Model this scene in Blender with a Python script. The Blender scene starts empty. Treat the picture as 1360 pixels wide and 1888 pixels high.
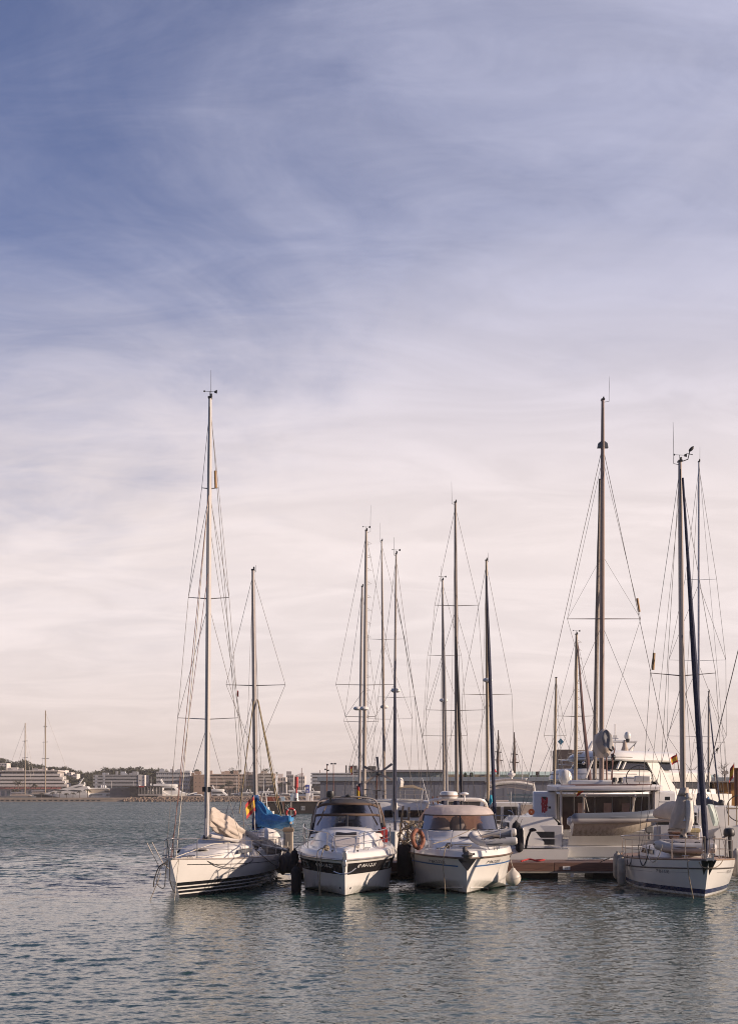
import bpy, bmesh, math, random
import numpy as np
from mathutils import Vector, Matrix, Euler
R = math.radians
sc = bpy.context.scene
COL = sc.collection
rng = random.Random(7)
# ---------------------------------------------------------------- camera
F, H, YH = 2500.0, 3.3, 1466.0          # focal length and horizon in photo pixels, eye height above the water
def P(px, py, Y):                       # a pixel at a distance -> a point of the place
    return Vector(((px - 680.0) * Y / F, Y, H - (py - YH) * Y / F))
def XW(px, Y): return (px - 680.0) * Y / F
def ZW(py, Y): return H - (py - YH) * Y / F
cam = bpy.data.cameras.new('camera'); cam_o = bpy.data.objects.new('camera', cam); COL.objects.link(cam_o)
cam_o.location = (0, 0, H); cam_o.rotation_euler = (R(90), 0, 0)
cam.sensor_fit = 'VERTICAL'; cam.sensor_height = 36.0; cam.sensor_width = 36.0 * 1360 / 1888
cam.lens = F * 36.0 / 1888
cam.shift_y = (YH - 944.0) / 1888.0
cam.clip_start = 0.5; cam.clip_end = 12000
sc.camera = cam_o
sc.view_settings.view_transform = 'Standard'; sc.view_settings.look = 'None'
sc.view_settings.exposure = 0.28; sc.view_settings.gamma = 1.0
sc.render.engine = 'CYCLES'
sc.cycles.use_denoising = True; sc.cycles.filter_width = 1.05
sc.cycles.max_bounces = 8; sc.cycles.transparent_max_bounces = 12
sc.cycles.caustics_reflective = False; sc.cycles.caustics_refractive = False
# ---------------------------------------------------------------- materials
MATS = {}
def nd(nt, typ, **kw):
    n = nt.nodes.new(typ)
    for k, v in kw.items():
        if k in n.inputs: n.inputs[k].default_value = v
        else: setattr(n, k, v)
    return n
def M(name, col, rough=0.5, metal=0.0, var=0.12, scale=3.0, bump=0.0, bscale=None, stretch=(1, 1, 1), coat=0.0, spec=None, sheen=0):
    if name in MATS: return MATS[name]
    m = bpy.data.materials.new(name); m.use_nodes = True; nt = m.node_tree
    b = nt.nodes['Principled BSDF']
    b.inputs['Roughness'].default_value = rough; b.inputs['Metallic'].default_value = metal
    if coat: b.inputs['Coat Weight'].default_value = coat
    if spec is not None: b.inputs['Specular IOR Level'].default_value = spec
    tc = nd(nt, 'ShaderNodeTexCoord'); mp = nd(nt, 'ShaderNodeMapping'); mp.inputs['Scale'].default_value = stretch
    nt.links.new(tc.outputs['Object'], mp.inputs['Vector'])
    nz = nd(nt, 'ShaderNodeTexNoise', Scale=scale, Detail=5.0, Roughness=0.6)
    nt.links.new(mp.outputs[0], nz.inputs['Vector'])
    mix = nd(nt, 'ShaderNodeMix', data_type='RGBA')
    lo = tuple(c * (1 - var) for c in col[:3]) + (1,); hi = tuple(min(1, c * (1 + var * 0.8)) for c in col[:3]) + (1,)
    mix.inputs['A'].default_value = lo; mix.inputs['B'].default_value = hi
    mr = nd(nt, 'ShaderNodeMapRange'); mr.inputs[1].default_value = 0.3; mr.inputs[2].default_value = 0.7
    nt.links.new(nz.outputs['Fac'], mr.inputs[0]); nt.links.new(mr.outputs[0], mix.inputs['Factor'])
    nt.links.new(mix.outputs['Result'], b.inputs['Base Color'])
    if bump:
        nb = nd(nt, 'ShaderNodeTexNoise', Scale=bscale or scale * 4, Detail=4.0)
        nt.links.new(mp.outputs[0], nb.inputs['Vector'])
        bp = nd(nt, 'ShaderNodeBump', Strength=min(1, bump), Distance=0.05)
        nt.links.new(nb.outputs['Fac'], bp.inputs['Height']); nt.links.new(bp.outputs[0], b.inputs['Normal'])
    MATS[name] = m; m['mix'] = 1
    return m
def bands(name, base, zs, axis=2, rough=0.25, var=0.05, dirt=None):
    """painted stripes at real heights on a hull; zs: [(z from, colour), ...] ascending"""
    if name in MATS: return MATS[name]
    m = M(name, base, rough, var=var, scale=1.2, coat=0.2); nt = m.node_tree; b = nt.nodes['Principled BSDF']
    src = b.inputs['Base Color'].links[0].from_socket
    tc = nd(nt, 'ShaderNodeTexCoord'); sx = nd(nt, 'ShaderNodeSeparateXYZ'); nt.links.new(tc.outputs['Object'], sx.inputs[0])
    for z0, z1, c in zs:
        a = nd(nt, 'ShaderNodeMath', operation='GREATER_THAN'); a.inputs[1].default_value = z0
        d = nd(nt, 'ShaderNodeMath', operation='LESS_THAN'); d.inputs[1].default_value = z1
        k = nd(nt, 'ShaderNodeMath', operation='MULTIPLY')
        nt.links.new(sx.outputs[axis], a.inputs[0]); nt.links.new(sx.outputs[axis], d.inputs[0])
        nt.links.new(a.outputs[0], k.inputs[0]); nt.links.new(d.outputs[0], k.inputs[1])
        mx = nd(nt, 'ShaderNodeMix', data_type='RGBA'); mx.inputs['B'].default_value = (*c, 1)
        nt.links.new(k.outputs[0], mx.inputs['Factor']); nt.links.new(src, mx.inputs['A']); src = mx.outputs['Result']
    if dirt:                                                    # scum and rust runs above the waterline
        mp = nd(nt, 'ShaderNodeMapping'); mp.inputs['Scale'].default_value = (5, 5, 0.5); nt.links.new(tc.outputs['Object'], mp.inputs['Vector'])
        nz = nd(nt, 'ShaderNodeTexNoise', Scale=1.6, Detail=6.0, Roughness=0.65); nt.links.new(mp.outputs[0], nz.inputs['Vector'])
        mr = nd(nt, 'ShaderNodeMapRange'); mr.inputs[1].default_value = 0.0; mr.inputs[2].default_value = dirt; mr.inputs[3].default_value = 0.75; mr.inputs[4].default_value = 0.0
        nt.links.new(sx.outputs[2], mr.inputs[0])
        r2 = nd(nt, 'ShaderNodeMapRange'); r2.inputs[1].default_value = 0.42; r2.inputs[2].default_value = 0.7; nt.links.new(nz.outputs['Fac'], r2.inputs[0])
        k = nd(nt, 'ShaderNodeMath', operation='MULTIPLY'); nt.links.new(mr.outputs[0], k.inputs[0]); nt.links.new(r2.outputs[0], k.inputs[1])
        mx = nd(nt, 'ShaderNodeMix', data_type='RGBA'); mx.inputs['B'].default_value = (0.16, 0.13, 0.08, 1)
        nt.links.new(k.outputs[0], mx.inputs['Factor']); nt.links.new(src, mx.inputs['A']); src = mx.outputs['Result']
    nt.links.new(src, b.inputs['Base Color'])
    return m
def glass(name, tint=(0.5, 0.5, 0.5), clear=0.6, rough=0.05):
    if name in MATS: return MATS[name]
    m = bpy.data.materials.new(name); m.use_nodes = True; nt = m.node_tree; nt.nodes.clear()
    o = nd(nt, 'ShaderNodeOutputMaterial'); t = nd(nt, 'ShaderNodeBsdfTransparent'); t.inputs[0].default_value = (*[c * clear for c in tint], 1)
    g = nd(nt, 'ShaderNodeBsdfGlossy'); g.inputs['Roughness'].default_value = rough; g.inputs[0].default_value = (0.42, 0.38, 0.36, 1)
    fr = nd(nt, 'ShaderNodeFresnel', IOR=1.25); nz = nd(nt, 'ShaderNodeTexNoise', Scale=5.0, Detail=3.0); tc = nd(nt, 'ShaderNodeTexCoord')
    nt.links.new(tc.outputs['Object'], nz.inputs['Vector']); bp = nd(nt, 'ShaderNodeBump', Strength=0.12, Distance=0.03)
    nt.links.new(nz.outputs['Fac'], bp.inputs['Height']); nt.links.new(bp.outputs[0], g.inputs['Normal']); nt.links.new(bp.outputs[0], fr.inputs['Normal'])
    mx = nd(nt, 'ShaderNodeMixShader'); nt.links.new(fr.outputs[0], mx.inputs[0]); nt.links.new(t.outputs[0], mx.inputs[1]); nt.links.new(g.outputs[0], mx.inputs[2])
    nt.links.new(mx.outputs[0], o.inputs[0]); MATS[name] = m
    return m
def translucent(name, col, amt=0.5, **kw):
    if name in MATS: return MATS[name]
    m = M(name, col, .85, **kw); nt = m.node_tree; b = nt.nodes['Principled BSDF']; o = nt.nodes['Material Output']
    t = nd(nt, 'ShaderNodeBsdfTranslucent'); nt.links.new(b.inputs['Base Color'].links[0].from_socket, t.inputs[0])
    x = nd(nt, 'ShaderNodeMixShader'); x.inputs[0].default_value = amt; nt.links.new(b.outputs[0], x.inputs[1]); nt.links.new(t.outputs[0], x.inputs[2]); nt.links.new(x.outputs[0], o.inputs[0])
    return m
GEL = M('gelcoat', (0.71, 0.685, 0.65), 0.22, var=0.05, scale=1.5, coat=0.3)
GEL2 = M('weathered gelcoat', (0.66, 0.63, 0.60), 0.35, var=0.10, scale=2.5)
DECK = M('deck nonskid', (0.66, 0.635, 0.60), 0.6, var=0.10, scale=4, bump=0.15, bscale=60)
ALU = M('anodised aluminium', (0.36, 0.31, 0.27), 0.42, 0.2, var=0.12, scale=1.2, stretch=(6, 6, 0.6))
ALUG = M('gold anodised aluminium', (0.34, 0.27, 0.19), 0.42, 0.2, var=0.12, scale=1.2, stretch=(6, 6, 0.6))
ALUW = M('white painted spar', (0.47, 0.44, 0.42), 0.35, 0.0, var=0.08, scale=1.2, stretch=(6, 6, 0.6))
STEEL = M('stainless steel', (0.55, 0.53, 0.52), 0.22, 0.9, var=0.1, scale=4)
WIRE = M('rigging wire', (0.20, 0.18, 0.17), 0.5, 0.4, var=0.15, scale=3)
ROPE = M('weathered rope', (0.30, 0.24, 0.17), 0.9, var=0.3, scale=14, bump=0.4, bscale=60)
ROPEW = M('pale rope', (0.55, 0.50, 0.42), 0.9, var=0.2, scale=14, bump=0.4, bscale=60)
ROPED = M('dark rope', (0.06, 0.055, 0.05), 0.9, var=0.3, scale=14)
ROPER = M('red halyard', (0.22, 0.12, 0.10), 0.9, var=0.25, scale=10)
BLACK = M('black plastic', (0.02, 0.02, 0.022), 0.45, var=0.25, scale=5)
RUB = M('dark rubber', (0.028, 0.026, 0.026), 0.65, var=0.3, scale=5)
FEND = M('black fender cloth', (0.012, 0.012, 0.016), 0.85, var=0.3, scale=8)
FENDW = M('white vinyl fender', (0.58, 0.53, 0.46), 0.45, var=0.15, scale=4)
DGLASS = M('tinted window', (0.018, 0.017, 0.018), 0.06, var=0.2, scale=2)
SAIL = M('grey beige sailcloth', (0.47, 0.40, 0.34), 0.8, var=0.14, scale=2, bump=0.5, bscale=7)
SAILW = M('pale sailcloth', (0.66, 0.62, 0.57), 0.75, var=0.10, scale=2, bump=0.4, bscale=7)
NAVY = M('navy canvas', (0.012, 0.016, 0.045), 0.8, var=0.3, scale=4, bump=0.4, bscale=10)
NAVYP = M('navy paint', (0.015, 0.02, 0.06), 0.3, var=0.2, scale=3)
BLUEC = M('bright blue canvas', (0.045, 0.22, 0.46), 0.75, var=0.25, scale=3, bump=0.6, bscale=7)
BEIGEC = M('beige canvas', (0.42, 0.34, 0.28), 0.85, var=0.14, scale=2.5, bump=0.4, bscale=6)
GREYC = M('grey canvas', (0.30, 0.29, 0.30), 0.85, var=0.14, scale=2.5, bump=0.4, bscale=6)
TEAK = M('teak planks', (0.16, 0.075, 0.045), 0.6, var=0.35, scale=5, stretch=(0.6, 12, 1), bump=0.3)
TEAKL = M('weathered teak', (0.34, 0.22, 0.16), 0.65, var=0.25, scale=5, stretch=(10, 0.6, 1))
RED = M('red paint', (0.40, 0.02, 0.02), 0.45, var=0.15, scale=4)
REDF = M('red cloth', (0.38, 0.03, 0.03), 0.8, var=0.2, scale=6, bump=0.4)
ORANGE = M('faded orange plastic', (0.36, 0.10, 0.04), 0.6, var=0.2, scale=5)
YEL = M('yellow cloth', (0.62, 0.36, 0.03), 0.8, var=0.12, scale=5)
CONC = M('concrete', (0.30, 0.27, 0.24), 0.9, var=0.25, scale=1.5, bump=0.3)
CONCD = M('wet dark concrete', (0.045, 0.04, 0.036), 0.8, var=0.35, scale=1.2, bump=0.3)
CONCL = M('pale quay stone', (0.42, 0.33, 0.26), 0.9, var=0.2, scale=0.3)
WHITEP = M('white paint', (0.72, 0.70, 0.68), 0.5, var=0.06, scale=2)
CREAM = M('cream pedestal plastic', (0.45, 0.38, 0.30), 0.5, var=0.08, scale=3)
BLUE = M('blue paint', (0.05, 0.14, 0.36), 0.4, var=0.12, scale=3)
RUST = M('rusty steel', (0.12, 0.045, 0.03), 0.85, var=0.35, scale=2)
INK = M('dark lettering', (0.03, 0.03, 0.035), 0.5, var=0.1)
INKW = M('white lettering', (0.72, 0.70, 0.68), 0.5, var=0.05)
SKIN = M('skin', (0.40, 0.22, 0.15), 0.6, var=0.1)
# ---------------------------------------------------------------- mesh builder
class MB:
    def __init__(s): s.v = []; s.f = []
    def add(s, vs, fs):
        o = len(s.v); s.v += [Vector(p) for p in vs]; s.f += [[i + o for i in f] for f in fs]; return s
    def poly(s, pts): return s.add(pts, [list(range(len(pts)))])
    def box(s, c, d, rz=0, ry=0, rx=0):
        m = Euler((rx, ry, rz)).to_matrix(); c = Vector(c)
        vs = [c + m @ Vector((x * d[0] / 2, y * d[1] / 2, z * d[2] / 2)) for x in (-1, 1) for y in (-1, 1) for z in (-1, 1)]
        return s.add(vs, [[0, 1, 3, 2], [4, 6, 7, 5], [0, 4, 5, 1], [2, 3, 7, 6], [0, 2, 6, 4], [1, 5, 7, 3]])
    def b2(s, x0, x1, y0, y1, z0, z1): return s.box(((x0 + x1) / 2, (y0 + y1) / 2, (z0 + z1) / 2), (abs(x1 - x0), abs(y1 - y0), abs(z1 - z0)))
    def loft(s, rows, closed=False, cap0=False, cap1=False):
        n = len(rows[0]); o = len(s.v)
        for r in rows: s.v += [Vector(p) for p in r]
        for i in range(len(rows) - 1):
            for j in range(n if closed else n - 1):
                k = (j + 1) % n
                s.f.append([o + i * n + j, o + i * n + k, o + (i + 1) * n + k, o + (i + 1) * n + j])
        if cap0: s.f.append([o + j for j in range(n)][::-1])
        if cap1: s.f.append([o + (len(rows) - 1) * n + j for j in range(n)])
        return s
    def tube(s, pts, r, n=6, cap=True, flat=1.0):
        pts = [Vector(p) for p in pts]; rows = []
        rs = r if isinstance(r, (list, tuple)) else [r] * len(pts)
        if len(rs) != len(pts): rs = [rs[0] + (rs[-1] - rs[0]) * i / (len(pts) - 1) for i in range(len(pts))]
        up = None
        for i, p in enumerate(pts):
            t = (pts[min(i + 1, len(pts) - 1)] - pts[max(i - 1, 0)])
            if t.length < 1e-9: t = Vector((0, 0, 1))
            t.normalize()
            if up is None: up = Vector((1, 0, 0)) if abs(t.x) < 0.9 else Vector((0, 1, 0))
            a = up - t * up.dot(t)
            if a.length < 1e-6: a = Vector((0, 1, 0)) - t * t.y
            a.normalize(); b = t.cross(a); up = a
            rows.append([p + (a * math.cos(6.28318 * k / n) + b * math.sin(6.28318 * k / n) * flat) * rs[i] for k in range(n)])
        return s.loft(rows, True, cap, cap)
    def lathe(s, prof, c=(0, 0, 0), n=14, axis='z'):
        c = Vector(c); rows = []
        for r, z in prof:
            row = []
            for k in range(n):
                a = 6.28318 * k / n; x, y = r * math.cos(a), r * math.sin(a)
                row.append(c + (Vector((x, y, z)) if axis == 'z' else Vector((x, z, y)) if axis == 'y' else Vector((z, x, y))))
            rows.append(row)
        return s.loft(rows, True, prof[0][0] > 1e-6, prof[-1][0] > 1e-6)
    def torus(s, c, Rr, r, nrm=(0, 1, 0), n=28, m=8, a0=0, a1=6.28318):
        q = Vector((0, 0, 1)).rotation_difference(Vector(nrm)); pts = [Vector(c) + q @ Vector((Rr * math.cos(a0 + (a1 - a0) * k / n), Rr * math.sin(a0 + (a1 - a0) * k / n), 0)) for k in range(n + 1)]
        return s.tube(pts, r, m, cap=(a1 - a0) < 6.28)
    def blob(s, c, d, n=10, m=7, rot=None, jit=0, seed=0):
        g = random.Random(seed); rows = []; c = Vector(c)
        for i in range(m + 1):
            t = math.pi * i / m; row = []
            for k in range(n):
                a = 6.28318 * k / n; j = 1 + jit * (g.random() - 0.5)
                p = Vector((math.sin(t) * math.cos(a) * d[0] * j, math.sin(t) * math.sin(a) * d[1] * j, math.cos(t) * d[2] * j))
                row.append(c + (rot @ p if rot else p))
            rows.append(row)
        return s.loft(rows, True)
    def prism(s, pts, off):                       # a planar outline given thickness
        off = Vector(off); n = len(pts); a = [Vector(p) for p in pts]
        return s.add(a + [p + off for p in a], [list(range(n))[::-1], list(range(n, 2 * n))] + [[i, (i + 1) % n, n + (i + 1) % n, n + i] for i in range(n)])
    def mesh(s, name, mat, ang=35, fix=True):
        me = bpy.data.meshes.new(name); me.from_pydata([tuple(p) for p in s.v], [], s.f); me.validate(verbose=False)
        if fix:
            bm = bmesh.new(); bm.from_mesh(me); bmesh.ops.remove_doubles(bm, verts=bm.verts, dist=1e-4); bmesh.ops.recalc_face_normals(bm, faces=bm.faces); bm.to_mesh(me); bm.free()
        me.polygons.foreach_set('use_smooth', [ang > 0] * len(me.polygons))
        if ang > 0: me.set_sharp_from_angle(angle=R(ang))
        for m in (mat if isinstance(mat, (list, tuple)) else [mat]): me.materials.append(m)
        me.update()
        return me
def link(name, me, parent=None):
    o = bpy.data.objects.new(name, me); COL.objects.link(o)
    if parent is not None: o.parent = parent
    return o
def tag(o, label, cat, group=None, kind=None):
    if label: o['label'] = label
    if cat: o['category'] = cat
    if group: o['group'] = group
    if kind: o['kind'] = kind
    return o
class T:
    """one thing: an Empty at its base that parents its parts"""
    def __init__(s, name, label, cat, loc, rz=0.0, group=None):
        s.o = bpy.data.objects.new(name, None); COL.objects.link(s.o); s.o.empty_display_size = 0.2
        s.loc = Vector(loc); s.rz = rz; s.o.location = s.loc; s.o.rotation_euler = (0, 0, rz)
        s.inv = Matrix.Rotation(-rz, 3, 'Z'); s.fw = Matrix.Rotation(rz, 3, 'Z'); tag(s.o, label, cat, group)
    def L(s, w): return s.inv @ (Vector(w) - s.loc)
    def W(s, l): return s.fw @ Vector(l) + s.loc
    def part(s, name, mb, mat, parent=None, world=False, ang=35, bevel=0, label=None):
        if world: mb.v = [s.L(p) for p in mb.v]
        o = link(name, mb.mesh(name, mat, ang), parent or s.o)
        if bevel:
            m = o.modifiers.new('bevel', 'BEVEL'); m.width = bevel; m.segments = 2; m.limit_method = 'ANGLE'
        if label: o['label'] = label
        return o
    def wire(s, name, a, b, r=0.008, mat=None, sag=0, world=True, parent=None, n=5):
        a, b = Vector(a), Vector(b); k = 1 if not sag else 10
        pts = [a.lerp(b, i / k) - Vector((0, 0, sag * 4 * (i / k) * (1 - i / k))) for i in range(k + 1)]
        return s.part(name, MB().tube(pts, r, n), mat or WIRE, parent, world)
def single(name, mb, mat, label, cat, group=None, origin=None, ang=35, kind=None, bevel=0):
    """a thing that is one mesh; its origin moved to its base"""
    if origin is None:
        xs = [p.x for p in mb.v]; ys = [p.y for p in mb.v]; zs = [p.z for p in mb.v]
        origin = Vector(((min(xs) + max(xs)) / 2, (min(ys) + max(ys)) / 2, min(zs)))
    origin = Vector(origin); mb.v = [p - origin for p in mb.v]
    o = link(name, mb.mesh(name, mat, ang)); o.location = origin
    if bevel:
        m = o.modifiers.new('bevel', 'BEVEL'); m.width = bevel; m.segments = 2; m.limit_method = 'ANGLE'
    return tag(o, label, cat, group, kind)
def copy_tree(o, parent=None):
    c = o.copy(); COL.objects.link(c)
    if parent is not None: c.parent = parent
    for ch in [x for x in o.children]: copy_tree(ch, c)
    return c
def text_mesh(txt, size, shear=0.0):
    cu = bpy.data.curves.new('lettering', 'FONT'); cu.body = txt; cu.size = size; cu.shear = shear; cu.align_x = 'CENTER'; cu.align_y = 'CENTER'; cu.extrude = 0.0; cu.resolution_u = 3; cu.offset = size * 0.012
    ob = bpy.data.objects.new('lettering', cu); COL.objects.link(ob); dg = bpy.context.evaluated_depsgraph_get()
    me = bpy.data.meshes.new_from_object(ob.evaluated_get(dg)); bpy.data.objects.remove(ob); bpy.data.curves.remove(cu)
    v = [p.co.copy() for p in me.vertices]; f = [list(p.vertices) for p in me.polygons]; bpy.data.meshes.remove(me)
    return v, f
def text_on(txt, size, fn, shear=0.0):            # fn maps (u, w) metres on the surface to a point
    v, f = text_mesh(txt, size, shear); mb = MB(); mb.add([fn(p.x, p.y) for p in v], f); return mb
def sm(x): x = max(0.0, min(1.0, x)); return x * x * (3 - 2 * x)
def lerp(a, b, t): return a + (b - a) * t
def pl(x, pts):                                   # piecewise-linear, smoothed
    if x <= pts[0][0]: return pts[0][1]
    for (a, u), (b, w) in zip(pts, pts[1:]):
        if x <= b: return u + (w - u) * (x - a) / (b - a)
    return pts[-1][1]
# ---------------------------------------------------------------- light and sky
SUN_EL = R(16.0); SUN_DIR = Vector((0.98, -0.20, 0)).normalized() * math.cos(SUN_EL) + Vector((0, 0, math.sin(SUN_EL)))
sl = bpy.data.lights.new('sun', 'SUN'); sl.energy = 5.0; sl.angle = R(0.6); sl.color = (1.0, 0.80, 0.63)
so = bpy.data.objects.new('sun', sl); COL.objects.link(so); so.location = (60, -20, 60)
so.rotation_euler = (-SUN_DIR).to_track_quat('-Z', 'Y').to_euler()
wd = bpy.data.worlds.new('World'); sc.world = wd; wd.use_nodes = True; nt = wd.node_tree; nt.nodes.clear()
def math_(op, a, b=None, clamp=False):
    n = nt.nodes.new('ShaderNodeMath'); n.operation = op; n.use_clamp = clamp
    for i, x in enumerate((a, b)):
        if x is None: continue
        if isinstance(x, (int, float)): n.inputs[i].default_value = x
        else: nt.links.new(x, n.inputs[i])
    return n.outputs[0]
def mapr(x, a, b, c=0.0, d=1.0, smooth=True):
    n = nt.nodes.new('ShaderNodeMapRange'); n.interpolation_type = 'SMOOTHSTEP' if smooth else 'LINEAR'
    nt.links.new(x, n.inputs[0])
    for i, v in enumerate((a, b, c, d)): n.inputs[i + 1].default_value = v
    return n.outputs[0]
def mixc(f, a, b):
    n = nt.nodes.new('ShaderNodeMix'); n.data_type = 'RGBA'
    nt.links.new(f, n.inputs['Factor']) if not isinstance(f, (int, float)) else setattr(n.inputs['Factor'], 'default_value', f)
    for k, x in (('A', a), ('B', b)):
        if isinstance(x, tuple): n.inputs[k].default_value = (*x, 1)
        else: nt.links.new(x, n.inputs[k])
    return n.outputs['Result']
tc = nt.nodes.new('ShaderNodeTexCoord'); sep = nt.nodes.new('ShaderNodeSeparateXYZ'); nt.links.new(tc.outputs['Generated'], sep.inputs[0])
sky = nt.nodes.new('ShaderNodeTexSky'); sky.sky_type = 'NISHITA'; sky.sun_disc = False
sky.sun_elevation = SUN_EL; sky.sun_rotation = math.atan2(SUN_DIR.x, SUN_DIR.y); sky.air_density = 1.0; sky.dust_density = 1.2; sky.ozone_density = 2.5
dz = math_('MAXIMUM', sep.outputs[2], 0.0)
# thin cirrus veil at one height above the ground: direction -> position on the cloud sheet
den = math_('ADD', dz, 0.22)
u = math_('DIVIDE', sep.outputs[0], den); v = math_('DIVIDE', sep.outputs[1], den)
cv = nt.nodes.new('ShaderNodeCombineXYZ'); nt.links.new(u, cv.inputs[0]); nt.links.new(v, cv.inputs[1])
def noise(scale, det, rough, rot=0.0, sx=1.0, sy=1.0, dist=0.0, off=(0, 0, 0)):
    mp = nt.nodes.new('ShaderNodeMapping'); mp.inputs['Rotation'].default_value = (0, 0, rot); mp.inputs['Scale'].default_value = (sx, sy, 1); mp.inputs['Location'].default_value = off
    nt.links.new(cv.outputs[0], mp.inputs[0]); n = nt.nodes.new('ShaderNodeTexNoise'); nt.links.new(mp.outputs[0], n.inputs['Vector'])
    n.inputs['Scale'].default_value = scale; n.inputs['Detail'].default_value = det; n.inputs['Roughness'].default_value = rough; n.inputs['Distortion'].default_value = dist
    return n.outputs['Fac']
n1 = noise(1.9, 8, 0.60, R(28), 1.0, 0.75, 0.8, (3.1, 1.7, 0))
n2 = noise(6.0, 7, 0.66, R(-32), 0.7, 1.3, 1.2, (7.3, 2.2, 0))
n3 = noise(0.8, 4, 0.5, R(10), 1.0, 1.0, 0.3, (0.6, 4.4, 0))
right = mapr(sep.outputs[0], -0.30, 0.24)                       # the veil is thicker on the sun's side
front = mapr(sep.outputs[1], -0.15, 0.60, 0.10, 1.0)            # and thins out overhead and behind
base = math_('ADD', math_('MULTIPLY', right, 0.52), math_('MULTIPLY', math_('SUBTRACT', n3, 0.5), 0.6))
low = mapr(dz, 0.42, 0.13, 0.0, 1.0)
tex = math_('ADD', math_('MULTIPLY', math_('SUBTRACT', n1, 0.5), 0.85), math_('MULTIPLY', math_('SUBTRACT', n2, 0.5), 0.40))
fac = math_('ADD', math_('ADD', base, math_('MULTIPLY', low, 0.72)), math_('MULTIPLY', tex, mapr(dz, 0.03, 0.22, 0.4, 1.0)))
fac = math_('ADD', fac, 0.20)
fac = math_('MULTIPLY', mapr(fac, 0.0, 1.0, 0.08, 0.96), math_('MAXIMUM', front, 0.50))
dim = mapr(sep.outputs[1], -0.15, 0.60, 0.34, 1.0)                # the cloud away from the sun's side of the sky is duller
skyc = nt.nodes.new('ShaderNodeVectorMath'); skyc.operation = 'MULTIPLY'; nt.links.new(sky.outputs[0], skyc.inputs[0]); skyc.inputs[1].default_value = (0.088, 0.083, 0.114)
cl_hi = (0.54, 0.545, 0.70); cl_lo = (0.93, 0.82, 0.80); cl_hz = (0.84, 0.71, 0.66)
ccol = mixc(mapr(dz, 0.40, 0.17), cl_hi, cl_lo)
ccol = mixc(mapr(dz, 0.13, 0.01), ccol, cl_hz)
n4 = noise(3.4, 7, 0.60, R(12), 0.7, 1.5, 1.0, (1.3, 6.2, 0))      # denser and thinner wisps inside the veil
wis = nt.nodes.new('ShaderNodeVectorMath'); wis.operation = 'SCALE'; nt.links.new(ccol, wis.inputs[0]); nt.links.new(mapr(n4, 0.32, 0.70, 0.925, 1.05), wis.inputs['Scale'])
wi2 = nt.nodes.new('ShaderNodeVectorMath'); wi2.operation = 'SCALE'; nt.links.new(wis.outputs[0], wi2.inputs[0]); nt.links.new(dim, wi2.inputs['Scale'])
out = mixc(fac, skyc.outputs[0], wi2.outputs[0])
bg = nt.nodes.new('ShaderNodeBackground'); nt.links.new(out, bg.inputs[0]); bg.inputs[1].default_value = 0.84
wo = nt.nodes.new('ShaderNodeOutputWorld'); nt.links.new(bg.outputs[0], wo.inputs[0])
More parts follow.
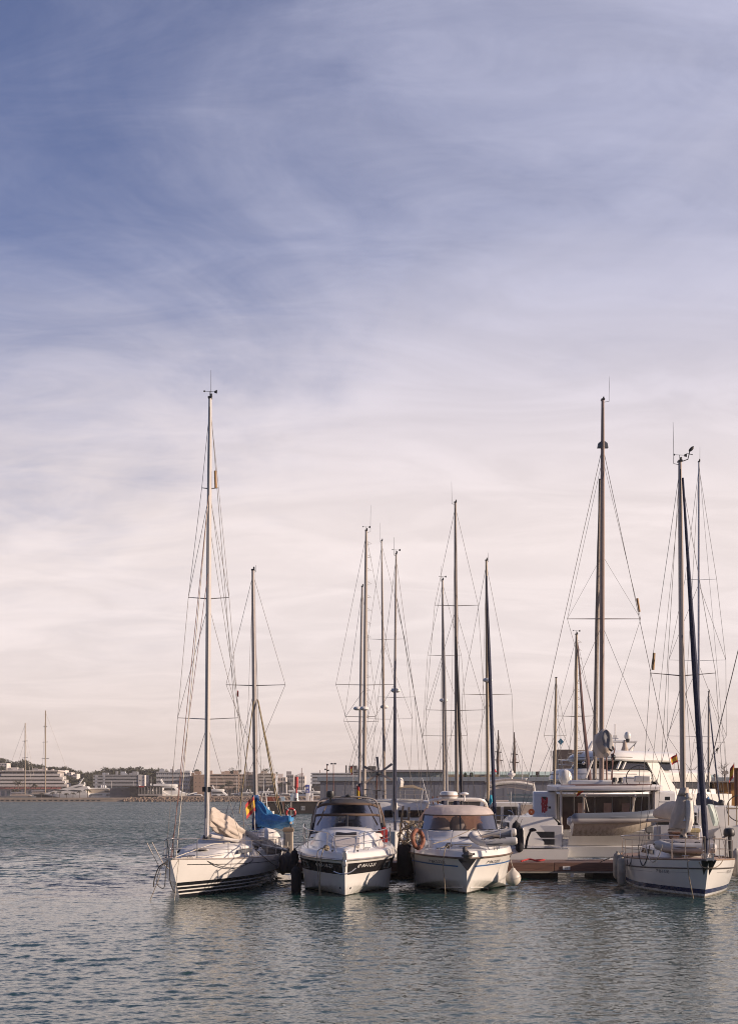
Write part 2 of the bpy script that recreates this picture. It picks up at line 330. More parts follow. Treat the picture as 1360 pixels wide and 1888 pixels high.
# ---------------------------------------------------------------- water: real ripples near, one sheet to the horizon
def water():
    x0, x1, y0, y1, st = -24.0, 27.0, 13.0, 78.0, 0.072
    nx, ny = int((x1 - x0) / st), int((y1 - y0) / st)
    X, Y = np.meshgrid(np.linspace(x0, x1, nx), np.linspace(y0, y1, ny))
    g = np.random.default_rng(5); Z = np.zeros_like(X)
    wx = X + 0.12 * np.sin(Y * 0.7 + 1.1) + 0.2 * np.sin(X * 0.31 + Y * 0.23); wy = Y + 0.15 * np.sin(X * 0.6) + 0.25 * np.sin(0.37 * X - 0.19 * Y)
    gust = 0.75 + 0.35 * np.sin(X * 0.11 + 0.6 * np.sin(Y * 0.13)) * np.sin(Y * 0.17 + 0.8)
    for k in range(90):
        lam = 0.20 * (0.95 / 0.20) ** (g.random() ** 1.3); th = R(98) + g.normal() * 0.62
        slope = 0.0185 * (0.7 + 0.6 * g.random()); kk = 2 * math.pi / lam
        if lam > 0.9: slope *= 0.6
        Z += slope / kk * np.sin(kk * (wx * math.cos(th) + wy * math.sin(th)) + g.random() * 6.283)
    Z = Z * gust
    e = np.minimum(np.minimum(X - x0, x1 - X), np.minimum(Y - y0, y1 - Y)); Z *= np.clip(e / 3.0, 0, 1)
    e2 = np.clip((78 - Y) / 25.0, 0.0, 1); Z *= 0.35 + 0.65 * e2; Z *= np.clip(e / 3.0, 0, 1)
    me = bpy.data.meshes.new('water'); n = nx * ny
    o4 = [(-4000, -300), (4000, -300), (4000, 8000), (-4000, 8000)]
    vs = np.zeros((n + 4, 3)); vs[:n, 0] = X.ravel(); vs[:n, 1] = Y.ravel(); vs[:n, 2] = Z.ravel()
    for i, (a, b) in enumerate(o4): vs[n + i] = (a, b, 0)
    idx = np.arange(n).reshape(ny, nx)
    q = np.stack([idx[:-1, :-1], idx[:-1, 1:], idx[1:, 1:], idx[1:, :-1]], -1).reshape(-1, 4)
    c = [int(idx[0, 0]), int(idx[0, -1]), int(idx[-1, -1]), int(idx[-1, 0])]
    fr = np.array([[n, n + 1, c[1], c[0]], [n + 1, n + 2, c[2], c[1]], [n + 2, n + 3, c[3], c[2]], [n + 3, n, c[0], c[3]]])
    q = np.concatenate([q, fr]); nf = len(q)
    me.vertices.add(n + 4); me.vertices.foreach_set('co', vs.ravel()); me.loops.add(nf * 4); me.polygons.add(nf)
    me.loops.foreach_set('vertex_index', q.ravel().astype(np.int32)); me.polygons.foreach_set('loop_start', np.arange(0, nf * 4, 4, dtype=np.int32))
    me.update(calc_edges=True); me.polygons.foreach_set('use_smooth', [True] * nf)
    m = bpy.data.materials.new('harbour water'); m.use_nodes = True; nt = m.node_tree; b = nt.nodes['Principled BSDF']
    b.inputs['Base Color'].default_value = (0.013, 0.048, 0.041, 1); b.inputs['Roughness'].default_value = 0.06; b.inputs['IOR'].default_value = 1.333
    tc = nd(nt, 'ShaderNodeTexCoord'); sp = nd(nt, 'ShaderNodeSeparateXYZ'); nt.links.new(tc.outputs['Object'], sp.inputs[0])
    def mt(op, x, y=None):
        n = nd(nt, 'ShaderNodeMath', operation=op)
        for i, q in enumerate((x, y)):
            if q is None: continue
            if isinstance(q, (int, float)): n.inputs[i].default_value = q
            else: nt.links.new(q, n.inputs[i])
        return n.outputs[0]
    def vm(op, x, y):
        n = nd(nt, 'ShaderNodeVectorMath', operation=op); nt.links.new(x, n.inputs[0])
        if isinstance(y, tuple): n.inputs[1].default_value = y
        else: nt.links.new(y, n.inputs[1])
        return n
    def ripple(scale, sy, det):
        mp = nd(nt, 'ShaderNodeMapping'); mp.inputs['Scale'].default_value = (1, sy, 1); mp.inputs['Rotation'].default_value = (0, 0, R(8)); nt.links.new(tc.outputs['Object'], mp.inputs[0])
        nz = nd(nt, 'ShaderNodeTexNoise', Scale=scale, Detail=det, Roughness=0.55, Distortion=0.3); nt.links.new(mp.outputs[0], nz.inputs['Vector'])
        return vm('SUBTRACT', nz.outputs['Color'], (0.5, 0.5, 0.5)).outputs[0]
    fine = ripple(8.0, 2.3, 4.0); broad = ripple(1.1, 2.0, 4.0)
    mp = nd(nt, 'ShaderNodeMapping'); mp.inputs['Scale'].default_value = (0.25, 1, 1); nt.links.new(tc.outputs['Object'], mp.inputs[0])
    gz = nd(nt, 'ShaderNodeTexNoise', Scale=0.05, Detail=3.0); nt.links.new(mp.outputs[0], gz.inputs['Vector'])      # cat's-paws: the breeze roughens the open harbour in patches
    far = nd(nt, 'ShaderNodeMapRange'); far.inputs[1].default_value = 38; far.inputs[2].default_value = 95; far.inputs[3].default_value = 0.0; far.inputs[4].default_value = 1.0; nt.links.new(sp.outputs[1], far.inputs[0])
    amp_f = mt('ADD', 0.66, mt('MULTIPLY', far.outputs[0], 0.5)); amp_b = mt('MULTIPLY', far.outputs[0], mt('ADD', 2.4, mt('MULTIPLY', gz.outputs['Fac'], 6.0)))
    def scl(v_, a_):
        n = nd(nt, 'ShaderNodeVectorMath', operation='SCALE'); nt.links.new(v_, n.inputs[0]); nt.links.new(a_, n.inputs['Scale']); return n.outputs[0]
    tot = vm('ADD', scl(fine, amp_f), scl(broad, amp_b)).outputs[0]
    sv = nd(nt, 'ShaderNodeSeparateXYZ'); nt.links.new(tot, sv.inputs[0])          # only the wave faces turned to the shore we stand on show at a grazing look; the others hide behind them
    yb = mt('SUBTRACT', mt('MULTIPLY', sv.outputs[1], mt('SUBTRACT', 1.0, far.outputs[0])), mt('MULTIPLY', mt('ABSOLUTE', sv.outputs[1]), far.outputs[0]))
    fl = nd(nt, 'ShaderNodeCombineXYZ'); nt.links.new(sv.outputs[0], fl.inputs[0]); nt.links.new(yb, fl.inputs[1]); flat = fl.outputs[0]
    ge = nd(nt, 'ShaderNodeNewGeometry'); nn = vm('ADD', ge.outputs['Normal'], flat).outputs[0]
    no = nd(nt, 'ShaderNodeVectorMath', operation='NORMALIZE'); nt.links.new(nn, no.inputs[0]); nt.links.new(no.outputs[0], b.inputs['Normal'])
    me.materials.append(m); o = link('water', me); tag(o, None, None, kind='structure')
water()
# ================================================================ hulls
class Hull:
    """local frame: bow at y=0 pointing to -Y, stern at y=L; x>0 is the photo's right side"""
    def __init__(s, L, sheer, plan, prof, rake, zk=-0.45, ns=30):
        s.L, s.sheer, s.plan, s.prof, s.rake, s.zk, s.ns = L, sheer, plan, prof, rake, zk, ns
    def zs(s, t): return pl(t, s.sheer)
    def bs(s, t): return s.plan(t)
    def sec(s, t):                                  # [(x, z)] keel -> sheer
        return s.prof(t, s.bs(t), s.zs(t), s.zk)
    def pt(s, t, v, side, off=0.0):
        q = s.sec(t); k = max(0, min(len(q) - 1.0001, v * (len(q) - 1))); i = int(k); f = k - i
        x = lerp(q[i][0], q[i + 1][0], f); z = lerp(q[i][1], q[i + 1][1], f)
        zz = (z - s.zk) / (s.zs(t) - s.zk)
        y = t * s.L + s.rake * (1 - zz) * max(0, 1 - t * 1.6) ** 2
        return Vector((side * (x + off), y, z))
    def ptz(s, t, z, side, off=0.0):                # the point of the side at height z
        q = s.sec(t); n = len(q)
        for i in range(n - 1):
            if q[i][1] <= z <= q[i + 1][1] + 1e-9 and q[i + 1][1] > q[i][1]:
                return s.pt(t, (i + (z - q[i][1]) / (q[i + 1][1] - q[i][1])) / (n - 1), side, off)
        return s.pt(t, 1, side, off)
    def mb(s):
        m = MB(); ts = [(i / s.ns) ** 1.35 for i in range(s.ns + 1)]; nv = len(s.sec(0.5))
        for side in (-1, 1): m.loft([[s.pt(t, j / (nv - 1), side) for j in range(nv)] for t in ts])
        q = [s.pt(1, j / (nv - 1), 1) for j in range(nv)]; m.poly(q + [Vector((-p.x, p.y, p.z)) for p in q[::-1]])
        return m
    def band(s, t0, t1, z0, z1, side, off=0.006, n=24, rel=False):     # a strip of the topsides, proud of the skin
        rows = []
        for i in range(n + 1):
            t = lerp(t0, t1, i / n); zs = s.zs(t)
            a, b = (zs + z0, zs + z1) if rel else (z0, z1)
            rows.append([s.ptz(t, lerp(a, b, k / 4), side, off) for k in range(5)])
        return MB().loft(rows)
    def edge(s, t, inset=0.0, dz=0.0, side=1):
        b = max(0.02, s.bs(t) - inset); return Vector((side * b, t * s.L + inset * (1.3 if t < 0.05 else 0.2), s.zs(t) + dz))
    def deck(s, camber=0.05, dz=0.0, inset=0.0, t0=0.0, t1=1.0):
        rows = []
        for i in range(s.ns + 1):
            t = lerp(t0, t1, (i / s.ns) ** 1.2); b = max(0.0, s.bs(t) - inset)
            rows.append([Vector((b * k / 5, t * s.L + inset, s.zs(t) + dz + camber * (1 - (k / 5) ** 2) * min(1, b))) for k in range(-5, 6)])
        return MB().loft(rows)
    def rail(s, inset, dz, r, t0=0.0, t1=1.0, n=26, both=True):
        L_ = [s.edge(lerp(t0, t1, (i / n) ** 1.3), inset, dz, -1) for i in range(n + 1)]
        R_ = [s.edge(lerp(t0, t1, (i / n) ** 1.3), inset, dz, 1) for i in range(n + 1)]
        return MB().tube(L_[::-1] + R_[1:], r, 8)
def plan(B, tm, p, stern, p2=2.0, q=1.0):
    def f(t):
        if t < tm: return B / 2 * (1 - (1 - t / tm) ** p) ** q
        return B / 2 * (1 - (1 - stern) * ((t - tm) / (1 - tm)) ** p2)
    return f
def round_prof(wl=0.86, flare=1.0, bowfine=0.55):
    def f(t, b, zs, zk):
        w = b * lerp(bowfine, wl, sm(t / 0.5)); out = [(0, zk)]
        for k in range(1, 4): a = k / 4 * math.pi / 2; out.append((w * math.sin(a) * 0.98, zk * (1 - math.sin(a) ** 3 * 0.0) * math.cos(a) + 0.0))
        out.append((w, 0.02))
        for k in range(1, 8): g = k / 7; out.append((w + (b - w) * (1 - (1 - g) ** 1.6), 0.02 + (zs - 0.02) * g))
        return out
    return f
def chine_prof(c_bow, c_aft, wbow=0.62, waft=0.90):
    def f(t, b, zs, zk):
        zc = lerp(c_bow, c_aft, sm(t / 0.55)); wc = b * lerp(wbow, waft, sm(t / 0.45)); ks = lerp(0.0, 0.25, sm(t)); k0 = zk
        out = [(0, k0)]
        for k in (1, 2, 3): out.append((wc * 0.97 * k / 3, lerp(k0, zc - 0.03, (k / 3) ** 0.8)))
        out.append((wc, zc))
        for k in range(1, 9): g = k / 8; out.append((wc + (b - wc) * (0.35 * g + 0.65 * g ** 1.9), zc + (zs - zc) * g))
        return out
    return f
def rnd_tube(pts, k=4):                             # smooth a polyline (Catmull-Rom)
    p = [Vector(a) for a in pts]; p = [p[0]] + p + [p[-1]]; o = []
    for i in range(1, len(p) - 2):
        for j in range(k):
            t = j / k; a, b, c, d = p[i - 1], p[i], p[i + 1], p[i + 2]
            o.append(0.5 * ((2 * b) + (c - a) * t + (2 * a - 5 * b + 4 * c - d) * t * t + (3 * b - a - 3 * c + d) * t ** 3))
    o.append(p[-2]); return o
def bundle(cs, ws, hs, seed=1, n=18, amp=0.16, sub=5, side=None):
    """cloth gathered along a line: centre points, half widths, half heights"""
    g = random.Random(seed); C = rnd_tube(cs, sub); m = len(C) - 1; ph = [g.random() * 6.28 for _ in range(8)]; rows = []
    for i, c in enumerate(C):
        t = i / m * (len(cs) - 1); a = int(min(t, len(cs) - 2)); f = t - a; w = lerp(ws[a], ws[a + 1], f); h = lerp(hs[a], hs[a + 1], f)
        d = (C[min(i + 1, m)] - C[max(i - 1, 0)]).normalized(); sd = side.copy() if side else Vector((d.y, -d.x, 0))
        if sd.length < 1e-3: sd = Vector((1, 0, 0))
        sd.normalize(); up = sd.cross(d); up = up if up.z >= 0 else -up; row = []
        for k in range(n):
            th = 6.28318 * k / n
            r = 1 + amp * (math.sin(4 * th + ph[0] + i * 0.22) * 0.5 + math.sin(9 * th + ph[1] - i * 0.15) * 0.45 + math.sin(6 * th + ph[2] + i * .5) * 0.4 + g.uniform(-.12, .12))
            row.append(c + sd * (math.cos(th) * w * r) + up * (math.sin(th) * h * r))
        rows.append(row)
    return MB().loft(rows, True, True, True)
def cloth(rows, amp=0.03, seed=0, sub=4, thick=0.0):
    g = random.Random(seed); rows = [rnd_tube(r, sub) for r in rows]; cols = list(zip(*rows)); cols = [rnd_tube(c, sub) for c in cols]; rows = list(zip(*cols))
    out = []; ph = [g.random() * 6.28 for _ in range(4)]
    for i, r in enumerate(rows):
        out.append([Vector(p) + Vector((0.6, 1, 0.25)) * amp * (math.sin(i * 0.9 + j * 0.5 + ph[0]) + 0.6 * math.sin(j * 1.3 - i * 0.4 + ph[1]) + g.uniform(-.3, .3)) for j, p in enumerate(r)])
    mb = MB().loft(out)
    if thick: mb.loft([[p + Vector((0, thick, 0)) for p in r] for r in out])
    return mb
def flag_part(t, name, mb_fn, world=True): pass
def spanish(t, parent, top, drop, out, emblem=True):
    """red-yellow-red cloth: hoist from top downwards by drop, flying along out"""
    top, drop, out = Vector(top), Vector(drop), Vector(out); q = out.cross(drop).normalized(); res = None
    for i, (a, b, m) in enumerate(((0, .25, REDF), (.25, .75, YEL), (.75, 1, REDF))):
        rows = []
        for k in range(9):
            f = k / 8; wob = q * 0.10 * out.length * math.sin(f * 7 + 0.5)
            rows.append([top + drop * lerp(a, b, j / 3) + out * f + wob + Vector((0, 0, -0.16)) * f * f * out.length for j in range(4)])
        o = t.part('flag' if i == 0 else 'stripe', MB().loft(rows), m, res if res else parent, world=True)
        if res is None: res = o
    if emblem:
        c = top + drop * 0.5 + out * 0.36 + q * (0.10 * out.length * math.sin(0.36 * 7 + 0.5)); s_ = drop.length * 0.11
        t.part('emblem', MB().blob(c + Vector((0, 0, -0.02)), (s_, s_, s_ * 1.2), 8, 6), M('flag emblem', (0.22, 0.09, 0.03), 0.8), res, world=True)
    return res
def fender(label, p, r, h, mat, rope_to, group='fenders hung from the moored boats', name='fender', round_=False):
    p = Vector(p); t = T(name, label, 'fender', p, 0, group)
    if round_: prof = [(0.0, 0)] + [(r * math.sin(a), r - r * math.cos(a) * 1.0) for a in [k * math.pi * 0.8 / 8 for k in range(1, 9)]] + [(r * 0.28, r * 2.12), (r * 0.2, r * 2.3), (0, r * 2.3)]
    else: prof = [(0, 0), (r * .35, .02), (r * .8, .08), (r, .18), (r, h - .18), (r * .8, h - .08), (r * .3, h - .01), (r * .22, h + .05), (0, h + .05)]
    t.part('body', MB().lathe(prof, n=14), mat)
    t.wire('lanyard', p + Vector((0, 0, (r * 2.25 if round_ else h))), rope_to, 0.011, ROPED if mat is FEND else ROPEW)
    return t
def lifebuoy(name, label, c, Rr, r, nrm, mat=None, bandmat=None, group=None):
    t = T(name, label, 'lifebuoy', Vector(c) - Vector((0, 0, Rr + r)), 0, group)
    t.part('ring', MB().torus(c, Rr, r, nrm, 32, 10), mat or ORANGE, world=True)
    for k in range(4): a = 0.785 + k * 1.5708; t.part('band', MB().torus(c, Rr, r * 1.05, nrm, 4, 10, a - 0.13, a + 0.13), bandmat or WHITEP, world=True)
    return t
# ================================================================ masts and rigging
def rig(t, foot, head, w, mat=None, spreaders=(), chain=None, stays=(), top='vane', wr=0.009, depth=1.5, ant=None, steps=False, swept=0.0):
    """mast with its spreaders, shrouds and stays; all points of the place
       spreaders: [(height fraction, left tip dx, right tip dx, tip rise)], chain: half beam at the chainplates (x), stays: [(point, height fraction, kind, material, radius)]"""
    foot, head = Vector(foot), Vector(head); mat = mat or ALU; at = lambda f: foot.lerp(head, f); Hh = (head - foot).length
    m = t.part('mast', MB().tube([at(0), at(.3), at(.62), at(.84), at(1)], [w / 2, w / 2, w / 2 * .97, w / 2 * .85, w / 2 * .62], 10, flat=depth), mat, world=True)
    t.part('groove', MB().tube([at(0.05) + Vector((0, -w * .5 * depth, 0)), at(.98) + Vector((0, -w * .35 * depth, 0))], w * .07, 4), ROPED, m, world=True)
    for f in (0.02,): t.part('collar', MB().lathe([(w * .75, -.06), (w * .8, 0), (w * .62, .12)], t.L(at(0)) + Vector((0, 0, .06)), 10), BLACK, m)
    tipsL, tipsR = [], []
    for f, a, b, rise in spreaders:
        p = at(f); la = p + Vector((-a, swept, rise)); rb = p + Vector((b, swept, rise)); tipsL.append(la); tipsR.append(rb)
        for q in (la, rb): t.part('spreader', MB().tube([p, q], [w * .22, w * .13], 6, flat=0.5), mat, m, world=True)
    for tips, sg in ((tipsL, -1), (tipsR, 1)):
        if chain is None: break
        base = t.W((sg * chain[0], chain[1], chain[2])) if len(chain) == 3 else None
        seq = [at(0.985 if len(chain) == 3 else .9)] + tips[::-1] + [base]
        for p, q in zip(seq, seq[1:]): t.wire('shroud', p, q, wr)
        for (f, *_), q in zip(spreaders, [base] + (tips[:-1] if len(tips) > 1 else [])): t.wire('lower_shroud', at(f - 0.012), q, wr)
    for p, f, kind, mm, r in stays: t.wire(kind, at(f), p, r or wr, mm)
    if steps:
        for k in range(14): f = .3 + k * .05; t.part('mast_step', MB().tube([at(f) + Vector((w * .4, 0, 0)), at(f) + Vector((w * 1.5, 0, .02)), at(f) + Vector((w * .45, 0, .16))], .012, 4), mat, m, world=True)
    cap = MB().box(head + Vector((0, 0, .03)), (w * .7, w * 1.2, .06)); t.part('masthead', cap, BLACK, m, world=True)
    if top == 'vane':
        k = MB().tube([head, head + Vector((-.02, 0, .26))], .009, 5).tube([head + Vector((-.18, 0, .26)), head + Vector((.18, 0, .24))], .008, 5)
        k.prism([head + Vector((.15, 0, .20)), head + Vector((.24, 0, .18)), head + Vector((.25, 0, .31)), head + Vector((.15, 0, .27))], (0, .01, 0))
        k.blob(head + Vector((-.2, 0, .26)), (.035, .035, .035), 6, 4); t.part('wind_vane', k, BLACK, m, world=True)
    if top in ('lamp', 'vane'):
        t.part('masthead_light', MB().lathe([(.035, 0), (.045, .02), (.035, .05), (.04, .10), (.02, .12), (0, .12)], t.L(head + Vector((.04, 0, .06))), 8), BLACK, m)
    if ant is not None:
        dx, h = ant; b = head + Vector((dx, 0, -.05))
        t.part('antenna', MB().tube([head + Vector((0, 0, -.1)), b, b + Vector((0, 0, h * .3)), b + Vector((dx * .1, 0, h))], [.014, .012, .009, .006], 5), BLACK, m, world=True)
    return m, at
def stanchion_rail(t, H_, t0, t1, side, inset, h, n, nm='stanchion', mat=None, lines=(0.55, 1.0), rw=0.009, bz=0.0):
    prev = None
    for i in range(n):
        p = H_.edge(lerp(t0, t1, i / max(1, n - 1)), inset, bz, side); t.part(nm, MB().tube([p, p + Vector((0, 0, h))], .013, 6), mat or STEEL)
        if prev is not None:
            for l in lines: t.part('lifeline', MB().tube([prev + Vector((0, 0, h * l)), p + Vector((0, 0, h * l))], rw, 5), WIRE)
        prev = p
def cleat(t, p, s=0.12):
    p = Vector(p); t.part('cleat', MB().tube([p + Vector((-s, 0, .06)), p + Vector((s, 0, .06))], .017, 6).tube([p + Vector((-s * .35, 0, -.01)), p + Vector((-s * .35, 0, .06))], .015, 5).tube([p + Vector((s * .35, 0, -.01)), p + Vector((s * .35, 0, .06))], .015, 5), STEEL)
def hatch(t, x, y, z, w, l, rx=0.0):
    f = t.part('hatch', MB().box((x, y, z), (w, l, .05), rx=rx), ALUW, bevel=.015); t.part('pane', MB().box((x, y, z + .028), (w * .82, l * .82, .012), rx=rx), DGLASS, f)
def mooring(label, pts, r=0.016, mat=None, n=5):
    return single('mooring_line', MB().tube(rnd_tube(pts, n), r, 6), mat or ROPE, label, 'rope', 'mooring lines of the front row of boats')
def dinghy(t, c, length, width, rtube, yaw, tilt=0.0, roll=0.0, tube_m=None, floor_m=None, hull_m=None, rigid=0.0, wear=None):
    """inflatable: one horseshoe tube, floor, transom, wear strip, grab handles. Built about c; the bow at +x of its own frame"""
    M3 = Matrix.Rotation(yaw, 3, 'Z') @ Matrix.Rotation(tilt, 3, 'Y') @ Matrix.Rotation(roll, 3, 'X'); c = Vector(c); A = lambda p: c + M3 @ Vector(p)
    b = width / 2 - rtube; Lh = length / 2; pts = [(-Lh, b, 0), (-Lh * .5, b, 0), (Lh * .25, b, .02), (Lh * .62, b * .82, .06), (Lh * .88, b * .42, .14), (Lh * .97, 0, .17), (Lh * .88, -b * .42, .14), (Lh * .62, -b * .82, .06), (Lh * .25, -b, .02), (-Lh * .5, -b, 0), (-Lh, -b, 0)]
    sp = rnd_tube([A(p) for p in pts], 5); rr = [rtube] * len(sp); rr[0] = rr[-1] = rtube * .55; rr[1] = rr[-2] = rtube * .95
    tb = t.part('tube', MB().tube(sp, rr, 14), tube_m or GREYC)
    t.part('wear_strip', MB().tube([p + (p - c).normalized() * rtube * .93 * 1.0 for p in sp[2:-2]], rtube * .20, 6), wear or GREYC, tb)
    fl = [A((x, y, -rtube * .45 + (.10 if x > Lh * .5 else 0))) for x, y in ((-Lh * .82, b), (Lh * .3, b), (Lh * .75, b * .45), (Lh * .85, 0), (Lh * .75, -b * .45), (Lh * .3, -b), (-Lh * .82, -b))]
    t.part('floor', MB().prism(fl, M3 @ Vector((0, 0, .04))), floor_m or BEIGEC)
    t.part('transom', MB().prism([A((-Lh * .80, b, -rtube * .6)), A((-Lh * .80, -b, -rtube * .6)), A((-Lh * .80, -b, rtube * .9)), A((-Lh * .80, b, rtube * .9))], M3 @ Vector((.04, 0, 0))), hull_m or GREYC)
    t.part('thwart', MB().box(A((-Lh * .1, 0, rtube * .55)), (.24, width * .74, .04), rz=yaw), floor_m or BEIGEC)
    if rigid:
        rows = []
        for k in range(9):
            f = k / 8; x = lerp(-Lh * .95, Lh * .9, f); w = b * (1 - max(0, (f - .5) * 2) ** 2 * .95); d = rigid * (1 - max(0, (f - .55) / .45) ** 2 * .7)
            rows.append([A((x, w * a, -rtube * .55 - d * (1 - abs(a)) ** .8 * (1 if abs(a) < 1 else 0) + (.1 * max(0, f - .6)))) for a in (-1, -.75, -.5, -.25, 0, .25, .5, .75, 1)])
        t.part('hull', MB().loft(rows, False, True, True), hull_m or GEL2)
    for sx in (-.35, .15, .5):
        for sg in (-1, 1): q = A((Lh * sx, sg * (b + .02), rtube)); t.part('grab_handle', MB().tube([q + M3 @ Vector((-.12, 0, -.01)), q + M3 @ Vector((-.05, 0, .035)), q + M3 @ Vector((.05, 0, .035)), q + M3 @ Vector((.12, 0, -.01))], .014, 5), RUB, tb)
    return tb
# ================================================================ 1. white sloop, front left
def sloop_left():
    bow = Vector((-6.23, 42.65, 0)); ster = Vector((-4.75, 54.3, 0)); rz = math.atan2(-(ster.x - bow.x), ster.y - bow.y)
    t = T('sailboat', 'white racing sloop, farthest left of the front row, three black stripes at its waterline', 'sailboat', bow, rz)
    Hu = Hull(11.75, [(0, 1.26), (.3, 1.12), (.7, 1.02), (1, 1.0)], plan(3.45, .62, 2.0, .74), round_prof(.86, 1, .62), 1.5, -.5)
    st = bands('striped hull paint', (0.66, 0.63, 0.60), [(-1, .10, (.012, .012, .015)), (.145, .225, (.012, .012, .015)), (.265, .345, (.012, .012, .015)), (.385, .50, (.012, .012, .015))], rough=.2)
    t.part('hull', Hu.mb(), st); t.part('deck', Hu.deck(.06, .0), DECK)
    for sd in (-1, 1): t.part('sheer_stripe', Hu.band(.06, .98, -.17, -.145, sd, .005, 24, True), BLACK)
    t.part('toe_rail', Hu.rail(.02, .03, .022), ALU)
    rows = []                                                     # low cabin trunk
    for y, w, h in ((2.9, .25, .03), (3.4, .55, .14), (4.1, .80, .30), (5.0, .98, .42), (6.2, 1.08, .46), (7.3, 1.08, .44), (7.45, 1.08, .02)):
        z = Hu.zs(y / 11.75) + .04; rows.append([(-w - .12, y, z), (-w, y, z + h * .8), (-w * .75, y, z + h), (0, y, z + h * 1.06), (w * .75, y, z + h), (w, y, z + h * .8), (w + .12, y, z)])
    cb = t.part('cabin', MB().loft(rows, False, True, True), DECK, ang=50)
    for sd in (-1, 1): t.part('cabin_window', MB().prism([(sd * 1.10, 4.6, 1.27), (sd * 1.16, 6.6, 1.26), (sd * 1.125, 6.5, 1.40), (sd * 1.045, 4.9, 1.39)], (sd * .02, 0, 0)), DGLASS, cb)
    hatch(t, 0, 3.9, 1.43, .5, .5, -.14); hatch(t, 0, 2.2, 1.25, .42, .42)
    [t.part('cockpit_coaming', MB().b2(sd * 1.2, sd * 1.05, 7.5, 10.4, 1.0, 1.28), GEL, bevel=.03) for sd in (-1, 1)]
    t.part('steering_wheel', MB().torus((0, 9.4, 1.75), .55, .018, (0, 1, 0), 24, 6).tube([(-.54, 9.4, 1.75), (.54, 9.4, 1.75)], .012, 5).tube([(0, 9.4, 1.2), (0, 9.4, 2.29)], .012, 5), STEEL)
    # pulpit and lifelines
    pu = MB(); e = lambda tt, dz, sd, ins=.08: Hu.edge(tt, ins, dz, sd)
    bl, br = e(.115, 0, -1), e(.115, 0, 1); hz = .68
    top = rnd_tube([bl + Vector((0, 0, hz)), e(.05, hz, -1), Vector((-.12, -.10, 1.26 + hz)), Vector((.12, -.10, 1.26 + hz)), e(.05, hz, 1), br + Vector((0, 0, hz))], 4)
    mid = rnd_tube([bl + Vector((0, 0, .34)), e(.05, .36, -1), Vector((0, -.02, 1.26 + .36)), e(.05, .36, 1), br + Vector((0, 0, .34))], 4)
    pu.tube(top, .017, 7).tube(mid, .014, 7)
    for q in (bl, br): pu.tube([q, q + Vector((0, 0, hz))], .017, 7)
    for sd in (-1, 1): pu.tube([Vector((sd * .10, -.08, 1.26 + hz)), Vector((sd * .07, .12, 1.26))], .017, 7)
    t.part('pulpit', pu, STEEL)
    for sd in (-1, 1): stanchion_rail(t, Hu, .27, .93, sd, .07, .62, 5)
    for sd in (-1, 1):
        for l in (.55, 1): t.part('lifeline', MB().tube([e(.115, hz * l, sd), Hu.edge(.27, .07, .62 * l, sd)], .012 if sd > 0 else .028, 6), WIRE if sd > 0 else WHITEP)
    t.part('pushpit', MB().tube(rnd_tube([Hu.edge(.93, .07, .62, -1), Hu.edge(.995, .12, .62, -1), Vector((0, 11.0, 1.66)), Hu.edge(.995, .12, .62, 1), Hu.edge(.93, .07, .62, 1)], 5), .017, 7).tube([Hu.edge(.99, .12, 0, -1), Hu.edge(.99, .12, .62, -1)], .015, 6).tube([Hu.edge(.99, .12, 0, 1), Hu.edge(.99, .12, .62, 1)], .015, 6), STEEL)
    # rig
    foot = P(381, 1549, 47.4); head = P(387.5, 735, 47.4); foot.y += .0
    S = lambda py, l, r, rise=.05: ((1549 - py) / 814.0, l, r, rise)
    ch = t.L(P(404, 1565, 47.9)); k = 47.4 / F
    bowtop = Vector(t.W((0, .12, 1.3)))
    m, at = rig(t, foot, head, .19, ALUW, [S(1326, 55 * k, 57 * k), S(1104, 37 * k, 38 * k), S(901, 14 * k, 17 * k, .03)], (1.42, 4.5, 1.1),
        [(bowtop, .80, 'forestay', ROPER, .012), (bowtop + Vector((.10, .25, 0)), .80, 'forestay', ROPEW, .014), (bowtop + Vector((-.05, .1, 0)), .62, 'halyard', ROPER, .010), (t.W((0, 10.9, 1.1)), 1, 'backstay', WIRE, .010), (t.W((.5, 10.8, 1.1)), .80, 'runner', WIRE, .008), (t.W((.9, 9.4, 1.1)), .72, 'runner', WIRE, .008)], 'vane', .0085, ant=(.03, 1.05))
    t.part('spinnaker_pole', MB().tube([P(398, 900, 47.4), P(397, 868, 47.4)], .045, 8), M('ochre reflector', (.35, .2, .08), .6), m, world=True)
    t.part('deck_light', MB().box(at(.115) + Vector((0, -.05, 0)), (.30, .16, .17)), BLACK, m, world=True)
    bA = P(388, 1541, 47.6); bB = P(527, 1567, 52.6)
    t.part('boom', MB().tube([bA, bB], .065, 8), ALUW, world=True)
    cs = [P(388, 1506, 47.55), P(402, 1514, 48.1), P(425, 1529, 49.0), P(450, 1544, 50.0), P(476, 1557, 51.0), P(498, 1564, 51.9), P(516, 1567, 52.5)]
    t.part('mainsail', bundle(cs, [.07, .16, .20, .20, .19, .17, .10], [.27, .31, .30, .28, .27, .22, .12], 4, 40, .30, 7), SAIL, world=True, ang=120)
    t.part('sail_tie', MB().torus(P(448, 1546, 50), .29, .014, (.75, .6, -.25), 16, 5).torus(P(474, 1557, 51), .27, .014, (.75, .6, -.25), 16, 5), ROPED, world=True)
    # sprayhood over the companionway
    c0 = Vector((0, 7.0, 1.5)); rows = []
    for y, hh, w in ((6.7, .10, .98), (6.95, .42, .98), (7.3, .58, .96), (7.7, .60, .96), (8.0, .52, 1.0)):
        rows.append([(w * math.cos(a), y, 1.42 + hh * (max(0, math.sin(a)) ** .6)) for a in [math.pi * q / 12 for q in range(13)]])
    t.part('sprayhood', MB().loft(rows), SAILW, ang=120)
